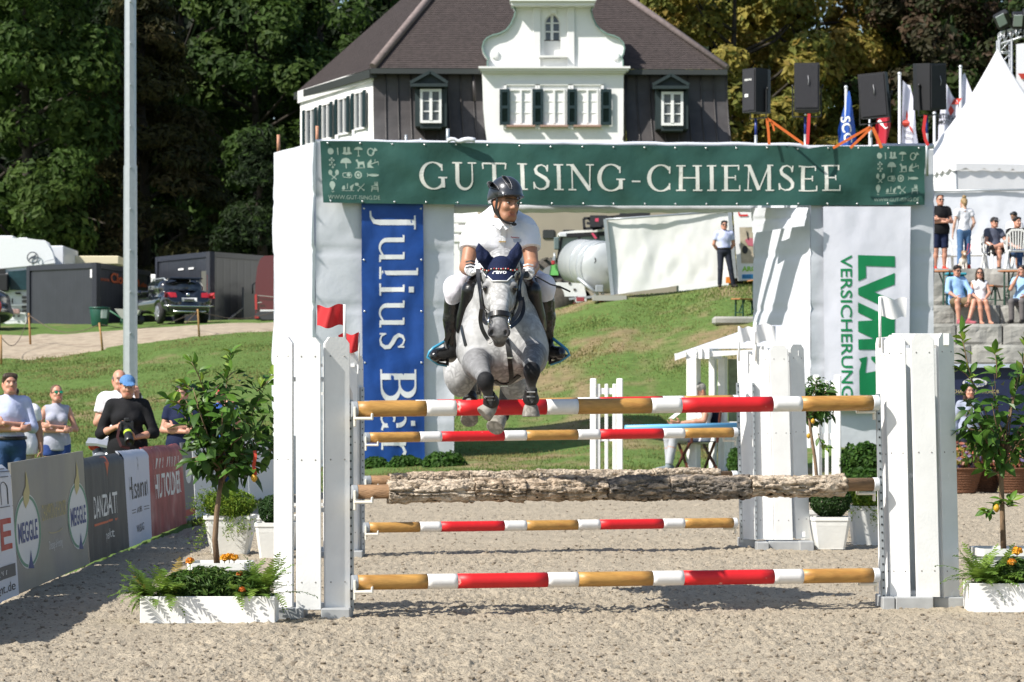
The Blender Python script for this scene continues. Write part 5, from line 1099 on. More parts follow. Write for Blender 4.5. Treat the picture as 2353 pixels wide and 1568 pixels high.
def d_dark(fn, o):
 m = MB(); serif = put_text; put_text(m, 'DANZ&SATT', lambda u, v: fn(u, v), .17, .40, .73, .62, bold=.01); put_text(m, 'perfekt', lambda u, v: fn(u, v), .40, .14, .62, .26); m.build('lettering', INKW, o)
 m = MB(); quadp(m, fn, .17, .33, .73, .352); poly_fine(m, ((.47, .985), (.60, .985), (.56, .85), (.54, .74), (.50, .85)), fn); m.build('stripe', INKO, o)
board('dark grey cloth board with white lettering and an orange drop', 25.35, -3.66, 28.2, -3.685, .93, .925, mat('board_dark_cloth', (.055, .055, .055), .65, var=.2, vscale=2, bump=.4, bscale=6), d_dark, True, seed=207, wrap=1.0)
def d_script(fn, o):
 m = MB(); put_text(m, 'Hasenmut', lambda u, v: fn(u, v), .12, .48, .88, .72); put_text(m, 'ATELIER', lambda u, v: fn(u, v), .36, .325, .66, .385); put_text(m, 'WASSERBURG', lambda u, v: fn(u, v), .32, .12, .68, .20)
 for u0, u1 in ((.18, .33), (.70, .85)): quadp(m, fn, u0, .365, u1, .373); quadp(m, fn, u0, .335, u1, .343)
 vs, fs = stroke_geo([(.48, .92), (.52, .88), (.55, .82), (.50, .84), (.54, .78)], .012); m.add([fn(*p) for p in vs], fs); m.build('lettering', INK, o)
board('white cloth board with black script between the dark and the red boards', 28.25, -3.69, 30.5, -3.74, .945, .945, mat('board_pale_cloth', (.56, .58, .66), .6, bump=.4, bscale=5), d_script, True, seed=210, wrap=1.0)
def d_red(fn, o):
 m = MB(); put_text(m, 'HUTOLDER', lambda u, v: fn(u, v), .12, .40, .92, .68, bold=.02)
 for u in (.12, .2, .28, .36, .5, .57, .66, .74, .86):
  vs, fs = stroke_geo([(u, .98), (u + .02, .85), (u - .01, .74)], [.01, .025, .008]); m.add([fn(*p) for p in vs], fs)
 m.build('lettering', INKW, o)
board('faded red cloth board with white lettering', 30.55, -3.745, 34.2, -3.81, .95, .95, mat('board_red_cloth', (.30, .055, .05), .65, var=.25, vscale=2, bump=.4, bscale=6, col2=(.42, .20, .18), thr=(.55, .75)), d_red, True, seed=213, wrap=1.0)
def d_grey(fn, o):
 m = MB(); m.poly([fn(*p) for p in arc(.5, .60, .28, .12, 0, 360, 20)[:-1]]); m.build('oval', INKW, o); m = MB(); quadp(m, fn, 0, .08, 1, .16); m.build('stripe', INKR, o)
board('narrow grey board with a white emblem beside the red board', 34.25, -3.815, 35.4, -3.82, .955, .955, mat('board_mid_grey', (.16, .165, .17), .6), d_grey, False, seed=216)
def d_white(fn, o):
 m = MB(); put_text(m, 'VET & BODIES', lambda u, v: fn(u, v), .25, .55, .85, .72); m.build('lettering', mat('grey_letter', (.25, .26, .28), .6), o)
 m = MB(); quadp(m, fn, .06, .72, .12, .76); m.build('stripe', INKG, o)
board('white advertising board behind the left lemon tree', 35.45, -3.82, 41.5, -3.72, .96, .93, mat('board_white', (.70, .71, .72), .5), d_white, False, seed=219)
board('plain white board at the far left corner of the arena', 41.55, -3.72, 46.9, -3.30, .93, .93, MATS['board_white'], None, False, seed=222)
# the grey horse in mid-jump
from mathutils.bvhtree import BVHTree
HO = Vector((-.08, 20.1, 1.0))
horse = thing('horse', HO, 'dapple grey horse jumping over the fence with a navy ear bonnet and black bridle', 'horse')
_k = lambda oy: (lambda x, y, Y: np.array(Vector(W((1000 + x / 4.355) / 1.0625, (oy + y / 4.355) / 1.0625, Y)) - HO))
C1, C2 = _k(400), _k(720)
GC = (.41, .41, .41); MID = (.24, .24, .245); DRK = (.018, .018, .020); MUZ = (.060, .058, .062); WHT = (.48, .475, .465); HOOF = (.30, .28, .25)
hb_ = Blob(.0085)
poll, brow, nose, muz = C1(985, 1040, 19.02), C1(962, 1320, 18.885), C2(955, 200, 18.70), C2(953, 410, 18.615)
hb_.ell(C1(975, 1130, 19.03), (.086, .11, .088), k=.03, col=WHT); hb_.ell(brow + V3((0, .035, .0)), (.104, .085, .115), k=.03, col=WHT)
hb_.cap(brow, nose, .074, .056, k=.04, col=WHT); hb_.cap(nose, muz, .056, .056, k=.02, col=MID); hb_.ell(muz + V3((0, .01, .01)), (.066, .058, .052), k=.02, col=MUZ)
hb_.ell(C2(957, 480, 18.635), (.040, .042, .034), k=.02, col=DRK); hb_.ell(C2(955, 520, 18.65), (.036, .036, .022), k=.02, col=(.16, .14, .13))
for x in (870, 1030):
 hb_.ell(C2(x, 400, 18.575), (.026, .022, .032), k=.012, col=MUZ); hb_.sub(C2(x + (6 if x < 950 else -6), 408, 18.552), (.013, .022, .021), k=.008)
hb_.cap(C1(870, 1420, 19.04), C2(905, 110, 18.86), .085, .055, k=.05, col=GC); hb_.cap(C1(1050, 1420, 19.04), C2(1010, 110, 18.86), .085, .055, k=.05, col=GC)
for x, s in ((812, -1), (1112, 1)):
 hb_.ell(C1(x - s * 10, 1288, 18.865), (.026, .030, .014), k=.03, col=GC); hb_.ell(C1(x - s * 8, 1325, 18.862), (.026, .030, .030), k=.02, col=(.035, .035, .036))
for x in (905, 1010): hb_.cap(C1(x, 1390, 18.82), C2(x + (950 - x) * .35, 150, 18.68), .022, .014, k=.03, col=WHT)
hb_.cap(poll + V3((0, .10, -.02)), C1(965, 1420, 19.62), .115, .165, k=.07, col=GC); hb_.cap(C1(965, 1350, 19.6), C1(950, 1330, 20.0), .15, .17, k=.08, col=GC)
hb_.ell(C2(965, 360, 19.66), (.215, .24, .32), k=.08, col=GC); hb_.ell(C2(985, 640, 19.62), (.215, .21, .205), k=.08, col=WHT)
for x, y in ((740, 560), (1240, 540)): hb_.ell(C2(x, y, 19.56), (.125, .17, .20), k=.06, col=GC)
for x, y in ((880, 640), (1110, 620)): hb_.ell(C2(x, y, 19.46), (.095, .08, .12), k=.04, col=WHT)
hb_.ell(C2(935, 400, 20.25), (.315, .72, .37), k=.10, col=GC); hb_.ell(C2(850, 420, 20.95), (.30, .42, .34), k=.10, col=GC)
hb_.cap(C2(740, 200, 19.66), C2(665, 600, 19.62), .075, .10, k=.08, col=MID); hb_.cap(C2(1215, 200, 19.66), C2(1305, 580, 19.6), .075, .10, k=.08, col=MID)
K = .022
for (el, fa, kn, ca, fe, pa, ho) in (((735, 760, 19.52), (712, 720, 19.34), (808, 905, 18.985), (825, 1010, 19.0), (868, 1135, 19.07), (880, 1185, 19.10), (835, 1228, 19.09)),
         ((1290, 700, 19.55), (1312, 640, 19.36), (1300, 800, 18.985), (1296, 900, 19.0), (1290, 1100, 19.07), (1290, 1165, 19.09), (1290, 1225, 19.09))):
 el, fa, kn, ca, fe, pa, ho = [C2(*p) for p in (el, fa, kn, ca, fe, pa, ho)]
 hb_.cap(el, fa, .10, .088, k=.05, col=MID); hb_.cap(fa, kn * .8 + fa * .2, .086, .052, k=.03, col=(.22, .22, .225)); hb_.ell(kn + V3((0, -.005, -.012)), (.054, .052, .060), k=.03, col=DRK)
 hb_.cap(kn, ca, .050, .034, k=.02, col=DRK); hb_.cap(ca, fe, .031, .030, k=K, col=(.13, .13, .135)); hb_.ell(fe, (.040, .040, .040), k=.015, col=(.10, .10, .10)); hb_.cap(fe, pa, .034, .036, k=K, col=(.12, .12, .12))
 d = ho - pa; d /= np.linalg.norm(d); hb_.cyl(pa + d * .005, ho + d * .045, .044, .062, k=.008, col=HOOF)
for (hp, st, hk, fe, pa, ho) in (((560, 640, 21.0), (535, 850, 20.80), (665, 870, 21.36), (640, 1180, 21.16), (632, 1240, 21.10), (634, 1290, 21.05)),
        ((1090, 640, 21.0), (1120, 900, 20.80), (1030, 900, 21.34), (990, 1225, 20.96), (970, 1300, 20.88), (930, 1370, 20.82))):
 hp, st, hk, fe, pa, ho = [C2(*p) for p in (hp, st, hk, fe, pa, ho)]
 hb_.cap(hp, st, .17, .105, k=.06, col=GC); hb_.ell(st + V3((0, .06, -.02)), (.10, .15, .14), k=.05, col=GC); hb_.cap(st, hk, .095, .052, k=.04, col=GC); hb_.ell(hk, (.050, .06, .062), k=.02, col=MID)
 hb_.cap(hk, fe, .042, .034, k=K, col=MID); hb_.ell(fe, (.042, .042, .040), k=.015, col=GC); hb_.cap(fe, pa, .036, .038, k=K, col=MID); d = ho - pa; d /= np.linalg.norm(d); hb_.cyl(pa, ho + d * .05, .046, .066, k=.008, col=(.33, .31, .27))
HM = mat('grey_horse_coat', GC, .68, attr=True, var=.16, vscale=7, bump=.12, bscale=150, spec=.2)
N_ = HM.node_tree.nodes; L_ = HM.node_tree.links; b_ = N_['Principled BSDF']; s_ = b_.inputs['Base Color'].links[0].from_socket
vo = N_.new('ShaderNodeTexVoronoi'); vo.feature = 'DISTANCE_TO_EDGE'; vo.inputs['Scale'].default_value = 19; tc_ = N_.new('ShaderNodeTexCoord'); nz = N_.new('ShaderNodeTexNoise'); nz.inputs['Scale'].default_value = 9
mxv = N_.new('ShaderNodeMix'); mxv.data_type = 'VECTOR'; mxv.inputs[0].default_value = .22; L_.new(tc_.outputs['Object'], nz.inputs[0]); L_.new(tc_.outputs['Object'], mxv.inputs[4]); L_.new(nz.outputs['Color'], mxv.inputs[5]); L_.new(mxv.outputs[1], vo.inputs['Vector'])
mr = N_.new('ShaderNodeMapRange'); mr.interpolation_type = 'SMOOTHSTEP'; mr.inputs[1].default_value = -.12; mr.inputs[2].default_value = .42; mr.inputs[3].default_value = .56; mr.inputs[4].default_value = 1.13; L_.new(vo.outputs['Distance'], mr.inputs[0])
n2 = N_.new('ShaderNodeTexNoise'); n2.inputs['Scale'].default_value = 2.6; L_.new(tc_.outputs['Object'], n2.inputs[0]); r2 = N_.new('ShaderNodeMapRange'); r2.inputs[1].default_value = .36; r2.inputs[2].default_value = .52; L_.new(n2.outputs[0], r2.inputs[0])
mm = N_.new('ShaderNodeMix'); mm.data_type = 'RGBA'; mm.blend_type = 'MULTIPLY'; L_.new(r2.outputs[0], mm.inputs[0]); L_.new(s_, mm.inputs[6]); cb_ = N_.new('ShaderNodeCombineColor'); [L_.new(mr.outputs[0], cb_.inputs[i]) for i in range(3)]; L_.new(cb_.outputs[0], mm.inputs[7]); L_.new(mm.outputs[2], b_.inputs['Base Color'])
hbody = hb_.build('body', HM, horse, base=GC, soft=.007)
_me = hbody.data; HB = BVHTree.FromPolygons([v.co[:] for v in _me.vertices], [tuple(p.vertices) for p in _me.polygons])
CAMP = Vector((0, 0, H)) - HO
def onto(p, off=.004, fallback=None):
 d = (Vector(p) - CAMP).normalized(); h = HB.ray_cast(CAMP, d)
 if h[0] is None: return Vector(p), Vector((0, -1, 0))
 return h[0] + h[1] * off, h[1]
def near(p, off=.004):
 h = HB.find_nearest(Vector(p)); return h[0] + h[1] * off, h[1]
def body_strap(name, pts, wd, m_, k=C1, Y=18.8, off=.003, th=.005, par=None, sub=6, fn=onto):
 P, Nn = [], []
 for i in range(len(pts) - 1):
  for t in range(sub): P.append(tuple(np.array(pts[i]) * (1 - t / sub) + np.array(pts[i + 1]) * t / sub))
 P.append(pts[-1]); Q = []
 for x, y in P: a, n_ = fn(k(x, y, Y), off); Q.append(a); Nn.append(n_)
 for it in range(2):
  Q = [Q[0]] + [(Q[i - 1] + Q[i] * 2 + Q[i + 1]) / 4 for i in range(1, len(Q) - 1)] + [Q[-1]]; Nn = [Nn[0]] + [(Nn[i - 1] + Nn[i] * 2 + Nn[i + 1]).normalized() for i in range(1, len(Nn) - 1)] + [Nn[-1]]
 mb = MB(); mb.strap(Q, wd, th, Nn); return mb.build(name, m_, par or horse)
NAVY = mat('navy_cloth', (.010, .016, .05), .8, var=.15, vscale=20, bump=.5, bscale=160, spec=.2)
for x, s in ((812, -1), (1112, 1)):
 mb = MB(); mb.ell(C1(x - s * 2, 1322, 18.848), (.022, .022, .019), 10); mb.build('eye', mat('horse_eye', (.006, .004, .003), .08, spec=.8), horse)
bon = Blob(.006)
bon.ell(C1(975, 1128, 19.03), (.094, .118, .096), k=.02); bon.ell(brow + V3((0, .035, .01)), (.111, .090, .118), k=.03)
bon.cut(C1(955, 1205, 18.8), (C1(955, 1205, 18.8) - C1(955, 1150, 18.8))); bon.cut(C1(955, 1100, 19.06), (0, 1, 0))
for sx, pts in ((-1, [(838, 1060, 19.02, .044), (783, 985, 18.99, .044), (748, 918, 18.98, .027), (735, 846, 18.97, .004)]), (1, [(1082, 1052, 19.02, .042), (1130, 960, 18.99, .041), (1150, 898, 18.98, .025), (1152, 828, 18.97, .004)])):
 bon.chain([C1(*p[:3]) for p in pts], [p[3] for p in pts], k=.012)
bon.sub(C1(790, 970, 18.925), (.018, .030, .05), k=.015); bon.sub(C1(1122, 950, 18.925), (.018, .030, .05), k=.015)
bonnet = bon.build('ear_bonnet', NAVY, horse)
def bon_edge(u): return 1150 + 105 * min(1, max(0, (1 - abs(u * 2 - 1)) * 1.9 - .12) ** .8) if 0 < u < 1 else 1150
mb = MB(); ed = []
def fbon(u, v):
 x = 787 + 345 * u; y = 1165 + (bon_edge(u) - 1165) * v; p, n_ = onto(C1(x, y, 18.85), .008); return p
mb.grid(fbon, 30, 6); mb.build('bonnet_front', NAVY, bonnet)
mb = MB(); mb.tube([fbon(i / 40, 1) + Vector((0, -.003, 0)) for i in range(41)], .0042, 6); mb.build('piping', PLASW, bonnet)
mb = MB(); put_text(mb, 'Pavo', lambda u, v: onto(C1(888 + 136 * u, 1185 - 44 * v, 18.85), .011)[0], 0, 0, 1, 1, bold=.02); mb.build('lettering', mat('white_thread', (.75, .75, .75), .6), bonnet)
LEATH = mat('black_bridle_leather', (.012, .011, .010), .38, spec=.5)
br = body_strap('bridle', [(786, 1118), (850, 1140), (955, 1152), (1060, 1140), (1134, 1116)], .018, LEATH, off=.014)
mb = MB()
for i in range(18):
 u = i / 17; x = 792 + 338 * u; y = 1119 + 30 * (1 - (2 * u - 1) ** 2); p, n_ = onto(C1(x, y, 18.85), .021); mb.ell(p, .0052, 6, i % 2)
mb.build('browband_stud', [mat('stud_red', (.5, .03, .02), .25), mat('stud_pale', (.7, .66, .6), .25)], br)
for nm, kk, pts, wd in (('cheek_strap', C1, [(770, 1165), (768, 1330), (790, 1480), (812, 1568)], .024), ('cheek_strap', C1, [(1148, 1165), (1150, 1330), (1125, 1490), (1100, 1568)], .024),
      ('cheek_strap', C2, [(812, 150), (838, 240), (850, 300)], .026), ('cheek_strap', C2, [(1100, 150), (1078, 230), (1062, 300)], .026),
      ('noseband', C2, [(846, 246), (880, 212), (955, 200), (1030, 212), (1064, 246)], .034)):
 body_strap(nm, pts, wd, LEATH, kk, 18.75, off=.006 if nm != 'noseband' else .012, th=.008, par=br)
for x in (848, 1062):
 mb = MB(); c = Vector(C2(x, 300, 18.62)); mb.tube([c + Vector((.006 * math.cos(a * .35), .028 * math.cos(a * .35), .034 * math.sin(a * .35))) for a in range(19)], .0045, 6); mb.build('bit_ring', CHROME, br)
for pts in ([(765, 150, 18.72), (752, 260, 18.74), (775, 370, 18.74), (830, 470, 18.74), (868, 512, 18.72)], [(848, 305, 18.62), (800, 290, 18.72), (772, 170, 18.86), (760, 20, 18.98), (735, -150, 19.2), (725, -270, 19.42)],
   [(1062, 305, 18.62), (1130, 230, 18.72), (1180, 110, 18.84), (1165, -60, 19.0), (1190, -200, 19.25), (1210, -260, 19.42)], [(1195, 30, 18.95), (1210, 150, 18.9), (1170, 260, 18.82), (1068, 350, 18.66)]):
 mb = MB(); q = [Vector(C2(*p)) for p in pts]; qq = []
 for i in range(len(q) - 1):
  p0, p1, p2, p3 = q[max(0, i - 1)], q[i], q[i + 1], q[min(len(q) - 1, i + 2)]
  for t in range(6): t /= 6; qq.append(.5 * ((2 * p1) + (p2 - p0) * t + (2 * p0 - 5 * p1 + 4 * p2 - p3) * t * t + (3 * p1 - p0 - 3 * p2 + p3) * t ** 3))
 qq.append(q[-1]); mb.strap(qq, .026, .006, (0, -1, .1)); mb.build('rein', LEATH, br)
bp_ = body_strap('breastplate', [(1035, 480), (1055, 600), (1072, 740), (1082, 850), (1074, 915)], .030, LEATH, C2, 19.4, th=.007)
body_strap('breast_strap', [(905, 905), (940, 935), (1000, 948), (1060, 935), (1165, 850)], .034, LEATH, C2, 19.5, par=bp_, th=.008)
mb = MB(); mb.box(Vector(onto(C2(1068, 668, 19.4), .010)[0]), (.038, .008, .014), bev=.003); mb.box(Vector(onto(C2(1005, 950, 19.4), .014)[0]), (.05, .008, .012), bev=.003); mb.build('buckle', CHROME, bp_)
body_strap('breast_strap', [(556, 340), (578, 440), (602, 540)], .026, LEATH, C2, 19.8, par=bp_)
sd_ = Blob(.010)
for xk, s in ((645, -1), (1305, 1)):
 sd_.ell(C1(xk, 1440, 19.90), (.060, .26, .25), axes((-s * .35, 0, 1)), k=.03); sd_.cap(C1(xk + s * -6, 1350, 19.62), C1(xk + s * 50, 1620, 19.74), .060, .046, k=.04); sd_.cap(C1(xk + s * -2, 1340, 19.66), C1(xk - s * 30, 1290, 19.72), .05, .045, k=.04); sd_.ell(C1(xk - s * 40, 1290, 19.90), (.06, .16, .08), k=.04)
sd_.cap(C1(960, 1130, 19.95), C1(960, 1120, 20.6), .15, .18, k=.05); saddle = sd_.build('saddle', BLACK, horse)
q = Blob(.010)
for xk, s in ((668, -1), (1288, 1)): q.ell(C1(xk, 1480, 20.08), (.045, .32, .30), axes((-s * .35, 0, 1)), k=.02)
q.build('saddle_pad', mat('saddle_pad_black', (.02, .02, .022), .9, bump=.5, bscale=80), horse)
BOOT = mat('neoprene_boot', (.010, .010, .011), .5, bump=.3, bscale=70)
for pts in ([(842, 1060, 19.02), (868, 1130, 19.075), (884, 1180, 19.10)], [(1292, 1000, 19.03), (1290, 1100, 19.075), (1290, 1150, 19.09)]):
 a, b, c = [C2(*p) for p in pts]; q = Blob(.0065); q.cyl(a, b, .040, .047, k=.02); q.ell(b + V3((0, .0, -.01)), (.052, .052, .044), k=.02); q.sub((a + b) / 2 + V3((0, -.055, 0)), (.022, .05, .08), k=.01); o = q.build('leg_boot', BOOT, horse)
 mb = MB()
 for t in (.35, .85):
  p = Vector(a * (1 - t) + b * t) + Vector((0, -.043, 0)); mb.box(p, (.055, .012, .010), bev=.002)
 mb.build('boot_strap', mat('boot_strap_grey', (.25, .25, .25), .5), o)
for pts in ([(650, 1060, 21.25), (640, 1140, 21.19)], [(990, 1225, 20.97), (975, 1290, 20.90)]):
 a, b = [C2(*p) for p in pts]; q = Blob(.008); q.cyl(a, b, .046, .050, k=.02); q.cap(b, b, .054, k=.02); q.cut(b, b - a); q.build('leg_boot', BOOT, horse)
mb = MB(); rr = random.Random(5)
for i in range(60):
 x = rr.uniform(-45, 45); a = C2(690 + x * .5, 780, 21.5); b = C2(700 + x, 950 + rr.uniform(-20, 20), 21.52 + rr.uniform(-.04, .04)); c = C2(712 + x * 1.1 + rr.uniform(-10, 10), 1080 + rr.uniform(-50, 40), 21.5 + rr.uniform(-.05, .05)); mb.tube([a, (V3(a) * .4 + V3(b) * .6) + V3((0, .02, 0)), b, c], [.008, .007, .006, .002], 4, i % 3)
mb.build('tail', [mat('tail_hair%d' % i, c, .5) for i, c in enumerate(((.22, .21, .19), (.12, .11, .10), (.32, .30, .27)))], horse)
q = Blob(.008)
for i in range(5): q.ell(C1(985 + 6 * (i % 2), 948 + i * 6, 19.12 + .08 * i), (.052, .045, .030), k=.012)
q.build('mane', mat('mane_hair', (.10, .10, .10), .6, var=.5, vscale=45, bump=.9, bscale=90), horse)
# the rider
rider = thing('person', HO, 'rider in white polo shirt, white breeches, black boots and dark helmet on the jumping horse', 'person')
SKR = (.37, .18, .105); RB = Blob(.008)
shl, shr = C1(1256, 718, 19.88), C1(684, 728, 19.88); ell_, elr = C1(1300, 1095, 19.78), C1(608, 1105, 19.78); wrl, wrr = C1(1262, 1165, 19.52), C1(650, 1130, 19.52)
nek, che, wai, pel = C1(985, 600, 19.80), C1(965, 820, 19.95), C1(960, 980, 20.18), C1(960, 1130, 20.42); hed = C1(1020, 425, 19.73); LOOK = (.55, -.82, -.13)
TS = Blob(.008); up = che - pel; up /= np.linalg.norm(up); A = axes(up, (1, 0, 0))
TS.ell(pel, (.165, .13, .13), A, k=.05); TS.ell(wai, (.150, .115, .15), A, k=.06); TS.ell(che, (.172, .125, .17), A, k=.06); TS.cap(shr * .86 + shl * .14 + V3((0, 0, .012)), shl * .86 + shr * .14 + V3((0, 0, .012)), .066, k=.05); TS.cap((shl + shr) / 2 + V3((0, -.01, .02)), nek, .08, .062, k=.04)
TRAP = [('c', C1(985, 595, 19.95), C1(1205, 675, 19.93), .075, .066, .05, None), ('c', C1(985, 595, 19.95), C1(735, 685, 19.93), .075, .066, .05, None), ('c', C1(985, 600, 19.93), C1(970, 800, 19.98), .09, .12, .06, None)]
TS.ell(C1(870, 800, 19.84), (.085, .06, .08), k=.04); TS.ell(C1(1060, 800, 19.84), (.085, .06, .08), k=.04)
TS.p += TRAP; RB.p += list(TS.p); hd, TR, MR = head_blob(hed, LOOK, SKR, (.05, .03, .015), h=.0058, nk=nek * .5 + che * .5, mouth_open=True, tilt=.05)
arms = []
for s, sh, el, wr in ((1, shl, ell_, wrl), (-1, shr, elr, wrr)):
 RB.cap(sh, el, .058, .046, k=.03); RB.cap(el, el * .6 + wr * .4, .047, .045, k=.02); RB.cap(el * .6 + wr * .4, wr, .045, .031, k=.02)
RB.build('body', SKIN, rider, base=SKR, extra=[hd]); eyes(TR, MR, rider, .003)
hair(TR, MR, rider, 'bald', (.05, .03, .015), 'rider')
POLO = mat('white_polo_cloth', (.78, .78, .82), .8, var=.03, vscale=6, bump=.75, bscale=9, spec=.2)
t = TS.grown(.018); t.h = .008; t.p[4] = ('c', t.p[4][1], nek - V3((0, 0, .035)), .088, .076, .03, None)
for sh, el in ((shl, ell_), (shr, elr)):
 e = sh + (el - sh) * .50; t.cyl(sh, e, .066, .077, k=.03); t.cap(sh, sh + (el - sh) * .2, .065, .069, k=.05)
rr_ = np.random.RandomState(2)
def crease(V, c):
 n = (vnoise(V[:, 0] * 9 + V[:, 2] * 5, V[:, 2] * 8 - V[:, 0] * 3, 41) - .5) * .020 + (vnoise(V[:, 0] * 22 + V[:, 2] * 9, V[:, 2] * 16, 42) - .5) * .009
 V = V.copy(); V[:, 1] -= n; return V, c
t.build('shirt', POLO, rider, fn=crease)
q = Blob(.006); n0 = nek + V3((0, -.01, -.035)); q.cyl(n0 - V3((0, 0, .012)), n0 + V3((.004, .004, .030)), .080, .070, k=.01); q.sub(n0 + V3((0, 0, .02)), (.062, .062, .08), k=.004); q.build('collar', POLO, rider)
SB = None
def chest_pt(x, y, off=.006):
 global SB
 if SB is None:
  me = [c for c in bpy.data.objects if c.parent == rider and c.name.startswith('shirt')][0].data; SB = BVHTree.FromPolygons([v.co[:] for v in me.vertices], [tuple(p.vertices) for p in me.polygons])
 p = Vector(C1(x, y, 19.8)); h = SB.ray_cast(CAMP, (p - CAMP).normalized()); return (h[0] + h[1] * off, h[1]) if h[0] is not None else (p, Vector((0, -1, 0)))
for sg in ((930, 640, 985, 668), (1050, 640, 1000, 668)):
 mb = MB(); a, b = chest_pt(sg[0], sg[1], .01)[0], chest_pt(sg[2], sg[3], .014)[0]; mb.beam(a, b, .05, .012, up=(0, -1, .3)); mb.build('collar_tip', POLO, rider)
mb = MB(); pts = [(1000, 655), (1002, 700), (995, 760), (985, 820), (968, 890), (950, 950)]; wd = [.030, .026, .036, .044, .046, .044]; P = [chest_pt(x, y, .010)[0] for x, y in pts]
for i in range(len(P) - 1):
 a, b = Vector((wd[i] / 2, 0, 0)), Vector((wd[i + 1] / 2, 0, 0)); k = Vector((0, -.008, 0)); mb.add([P[i] - a, P[i] + a, P[i + 1] + b, P[i + 1] - b, P[i] - a + k, P[i] + a + k, P[i + 1] + b + k, P[i + 1] - b + k], [(4, 7, 6, 5), (0, 4, 5, 1), (2, 6, 7, 3), (0, 3, 7, 4), (1, 5, 6, 2)])
tie = mb.build('tie', mat('white_tie', (.74, .74, .76), .5, bump=.3, bscale=60), rider)
mb = MB(); p, _n = chest_pt(988, 828, .022); mb.box(p, (.050, .006, .007), bev=.002); mb.build('tie_pin', mat('gold_pin', (.6, .38, .12), .3, metal=.8), tie)
mb = MB()
put_text(mb, 'Equestro', lambda u, v: chest_pt(1078 + 86 * u, 792 - 22 * v + 8 * u, .007)[0], 0, 0, 1, 1, bold=.03); mb.build('chest_print', mat('chest_print_red', (.35, .02, .05), .6), rider)
mb = MB(); mb.poly([chest_pt(x, y, .006)[0] for x, y in ((1100, 800), (1185, 800), (1178, 835), (1130, 850), (1105, 830))]); mb.build('chest_print', mat('chest_print_grey', (.38, .42, .52), .6), rider)
BREE = mat('white_breeches_cloth', (.76, .74, .80), .75, var=.03, vscale=5, bump=.4, bscale=14, spec=.2)
q = Blob(.008); q.ell(pel, (.178, .145, .14), A, k=.05); feet = []
for s, hp, kn, an in ((-1, (850, 1130, 20.40), (488, 1315, 19.90), (442, 610, 20.02)), (1, (1070, 1130, 20.40), (1424, 1300, 19.90), (1462, 600, 20.02))):
 hp, kn, an = C1(*hp), C1(*kn), C2(*an); q.cap(hp, kn, .112, .076, k=.05); q.cap(kn, kn + (an - kn) * .22, .074, .064, k=.03); q.ell(kn + V3((s * .012, -.02, -.02)), (.060, .06, .085), k=.03); feet.append((s, kn, an))
q.build('breeches', BREE, rider, fn=crease)
BL = mat('polished_boot_leather', (.010, .010, .011), .22, bump=.2, bscale=30, spec=.6); SBLUE = mat('stirrup_blue', (.05, .30, .48), .3, coat=.3)
for s, kn, an in feet:
 q = Blob(.007); top = kn + (an - kn) * .16; heel, toe = (C2(432, 655, 20.05), C2(275, 655, 19.86)) if s < 0 else (C2(1485, 645, 20.05), C2(1600, 632, 19.86))
 q.cyl(top, kn + (an - kn) * .5, .068, .066, k=.02); q.cap(kn + (an - kn) * .25, kn + (an - kn) * .55, .063, .062, k=.02); q.cap(kn + (an - kn) * .5, an, .062, .040, k=.03); q.cap(an, heel, .042, .036, k=.02); q.cap(heel, toe, .036, .034, k=.03); q.cap(an, toe + V3((0, .03, .02)), .040, .030, k=.04); o = q.build('boot', BL, rider)
 f = [C2(190, 660, 19.92), C2(255, 565, 19.93), C2(372, 497, 19.95), C2(400, 755, 19.95), C2(300, 735, 19.93)] if s < 0 else [C2(1700, 638, 19.92), C2(1625, 545, 19.93), C2(1520, 463, 19.95), C2(1495, 742, 19.95), C2(1600, 705, 19.93)]
 f = [Vector(x) for x in f]; st = thing('stirrup', HO, 'blue and black stirrup under the rider boot on the picture %s' % ('left' if s < 0 else 'right'), 'stirrup'); mb = MB()
 mb.tube([f[3] + Vector((0, -.02, 0)), f[4], f[0], f[0].lerp(f[1], .5) + Vector((s * .006, 0, .004)), f[1], f[2]], .0105, 8); mb.build('outer_bow', SBLUE, st)
 mb = MB(); mb.strap([f[3], f[4].lerp(f[3], .5), f[4], f[0].lerp(f[4], .2)], .075, .014, (0, 0, 1)); mb.tube([f[2], f[2].lerp(f[3], .5) + Vector((s * -.015, 0, 0)), f[3]], .011, 8); mb.build('tread', BLACKP, st)
 mb = MB(); mb.strap([f[2] + Vector((0, 0, -.01)), f[2].lerp(Vector(C1(560 if s < 0 else 1385, 1560, 19.9)), .5), Vector(C1(590 if s < 0 else 1365, 1460, 19.9))], .028, .006, (0, -1, 0)); mb.build('stirrup_leather', LEATH, st)
GLW = mat('white_glove', (.70, .70, .72), .6, bump=.3, bscale=60); GLB = mat('black_glove', (.012, .012, .016), .6, bump=.3, bscale=60)
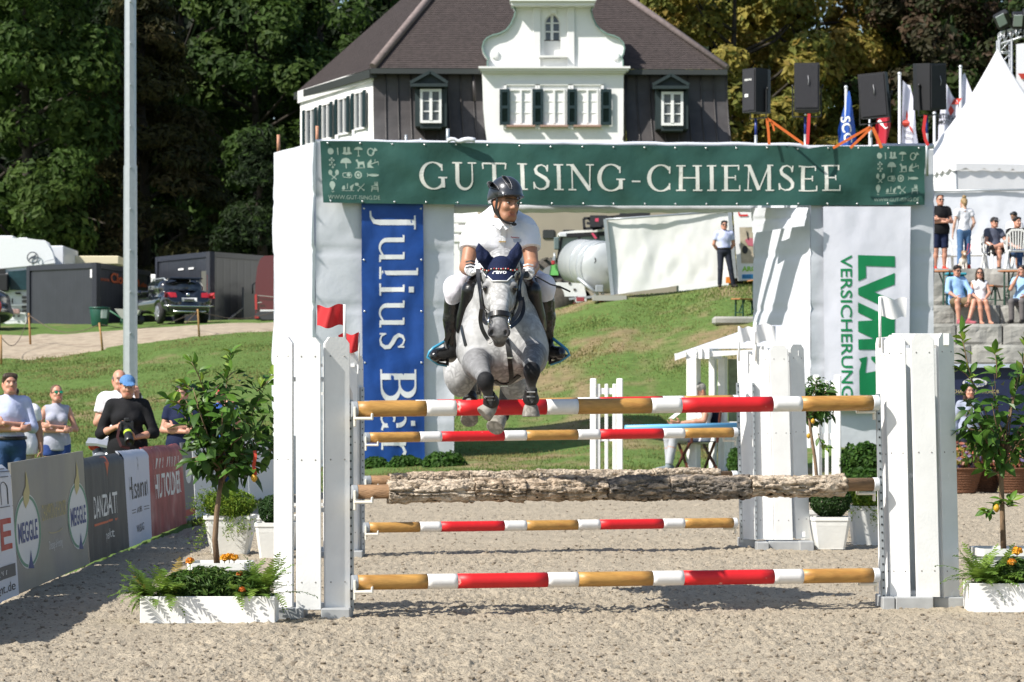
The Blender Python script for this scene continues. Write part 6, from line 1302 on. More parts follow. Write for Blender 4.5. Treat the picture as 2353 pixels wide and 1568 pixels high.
for s, wr, el in ((1, wrl, ell_), (-1, wrr, elr)):
 q = Blob(.005); d = V3((-s * .55, -.75, .12)) if s < 0 else V3((-.55, -.75, .05)); hand(q, wr - (wr - el) * -.06, d, (-s * .75, .25, -.6), -s, None, 1.06, .95, .005); q.build('glove', GLB if s > 0 else GLW, rider)
 q = Blob(.006); dd = wr - el; dd /= np.linalg.norm(dd); q.cyl(wr - dd * .035, wr + dd * .03, .040, .040, k=.01); o = q.build('glove_cuff', GLW, rider)
 mb = MB(); c = Vector(wr + V3((0, -.04, .02)));
 for k in range(3): mb.strap([c + Vector((-.03, -.01 - .012 * k, .03 - .02 * k)), c + Vector((0, -.03 - .012 * k, .036 - .02 * k)), c + Vector((.03, -.01 - .012 * k, .03 - .02 * k))], .009, .006, (0, -1, .3))
 mb.build('glove_stripe', GLB if s < 0 else GLW, rider)
 mb = MB(); mb.tube([c + Vector((.03 * math.cos(a * .4), .03 * math.sin(a * .4) + .05, -.04)) for a in range(17)], .007, 6); mb.build('wristband', mat('red_band', (.5, .03, .03), .5), rider)
mb = MB(); p = Vector(wrl); mb.tube([p + Vector((.05, 0, -.02)), Vector(C1(1500, 1285, 19.7)), Vector(C1(1600, 1310, 19.7)), Vector(C1(1710, 1362, 19.7))], [.005, .005, .0065, .006], 6); mb.build('riding_crop', BLACKP, rider)
HELM = mat('helmet_shell', (.035, .038, .045), .28, coat=.5, metal=.3); q = Blob(.006); q.ell(TR((0, .012, .068)), (.106, .132, .118), MR, k=.01); q.ell(TR((0, .055, .020)), (.098, .085, .085), MR, k=.03)
q.ell(TR((0, -.105, .052)), (.090, .062, .013), axes(MR @ V3((0, -.22, 1)), MR @ V3((1, 0, 0))), k=.025); q.cut(TR((0, 0, .026)), MR @ V3((0, -.30, -1))); q.cut(TR((0, 0, -.045)), MR @ V3((0, 0, -1))); hl = q.build('helmet', HELM, rider)
HLB = BVHTree.FromPolygons([v.co[:] for v in hl.data.vertices], [tuple(p.vertices) for p in hl.data.polygons])
def helm_pt(x, y, off):
 p = Vector(C1(x, y, 19.6)); h = HLB.ray_cast(CAMP, (p - CAMP).normalized()); return h[0] + h[1] * off if h[0] is not None else p
for P in ([(982, 128), (1012, 132), (1045, 155), (1070, 195), (1086, 240), (1086, 272), (1064, 268), (1040, 230), (1010, 190), (985, 155)], [(832, 192), (860, 186), (900, 208), (935, 240), (950, 272), (915, 268), (870, 250), (838, 225)], [(822, 205), (830, 200), (850, 240), (860, 262), (840, 255)]):
 c = np.mean(P, 0); mb = MB(); Pd = dense(P, 3); rings = [[helm_pt(c[0] + (x - c[0]) * k, c[1] + (y - c[1]) * k, .0035) for x, y in Pd] for k in (1, .6, .25)]; n = len(Pd)
 vs = sum(rings, []) + [helm_pt(c[0], c[1], .0035)]; mb.add(vs, [(r_ * n + i, r_ * n + (i + 1) % n, (r_ + 1) * n + (i + 1) % n, (r_ + 1) * n + i) for r_ in range(2) for i in range(n)] + [(2 * n + i, 2 * n + (i + 1) % n, 3 * n) for i in range(n)])
 o = mb.build('helmet_vent', BLACKP, hl); mb = MB(); mb.tube(rings[0] + rings[0][:1], .0016, 5); mb.build('vent_rim', mat('silver_rim', (.22, .22, .24), .35, metal=.5), hl)
mb = MB()
for sx in (-1, 1):
 mb.strap([TR((sx * .090, -.03, .03)), TR((sx * .084, -.022, -.04)), TR((sx * .062, -.042, -.095)), TR((sx * .03, -.072, -.122)), TR((0, -.082, -.128))], .018, .005, [MR @ V3((sx, -.3, -.2))] * 3 + [MR @ V3((sx * .3, -.6, -1))] * 2); mb.strap([TR((sx * .088, .04, .01)), TR((sx * .082, .0, -.06)), TR((sx * .064, -.040, -.094))], .014, .004, MR @ V3((sx, 0, -.2)))
mb.ell(TR((.03, -.085, -.130)), (.018, .012, .012), 8); mb.build('chin_strap', BLACKP, hl)
# planters, pots and plants in the arena
LEAFG = mat('lemon_leaf', (.05, .12, .02), .42, attr=True, trans=.25, spec=.32)
def leaf_mesh(name, L, wd, fold, curl, col, seed):
 r = random.Random(seed); st = [(0, .04), (.12, .35), (.32, .85), (.52, 1.0), (.74, .78), (.9, .36), (1, .03)]; V = []; c = []
 for t, w_ in st:
  y = t * L; z = -curl * L * t * t; x = wd / 2 * w_; V += [(-x, y, z + fold * x + .0), (0, y, z), (x, y, z + fold * x)]; k = 1 + .15 * (t - .5)
  c += [tuple(np.array(col) * k * .95), tuple(np.array(col) * 1.25), tuple(np.array(col) * k)]
 Fq = []
 for i in range(len(st) - 1): a = i * 3; Fq += [(a, a + 1, a + 4, a + 3), (a + 1, a + 2, a + 5, a + 4)]
 return np_mesh(name, V, Fq, LEAFG, True, np.array(c))
LCOL = [(.060, .135, .018), (.045, .105, .016), (.085, .175, .022), (.035, .080, .014), (.16, .24, .03)]
def leaf_rot(d, n):
 d = Vector(d).normalized(); n = Vector(n); n = (n - d * n.dot(d));
 n = n.normalized() if n.length > 1e-4 else d.orthogonal().normalized(); x = d.cross(n); return Matrix((x, d, n)).transposed()
LVAR = [leaf_mesh('leaf', .105 * a, .052 * b, f, cu, LCOL[ci], i) for i, (a, b, f, cu, ci) in enumerate([(1, 1, .35, .25, 0), (.9, 1.05, .25, .4, 1), (1.15, .95, .45, .15, 0), (.8, .9, .3, .5, 1), (1, 1, .2, .6, 3), (.95, .9, .4, .3, 2), (.8, .8, .5, .1, 4), (1.2, 1.05, .3, .45, 3)])]
def lemon_tree(label, base, trunk, crown_c, crown_r, nleaf, seed, sprigs=(), lemons=(), nI=400, lsc=1.0, ntw=34, group=None, name='lemon_tree'):
 r = random.Random(seed); root = thing(name, base, label, 'small tree', group); O = Vector(base); lsc *= 1.22; m = MB(); tp = [Vector(p) - O for p in trunk]; k = len(tp); top = tp[-1]
 m.tube(tp, [.021 - .007 * i / (k - 1) for i in range(k)], 10); m.build('trunk', mat('lemon_bark', (.20, .13, .075), .8, var=.25, vscale=12, bump=.6, bscale=40, stretch=(1, 1, .3)), root)
 C = Vector(crown_c) - O; tw = MB(); spots = []
 for i in range(ntw):
  d = Vector((r.gauss(0, 1), r.gauss(0, 1), r.gauss(0, 1))).normalized(); e = C + Vector((d.x * crown_r[0], d.y * crown_r[1], d.z * crown_r[2])) * (.55 + .45 * r.random() ** .5)
  s = top + Vector((0, 0, -.10 * r.random())) if e.z > top.z else top + Vector((0, 0, -.02)); mid = s.lerp(e, .5) + Vector((0, 0, .08 if e.z < C.z else .02)); P = [s, s.lerp(mid, .5) + Vector((r.gauss(0, .015), r.gauss(0, .015), .01)), mid, e]
  tw.tube(P, [.008, .006, .005, .002], 5)
  for t in (.30, .42, .52, .62, .72, .80, .88, .94, 1.0):
   p = (s.lerp(mid, t * 2) if t < .5 else mid.lerp(e, t * 2 - 1)); spots.append((p, (e - s).normalized(), t, 0))
 for sp in sprigs:
  P = [Vector(p) - O for p in sp]; tw.tube(P, [.005] + [.004] * (len(P) - 2) + [.002], 5)
  for i in range(len(P) - 1):
   for t in (.0, .2, .4, .6, .8): spots.append((P[i].lerp(P[i + 1], t), (P[i + 1] - P[i]).normalized(), .9, 1))
  spots += [(P[-1], (P[-1] - P[-2]).normalized(), 1.0, 1)] * 3
 tw.build('twigs', MATS['lemon_bark'], root); r.shuffle(spots); n = 0; spots.sort(key=lambda q: -q[3])
 while n < nleaf:
  p, d, t, sprig = spots[n % len(spots)]; side = Vector((r.gauss(0, 1), r.gauss(0, 1), r.gauss(0, .6))).normalized(); ld = (d * .55 + side + Vector((0, 0, (.35 if sprig else -.30 - .35 * (p.z < C.z))))).normalized()
  nm = Vector((r.gauss(0, .5), -.45 + r.gauss(0, .5), .9)); me = LVAR[r.choice((0, 0, 1, 2, 3, 4, 5, 7)) if not sprig else r.choice((5, 6, 6, 2))]
  o = link('leaf', me, root); o.matrix_local = Matrix.Translation(p) @ leaf_rot(ld, nm).to_4x4() @ Matrix.Scale(lsc * r.uniform(.75, 1.15) * (.8 if sprig else 1), 4); n += 1
 rs_ = np.random.RandomState(seed); d = rs_.randn(nI, 3); d /= np.linalg.norm(d, axis=1, keepdims=True); P = np.array(C) + d * np.array(crown_r) * (.25 + .70 * rs_.rand(nI, 1) ** .6); c0 = np.array(LCOL)[rs_.randint(0, 4, nI)] * (.7 + .5 * rs_.rand(nI, 1))
 V_, F_, c_ = leaf_cards(P, d + rs_.randn(nI, 3) * .7 + np.array([0, -.3, .5]), .036 * lsc, c0, rs_, .5); f = link('leaves', np_mesh('leaves', V_, F_, LEAFG, False, c_), root); f['kind'] = 'stuff'
 for q in lemons:
  mb = MB(); p = Vector(q[0]) - O; mb.lathe([(0, -.030), (.009, -.026), (.019, -.013), (.022, 0), (.018, .014), (.008, .024), (0, .028)], 12, p); mb.build('lemon', mat('lemon_skin', q[1], .45, bump=.3, bscale=90), root)
 return root
POTW = mat('pot_plastic', (.74, .74, .70), .45, var=.04, vscale=3, bump=.1, bscale=30)
def square_pot(label, qc, ytop, ybot, wtop, wbot, Y, soil=True, group='white square flower pots', lip=.035):
 s = F / Y; c = Vector(W(qc, ybot, Y)); c.z = max(c.z, .0) if abs(c.z) < .12 else c.z; h = (ybot - ytop) / s; a, b = wtop / s / 2, wbot / s / 2; o = thing('flower_pot', c, label, 'flower pot', group); m = MB()
 def ring(r_, z): k = r_ * .16; return [(r_ - k, -r_, z), (r_, -r_ + k, z), (r_, r_ - k, z), (r_ - k, r_, z), (-r_ + k, r_, z), (-r_, r_ - k, z), (-r_, -r_ + k, z), (-r_ + k, -r_, z)]
 L = [ring(b, 0), ring(b, .01), ring(a * .93, h * .72), ring(a * .935, h * .725), ring(a * .96, h - lip), ring(a, h - lip), ring(a, h), ring(a * .93, h), ring(a * .88, h - .04)]
 vs = sum(L, []); n = 8; m.add(vs, [(i * n + j, i * n + (j + 1) % n, (i + 1) * n + (j + 1) % n, (i + 1) * n + j) for i in range(len(L) - 1) for j in range(n)] + [tuple(range(n))[::-1]]); m.build('body', POTW, o)
 m = MB(); m.add(ring(a * .89, h - .035), [tuple(range(8))]); m.build('potting_soil', mat('potting_soil', (.05, .035, .022), .95, bump=.8, bscale=40), o); return o, c + Vector((0, 0, h)), a
def box_planter(label, x0, x1, ytop, ybot, Y, dep=.30):
 a, b = Vector(W(x0, ybot, Y)), Vector(W(x1, ytop, Y)); h = b.z; wd = b.x - a.x; c = Vector(((a.x + b.x) / 2, Y + dep / 2, 0)); o = thing('planter_box', c, label, 'planter', 'white planter boxes in front of the fence'); t = .02
 for nm, ce, sz in (('front_board', (0, -dep / 2, h / 2), (wd, t, h)), ('back_board', (0, dep / 2, h / 2), (wd, t, h)), ('end_board', (-wd / 2 + t / 2, 0, h / 2), (t, dep - t - .002, h - .003)), ('end_board', (wd / 2 - t / 2, 0, h / 2), (t, dep - t - .002, h - .003))):
  m = MB(); m.box(ce, sz, bev=.003); m.build(nm, WOODW, o)
 m = MB(); m.box((0, 0, h - .05), (wd - .05, dep - .04, .02)); m.build('potting_soil', mat('potting_soil', (.05, .035, .022), .95), o); return c, wd, h, dep
FERN = mat('fern_leaf', (.10, .19, .03), .55, attr=True, trans=.35, spec=.3)
def frond_mesh(L, droop, col, seed):
 r = random.Random(seed); n = 17; V, Fq, c = [], [], []
 def pt(t): return np.array([0, L * (t - .18 * t * t * droop), L * (.55 * t - .75 * droop * t * t)])
 for i in range(n):
  t = .08 + .92 * i / (n - 1); p = pt(t); q = pt(min(1, t + .03)); d = (q - p) / (np.linalg.norm(q - p) + 1e-9); w_ = L * .17 * math.sin(math.pi * min(1, t * .92 + .10)) ** .8
  for s in (-1, 1):
   side = np.array([s, 0, 0]) + d * .45; side /= np.linalg.norm(side); k = len(V); dz = np.array([0, 0, -.15 * w_ + r.uniform(-.01, .01)])
   V += [p - d * L * .022, p + side * w_ * .55 - d * L * .012 + dz * .4, p + side * w_ + dz, p + side * w_ * .55 + d * L * .022 + dz * .4, p + d * L * .02]; Fq += [(k, k + 1, k + 3, k + 4), (k + 1, k + 2, k + 3, k + 3)]
   c += [np.array(col) * r.uniform(.8, 1.2)] * 5
 Fq = [q for q in Fq]; k = len(V)
 return np_mesh('frond', V, [(a, b, c_, d) if c_ != d else (a, b, c_, c_) for a, b, c_, d in Fq if True], FERN, False, np.array(c)) if False else _tri('frond', V, Fq, FERN, c)
def _tri(name, V, Fq, m, c):
 T_ = []
 for a, b, c_, d in Fq:
  T_.append((a, b, c_));
  if c_ != d: T_.append((a, c_, d))
 return np_mesh(name, V, T_, m, False, np.array(c))
FCOL = [(.14, .235, .036), (.11, .20, .034), (.18, .28, .042), (.24, .17, .035)]
FRONDS = [frond_mesh(.22, .9, FCOL[0], 1), frond_mesh(.26, .6, FCOL[1], 2), frond_mesh(.20, 1.3, FCOL[2], 3), frond_mesh(.24, .3, FCOL[2], 4), frond_mesh(.22, .4, FCOL[3], 5)]
def fern(label, base, n, seed, sc=1.0, az=(0, 360), brown=0):
 r = random.Random(seed); o = thing('fern', base, label, 'fern', 'ferns in the planter boxes')
 for i in range(n):
  a = R(r.uniform(*az)); tilt = r.uniform(-.2, .75); me = FRONDS[r.randint(0, 3)] if i >= brown else FRONDS[4]; f = link('frond', me, o); f.matrix_local = Matrix.Translation((r.gauss(0, .02), r.gauss(0, .02), 0)) @ Matrix.Rotation(a, 4, 'Z') @ Matrix.Rotation(tilt, 4, 'X') @ Matrix.Scale(sc * r.uniform(.6, 1.1), 4)
 return o
def bushy(name, label, c, rad, n, leaf, cols, seed, cat='plant', group=None, flat=.6, up=.4, parent_z=None, mat_=None, asp=.5, shell=.35, part='foliage'):
 r = np.random.RandomState(seed); o = thing(name, c, label, cat, group); d = r.randn(n, 3); d /= np.linalg.norm(d, axis=1, keepdims=True); P = d * np.array(rad) * (shell + (1 - shell) * r.rand(n, 1) ** .5)
 P *= (1 + .22 * (vnoise(d[:, 0] * 3 + d[:, 2] * 2, d[:, 1] * 3, seed) - .5))[:, None]
 V, F4, c4 = leaf_cards(P, d + r.randn(n, 3) * .6 + np.array([0, 0, up]), leaf, np.array(cols)[r.randint(0, len(cols), n)] * (.75 + .5 * r.rand(n, 1)), r, asp)
 f = link(part, np_mesh(part, V, F4, mat_ or FERN, False, c4), o); f['kind'] = 'stuff'; return o
def marigold(label, c, sc=1.0, col=(.75, .28, .01)):
 o = thing('marigold', c, label, 'flower', 'orange marigolds in planters and pots'); m = MB(); r = random.Random(hash(label) & 255)
 for k in range(34):
  a = r.random() * 6.28; e = math.asin(r.uniform(-.1, 1)); d = Vector((math.cos(a) * math.cos(e), math.sin(a) * math.cos(e), math.sin(e))); p = d * .024 * sc; u = d.orthogonal().normalized() * .011 * sc; v = d.cross(u).normalized() * .011 * sc; m.add([p - u, p - v + d * .006 * sc, p + u, p + v + d * .004 * sc], [(0, 1, 2, 3)])
 m.ell((0, 0, 0), .018 * sc, 8); m.build('petals', mat('marigold_petal_%d' % int(col[1] * 100), col, .6, trans=.2, var=.2, vscale=60), o); m = MB(); m.tube([(0, 0, -.09 * sc), (0, 0, 0)], .003, 5); m.build('stem', mat('stem_green', (.06, .11, .02), .7), o); return o
MG = [(.06, .125, .022), (.08, .16, .03), (.045, .09, .018), (.12, .19, .04)]
c, wd, h, dep = box_planter('white planter box with ferns at the foot of the left lemon tree', 322, 632, 1371, 1430, 18.45)
fern('fern hanging over the left end of the left planter', (c.x - wd * .44, c.y - .03, h - .02), 58, 1, 1.2, (30, 330), 5)
fern('upright yellowish fern near the left end of the left planter', (c.x - wd * .30, c.y - .02, h), 40, 2, 1.35, (0, 360), 2)
fern('fern at the right end of the left planter against the standard', (c.x + wd * .40, c.y - .02, h - .01), 54, 3, 1.35)
fern('small fern right of the middle of the left planter', (c.x + wd * .24, c.y - .03, h), 36, 4, 1.3)
bushy('marigold_plant', 'dark green marigold bush in the middle of the left planter', (c.x - wd * .02, c.y, h + .05), (.22, .14, .14), 2600, .026, MG, 5, group='marigold bushes in the planters', asp=.3, up=1.0, shell=.2)
bushy('marigold_plant', 'marigold bush left of the middle of the left planter', (c.x - wd * .20, c.y + .02, h + .04), (.13, .12, .12), 1200, .028, MG[:3] + FCOL[:1], 6, group='marigold bushes in the planters', asp=.28, up=1.2, shell=.2)
bushy('marigold_plant', 'marigold bush right of the middle of the left planter', (c.x + wd * .25, c.y - .02, h + .04), (.16, .12, .12), 1400, .027, MG + FCOL[:1], 7, group='marigold bushes in the planters', asp=.3, up=1.1, shell=.2)
for i, (x, y, lab) in enumerate(((437, 1291, 'orange marigold at the left corner of the white pot rim'), (553, 1330, 'orange marigold low among the leaves of the left planter'), (553, 1322, 'deep orange marigold near the right end of the left planter'))):
 marigold(lab, W(x + (0, 3, -2)[i], y - (0, -26, 2)[i] * 1.0, (18.72, 18.42, 18.55)[i]), .75 if i else 1.0, (.72, .25, .01) if i == 0 else (.55, .14, .01))
p, top, a = square_pot('low white pot of the left lemon tree behind the planter', 508, 1291, 1392, 142, 118, 19.35, lip=.045)
for i, (x, y) in enumerate(((516, 1284), (527, 1281), (538, 1283))): marigold('yellow orange marigold in the white pot beside the left lemon trunk, %s of three' % ('leftmost', 'middle', 'rightmost')[i], W(x, y, 19.3), 1.05, (.78, .36, .01))
lemon_tree('bushy lemon tree in a white pot left of the nearer fence', W(499, 1292, 19.38), [W(499, 1300, 19.38), W(494, 1240, 19.38), W(498, 1180, 19.38), W(504, 1130, 19.38), W(510, 1085, 19.38)], W(527, 985, 19.36), (.36, .30, .40), 300, 11,
  sprigs=([W(470, 900, 19.3), W(455, 860, 19.28), W(440, 832, 19.25)], [W(520, 880, 19.35), W(528, 840, 19.35), W(531, 812, 19.35)], [W(455, 930, 19.3), W(415, 930, 19.25), W(388, 918, 19.2)], [W(590, 900, 19.4), W(612, 880, 19.4), W(628, 862, 19.4)], [W(440, 900, 19.3), W(425, 880, 19.3), W(410, 900, 19.3)]),
  lemons=((W(584, 1098, 19.2), (.55, .30, .02)),), ntw=40, lsc=1.0, group='small citrus trees in pots')
mb = MB(); o = thing('ribbon', W(585, 1050, 19.2), 'red and yellow ribbon hanging in the left lemon tree', 'ribbon'); mb.strap([(.0, 0, .04), (.006, -.01, 0), (-.006, .0, -.06), (.008, -.01, -.12)], .022, .003, (0, -1, 0)); mb.build('ribbon_band', mat('ribbon_red', (.55, .05, .02), .5, trans=.2), o)
c, wd, h, dep = box_planter('white planter box cut by the right edge of the picture', 2230, 2560, 1341, 1398, 19.45)
fern('fern at the left end of the right planter', (c.x - wd * .40, c.y - .02, h), 50, 21, 1.35, (20, 340))
fern('pale fern left of the middle of the right planter', (c.x - wd * .30, c.y - .03, h), 30, 22, 1.3)
bushy('marigold_plant', 'dark green marigold bush in the right planter', (c.x - wd * .18, c.y, h + .05), (.15, .12, .12), 1400, .026, MG, 23, group='marigold bushes in the planters', asp=.3, up=1.1, shell=.2)
bushy('marigold_plant', 'leafy marigold bush at the right edge of the picture', (c.x - wd * .02, c.y, h + .06), (.16, .12, .10), 1400, .017, MG, 24, group='marigold bushes in the planters')
marigold('big yellow orange marigold in front of the right white pot', W(2337, 1268, 19.6), 1.3, (.78, .36, .01)); marigold('smaller orange marigold below the big one in the right planter', W(2325, 1293, 19.5), 1.1, (.72, .28, .01))
square_pot('low white pot of the right lemon tree behind the planter', 2312, 1258, 1350, 150, 122, 20.1, lip=.05)
lemon_tree('open lemon tree in a white pot at the right edge of the picture', W(2306, 1258, 20.1), [W(2306, 1264, 20.1), W(2304, 1200, 20.1), W(2302, 1140, 20.1), W(2300, 1085, 20.1), W(2303, 1045, 20.1)], W(2300, 960, 20.05), (.36, .30, .42), 300, 12,
  sprigs=([W(2235, 880, 20), W(2222, 830, 20), W(2214, 790, 20), W(2206, 765, 20)], [W(2290, 870, 20), W(2290, 840, 20), W(2287, 812, 20)], [W(2250, 900, 20), W(2220, 860, 20), W(2205, 850, 20)], [W(2345, 880, 20), W(2352, 830, 20), W(2356, 790, 20)], [W(2302, 1150, 20.05), W(2285, 1165, 20), W(2268, 1180, 19.95)], [W(2302, 1150, 20.05), W(2318, 1165, 20), W(2326, 1150, 20)], [W(2300, 1090, 20.1), W(2275, 1080, 20.05), W(2258, 1078, 20)]),
  lemons=((W(2290, 1168, 19.95), (.42, .26, .03)),), ntw=30, nI=50, lsc=.95, group='small citrus trees in pots')
AS = [(.20, .30, .03), (.15, .25, .03), (.25, .33, .04), (.10, .18, .025)]
p, top, a = square_pot('large white pot behind the left lemon tree', 530, 1184, 1275, 116, 82, 27.2)
def feathery(label, c, rad, seed, drape=(), n=5200):
 o = bushy('asparagus_fern', label, c, rad, n, .022, AS, seed, 'plant', 'feathery asparagus ferns in white pots', asp=.28, shell=.1); r = np.random.RandomState(seed + 9)
 for (x, y, Y, k) in drape:
  e = Vector(W(x, y, Y)) - Vector(c); t = r.rand(k, 1); P = np.array(e) * t + np.array([0, 0, .10]) * np.sin(t * 3.14) + r.randn(k, 3) * .018 * (1 + t); V, F4, c4 = leaf_cards(P, r.randn(k, 3) + np.array([0, -.5, .3]), .018, np.array(AS)[r.randint(0, 4, k)] * (.8 + .4 * r.rand(k, 1)), r, .3); f = link('frond', np_mesh('frond', V, F4, FERN, False, c4), o)
  f['kind'] = 'stuff'
 return o
feathery('feathery bright green fern in the large white pot on the left', Vector(W(528, 1160, 27.1)), (.25, .2, .14), 31, ((447, 1190, 27, 500), (452, 1255, 27, 400), (440, 1160, 27, 300), (525, 1230, 26.9, 300), (575, 1215, 26.95, 250), (560, 1225, 26.95, 250)))
p, top, a = square_pot('white pot with a clipped box ball, half hidden by the left standard', 634, 1200, 1283, 92, 70, 26.5)
BX = [(.030, .075, .014), (.022, .055, .012), (.04, .09, .018)]
bushy('box_ball', 'clipped box ball in the white pot beside the left standard', Vector(W(634, 1172, 26.5)), (.155, .155, .14), 4200, .013, BX, 32, 'shrub', 'clipped box balls in white pots', shell=.75, asp=.6)
p, top, a = square_pot('white pot behind the box ball pot on the left', 640, 1184, 1262, 96, 76, 28.0)
p, top, a = square_pot('white pot with a box ball beside the right standard of the farther fence', 1906, 1187, 1261, 90, 66, 28.3)
bushy('box_ball', 'clipped box ball in the white pot beside the far right standard', Vector(W(1908, 1150, 28.3)), (.20, .17, .17), 5200, .014, BX, 33, 'shrub', 'clipped box balls in white pots', shell=.75, asp=.6)
p, top, a = square_pot('tall white pot with feathery fern left of the nearer right standard', 1992, 1162, 1252, 84, 64, 29.0)
feathery('feathery bright green fern in the tall white pot on the right', Vector(W(1990, 1142, 28.9)), (.20, .16, .11), 34, ((2010, 1200, 28.8, 260), (1960, 1185, 28.8, 200)), 3600)
p, top, a = square_pot('white pot almost hidden by the far right standard', 1868, 1180, 1256, 60, 50, 29.4)
lemon_tree('small orange tree with fruits behind the far right standard', W(1872, 1120, 29.8), [W(1872, 1185, 29.8), W(1878, 1110, 29.8), W(1872, 1050, 29.8), W(1862, 985, 29.8), W(1858, 945, 29.8)], W(1880, 920, 29.8), (.21, .20, .27), 230, 13,
  sprigs=([W(1880, 1000, 29.8), W(1890, 1025, 29.8), W(1898, 1030, 29.8)],), lemons=((W(1868, 968, 29.6), (.5, .17, .02)), (W(1858, 1002, 29.6), (.5, .16, .02)), ), ntw=30, lsc=.8, group='small citrus trees in pots', name='orange_tree')
IV = [(.05, .12, .02), (.07, .15, .025), (.035, .085, .016)]
for i, (x, y, Y, rx, rz, lab) in enumerate(((862, 1078, 52.5, .28, .22, 'small leafy shrub at the foot of the blue banner'), (930, 1072, 52.2, .34, .20, 'low leafy shrub right of the blue banner foot'), (1020, 1068, 51.5, .38, .24, 'leafy shrub at the right corner of the left gate column'), (1985, 1062, 44.5, .38, .30, 'dense leafy shrub at the foot of the white and green banner'), (1990, 1110, 42.5, .40, .22, 'bright green shrub below the dense one, left of the near right standard'), (1690, 1065, 46, .12, .22, 'climbing leaves on the corner of the white hut'))):
 bushy('ivy_shrub', lab, Vector(W(x, y, Y)), (rx, .3, rz), 1500, .045, IV, 40 + i, 'shrub', 'leafy shrubs at the foot of the gate', asp=.7, mat_=LEAF)
# parking field on the left
def wmb(root):
 L = root.location
 def go(mb, name, mats, par=None):
  mb.v = [(x - L[0], y - L[1], z - L[2]) for x, y, z in mb.v]; return mb.build(name, mats, par or root)
 return go
LPX = at_q(299.5, 52); lz = tz(LPX, 52); lamp = thing('lamp_post', (LPX, 52, lz), 'tall grey octagonal steel lamp post behind the spectators', 'lamp post')
m = MB(); rr_ = lambda z: .133 - .0026 * z
m.tube([(0, 0, -.3), (0, 0, 5.35)], [rr_(0), rr_(5.3)], 8, smooth=False); m.build('lower_shaft', STEEL, lamp)
m = MB(); m.tube([(0, 0, 5.3), (0, 0, 14)], [rr_(5.3) - .012, rr_(14)], 8, smooth=False); m.build('upper_shaft', STEEL, lamp)
for k in range(15):
 z = .9 + .735 * k; m = MB(); m.box((.02, -rr_(z) - .008, z), (.035, .03, .035), bev=.004); m.tube([(.02, -rr_(z) - .02, z), (.02, -rr_(z) - .055, z)], .012, 6); m.build('step_bolt', STEEL, lamp)
ANTH = mat('anthracite_sheet', (.030, .033, .042), .32, var=.12, vscale=.7, bump=.08, bscale=3, spec=.5); ANTHF = mat('anthracite_frame', (.026, .029, .040), .45, var=.1)
ORNG = mat('orange_lettering', (.60, .10, .015), .5); WSIGN = mat('white_sign', (.75, .75, .75), .5)
def container(label, c, fl, fr, top0, seed, deco=None, dz=0):
 z0, z1 = dz, top0; C = Vector((c[0], c[1], 0)); A = Vector((fl[0], fl[1], 0)); B = Vector((fr[0], fr[1], 0)); o = thing('site_container', (c[0], c[1], z0), label, 'container', 'dark steel site containers'); go = wmb(o); D = A + B - C
 Z = lambda p, z: Vector((p.x, p.y, z)); nL = (A - C).cross(Vector((0, 0, 1))).normalized(); nL = nL if nL.dot(-C) > 0 else -nL; nR = (B - C).cross(Vector((0, 0, 1))).normalized(); nR = nR if nR.dot(-C) > 0 else -nR
 for (P, Q, nn, nm, k) in ((C, A, nL, 'side_panel', 9), (C, B, nR, 'end_panel', 6)):
  m = MB(); f = lambda u, v: Z(P.lerp(Q, u), z0 + .12 + (z1 - z0 - .3) * v) + nn * (-.03 + .004 * n1(u * 6, v * 3, seed) + (.006 if int(u * 90) % 9 == 0 else 0)); m.grid(f, 90, 3); go(m, nm, ANTH)
  m = MB(); m.beam(Z(P, z1 - .09) - nn * .05, Z(Q, z1 - .09) - nn * .05, .16, .2); m.beam(Z(P, z0 + .08) - nn * .05, Z(Q, z0 + .08) - nn * .05, .16, .16)
  for S_ in (P, Q): m.beam(Z(S_, z0) - nn * .05, Z(S_, z1) - nn * .05, .18, .18, up=(P - Q).normalized())
  go(m, 'frame', ANTHF)
 m = MB(); m.add([Z(C, z1 - .02), Z(A, z1 - .02), Z(D, z1 - .02), Z(B, z1 - .02)], [(0, 1, 2, 3)]); m.add([Z(A, z0), Z(D, z0), Z(D, z1), Z(A, z1)], [(0, 1, 2, 3)]); m.add([Z(B, z0), Z(D, z0), Z(D, z1), Z(B, z1)], [(0, 1, 2, 3)]); go(m, 'roof_sheet', ANTHF)
 fL = lambda u, v, l=.01: Z(C.lerp(A, u), z0 + (z1 - z0) * v) + nL * l; fR = lambda u, v, l=.01: Z(C.lerp(B, u), z0 + (z1 - z0) * v) + nR * l
 if deco: deco(go, fL, fR, nL, nR, C, A, B)
 return o
def gxy(q, Y): return (at_q(q, Y), Y)
def deco1(go, fL, fR, nL, nR, C, A, B):
 m = MB(); put_text(m, 'CloCom', lambda u, v: fR(u, v), .26, .72, .80, .885, bold=.03); put_text(m, 'www.', lambda u, v: fR(u, v), .07, .725, .25, .775); put_text(m, '.de', lambda u, v: fR(u, v), .81, .725, .95, .80, bold=.02); go(m, 'lettering', ORNG)
 m = MB()
 for (u0, v0, u1, v1) in ((.085, .77, .055, .90), (.07, .765, .03, .79), (.05, .79, .035, .90), (.05, .885, .012, .90), (.05, .775, .012, .79)): m.add([fL(u0, v0), fL(u1, v0), fL(u1, v1), fL(u0, v1)], [(0, 1, 2, 3)])
 go(m, 'symbol', WSIGN)
 m = MB(); m.add([fR(.60, .02, .35), fR(.98, .02, .35), fR(.98, .47, .35), fR(.60, .47, .35)], [(0, 1, 2, 3)]); m.beam(fR(.58, .0, .36), fR(.58, .56, .36), .08); m.tube([fR(.80, .47, .36), fR(.80, .60, .36), fR(.86, .62, .36), fR(.90, .58, .36)], .03, 6); go(m, 'step_guard', ANTHF)
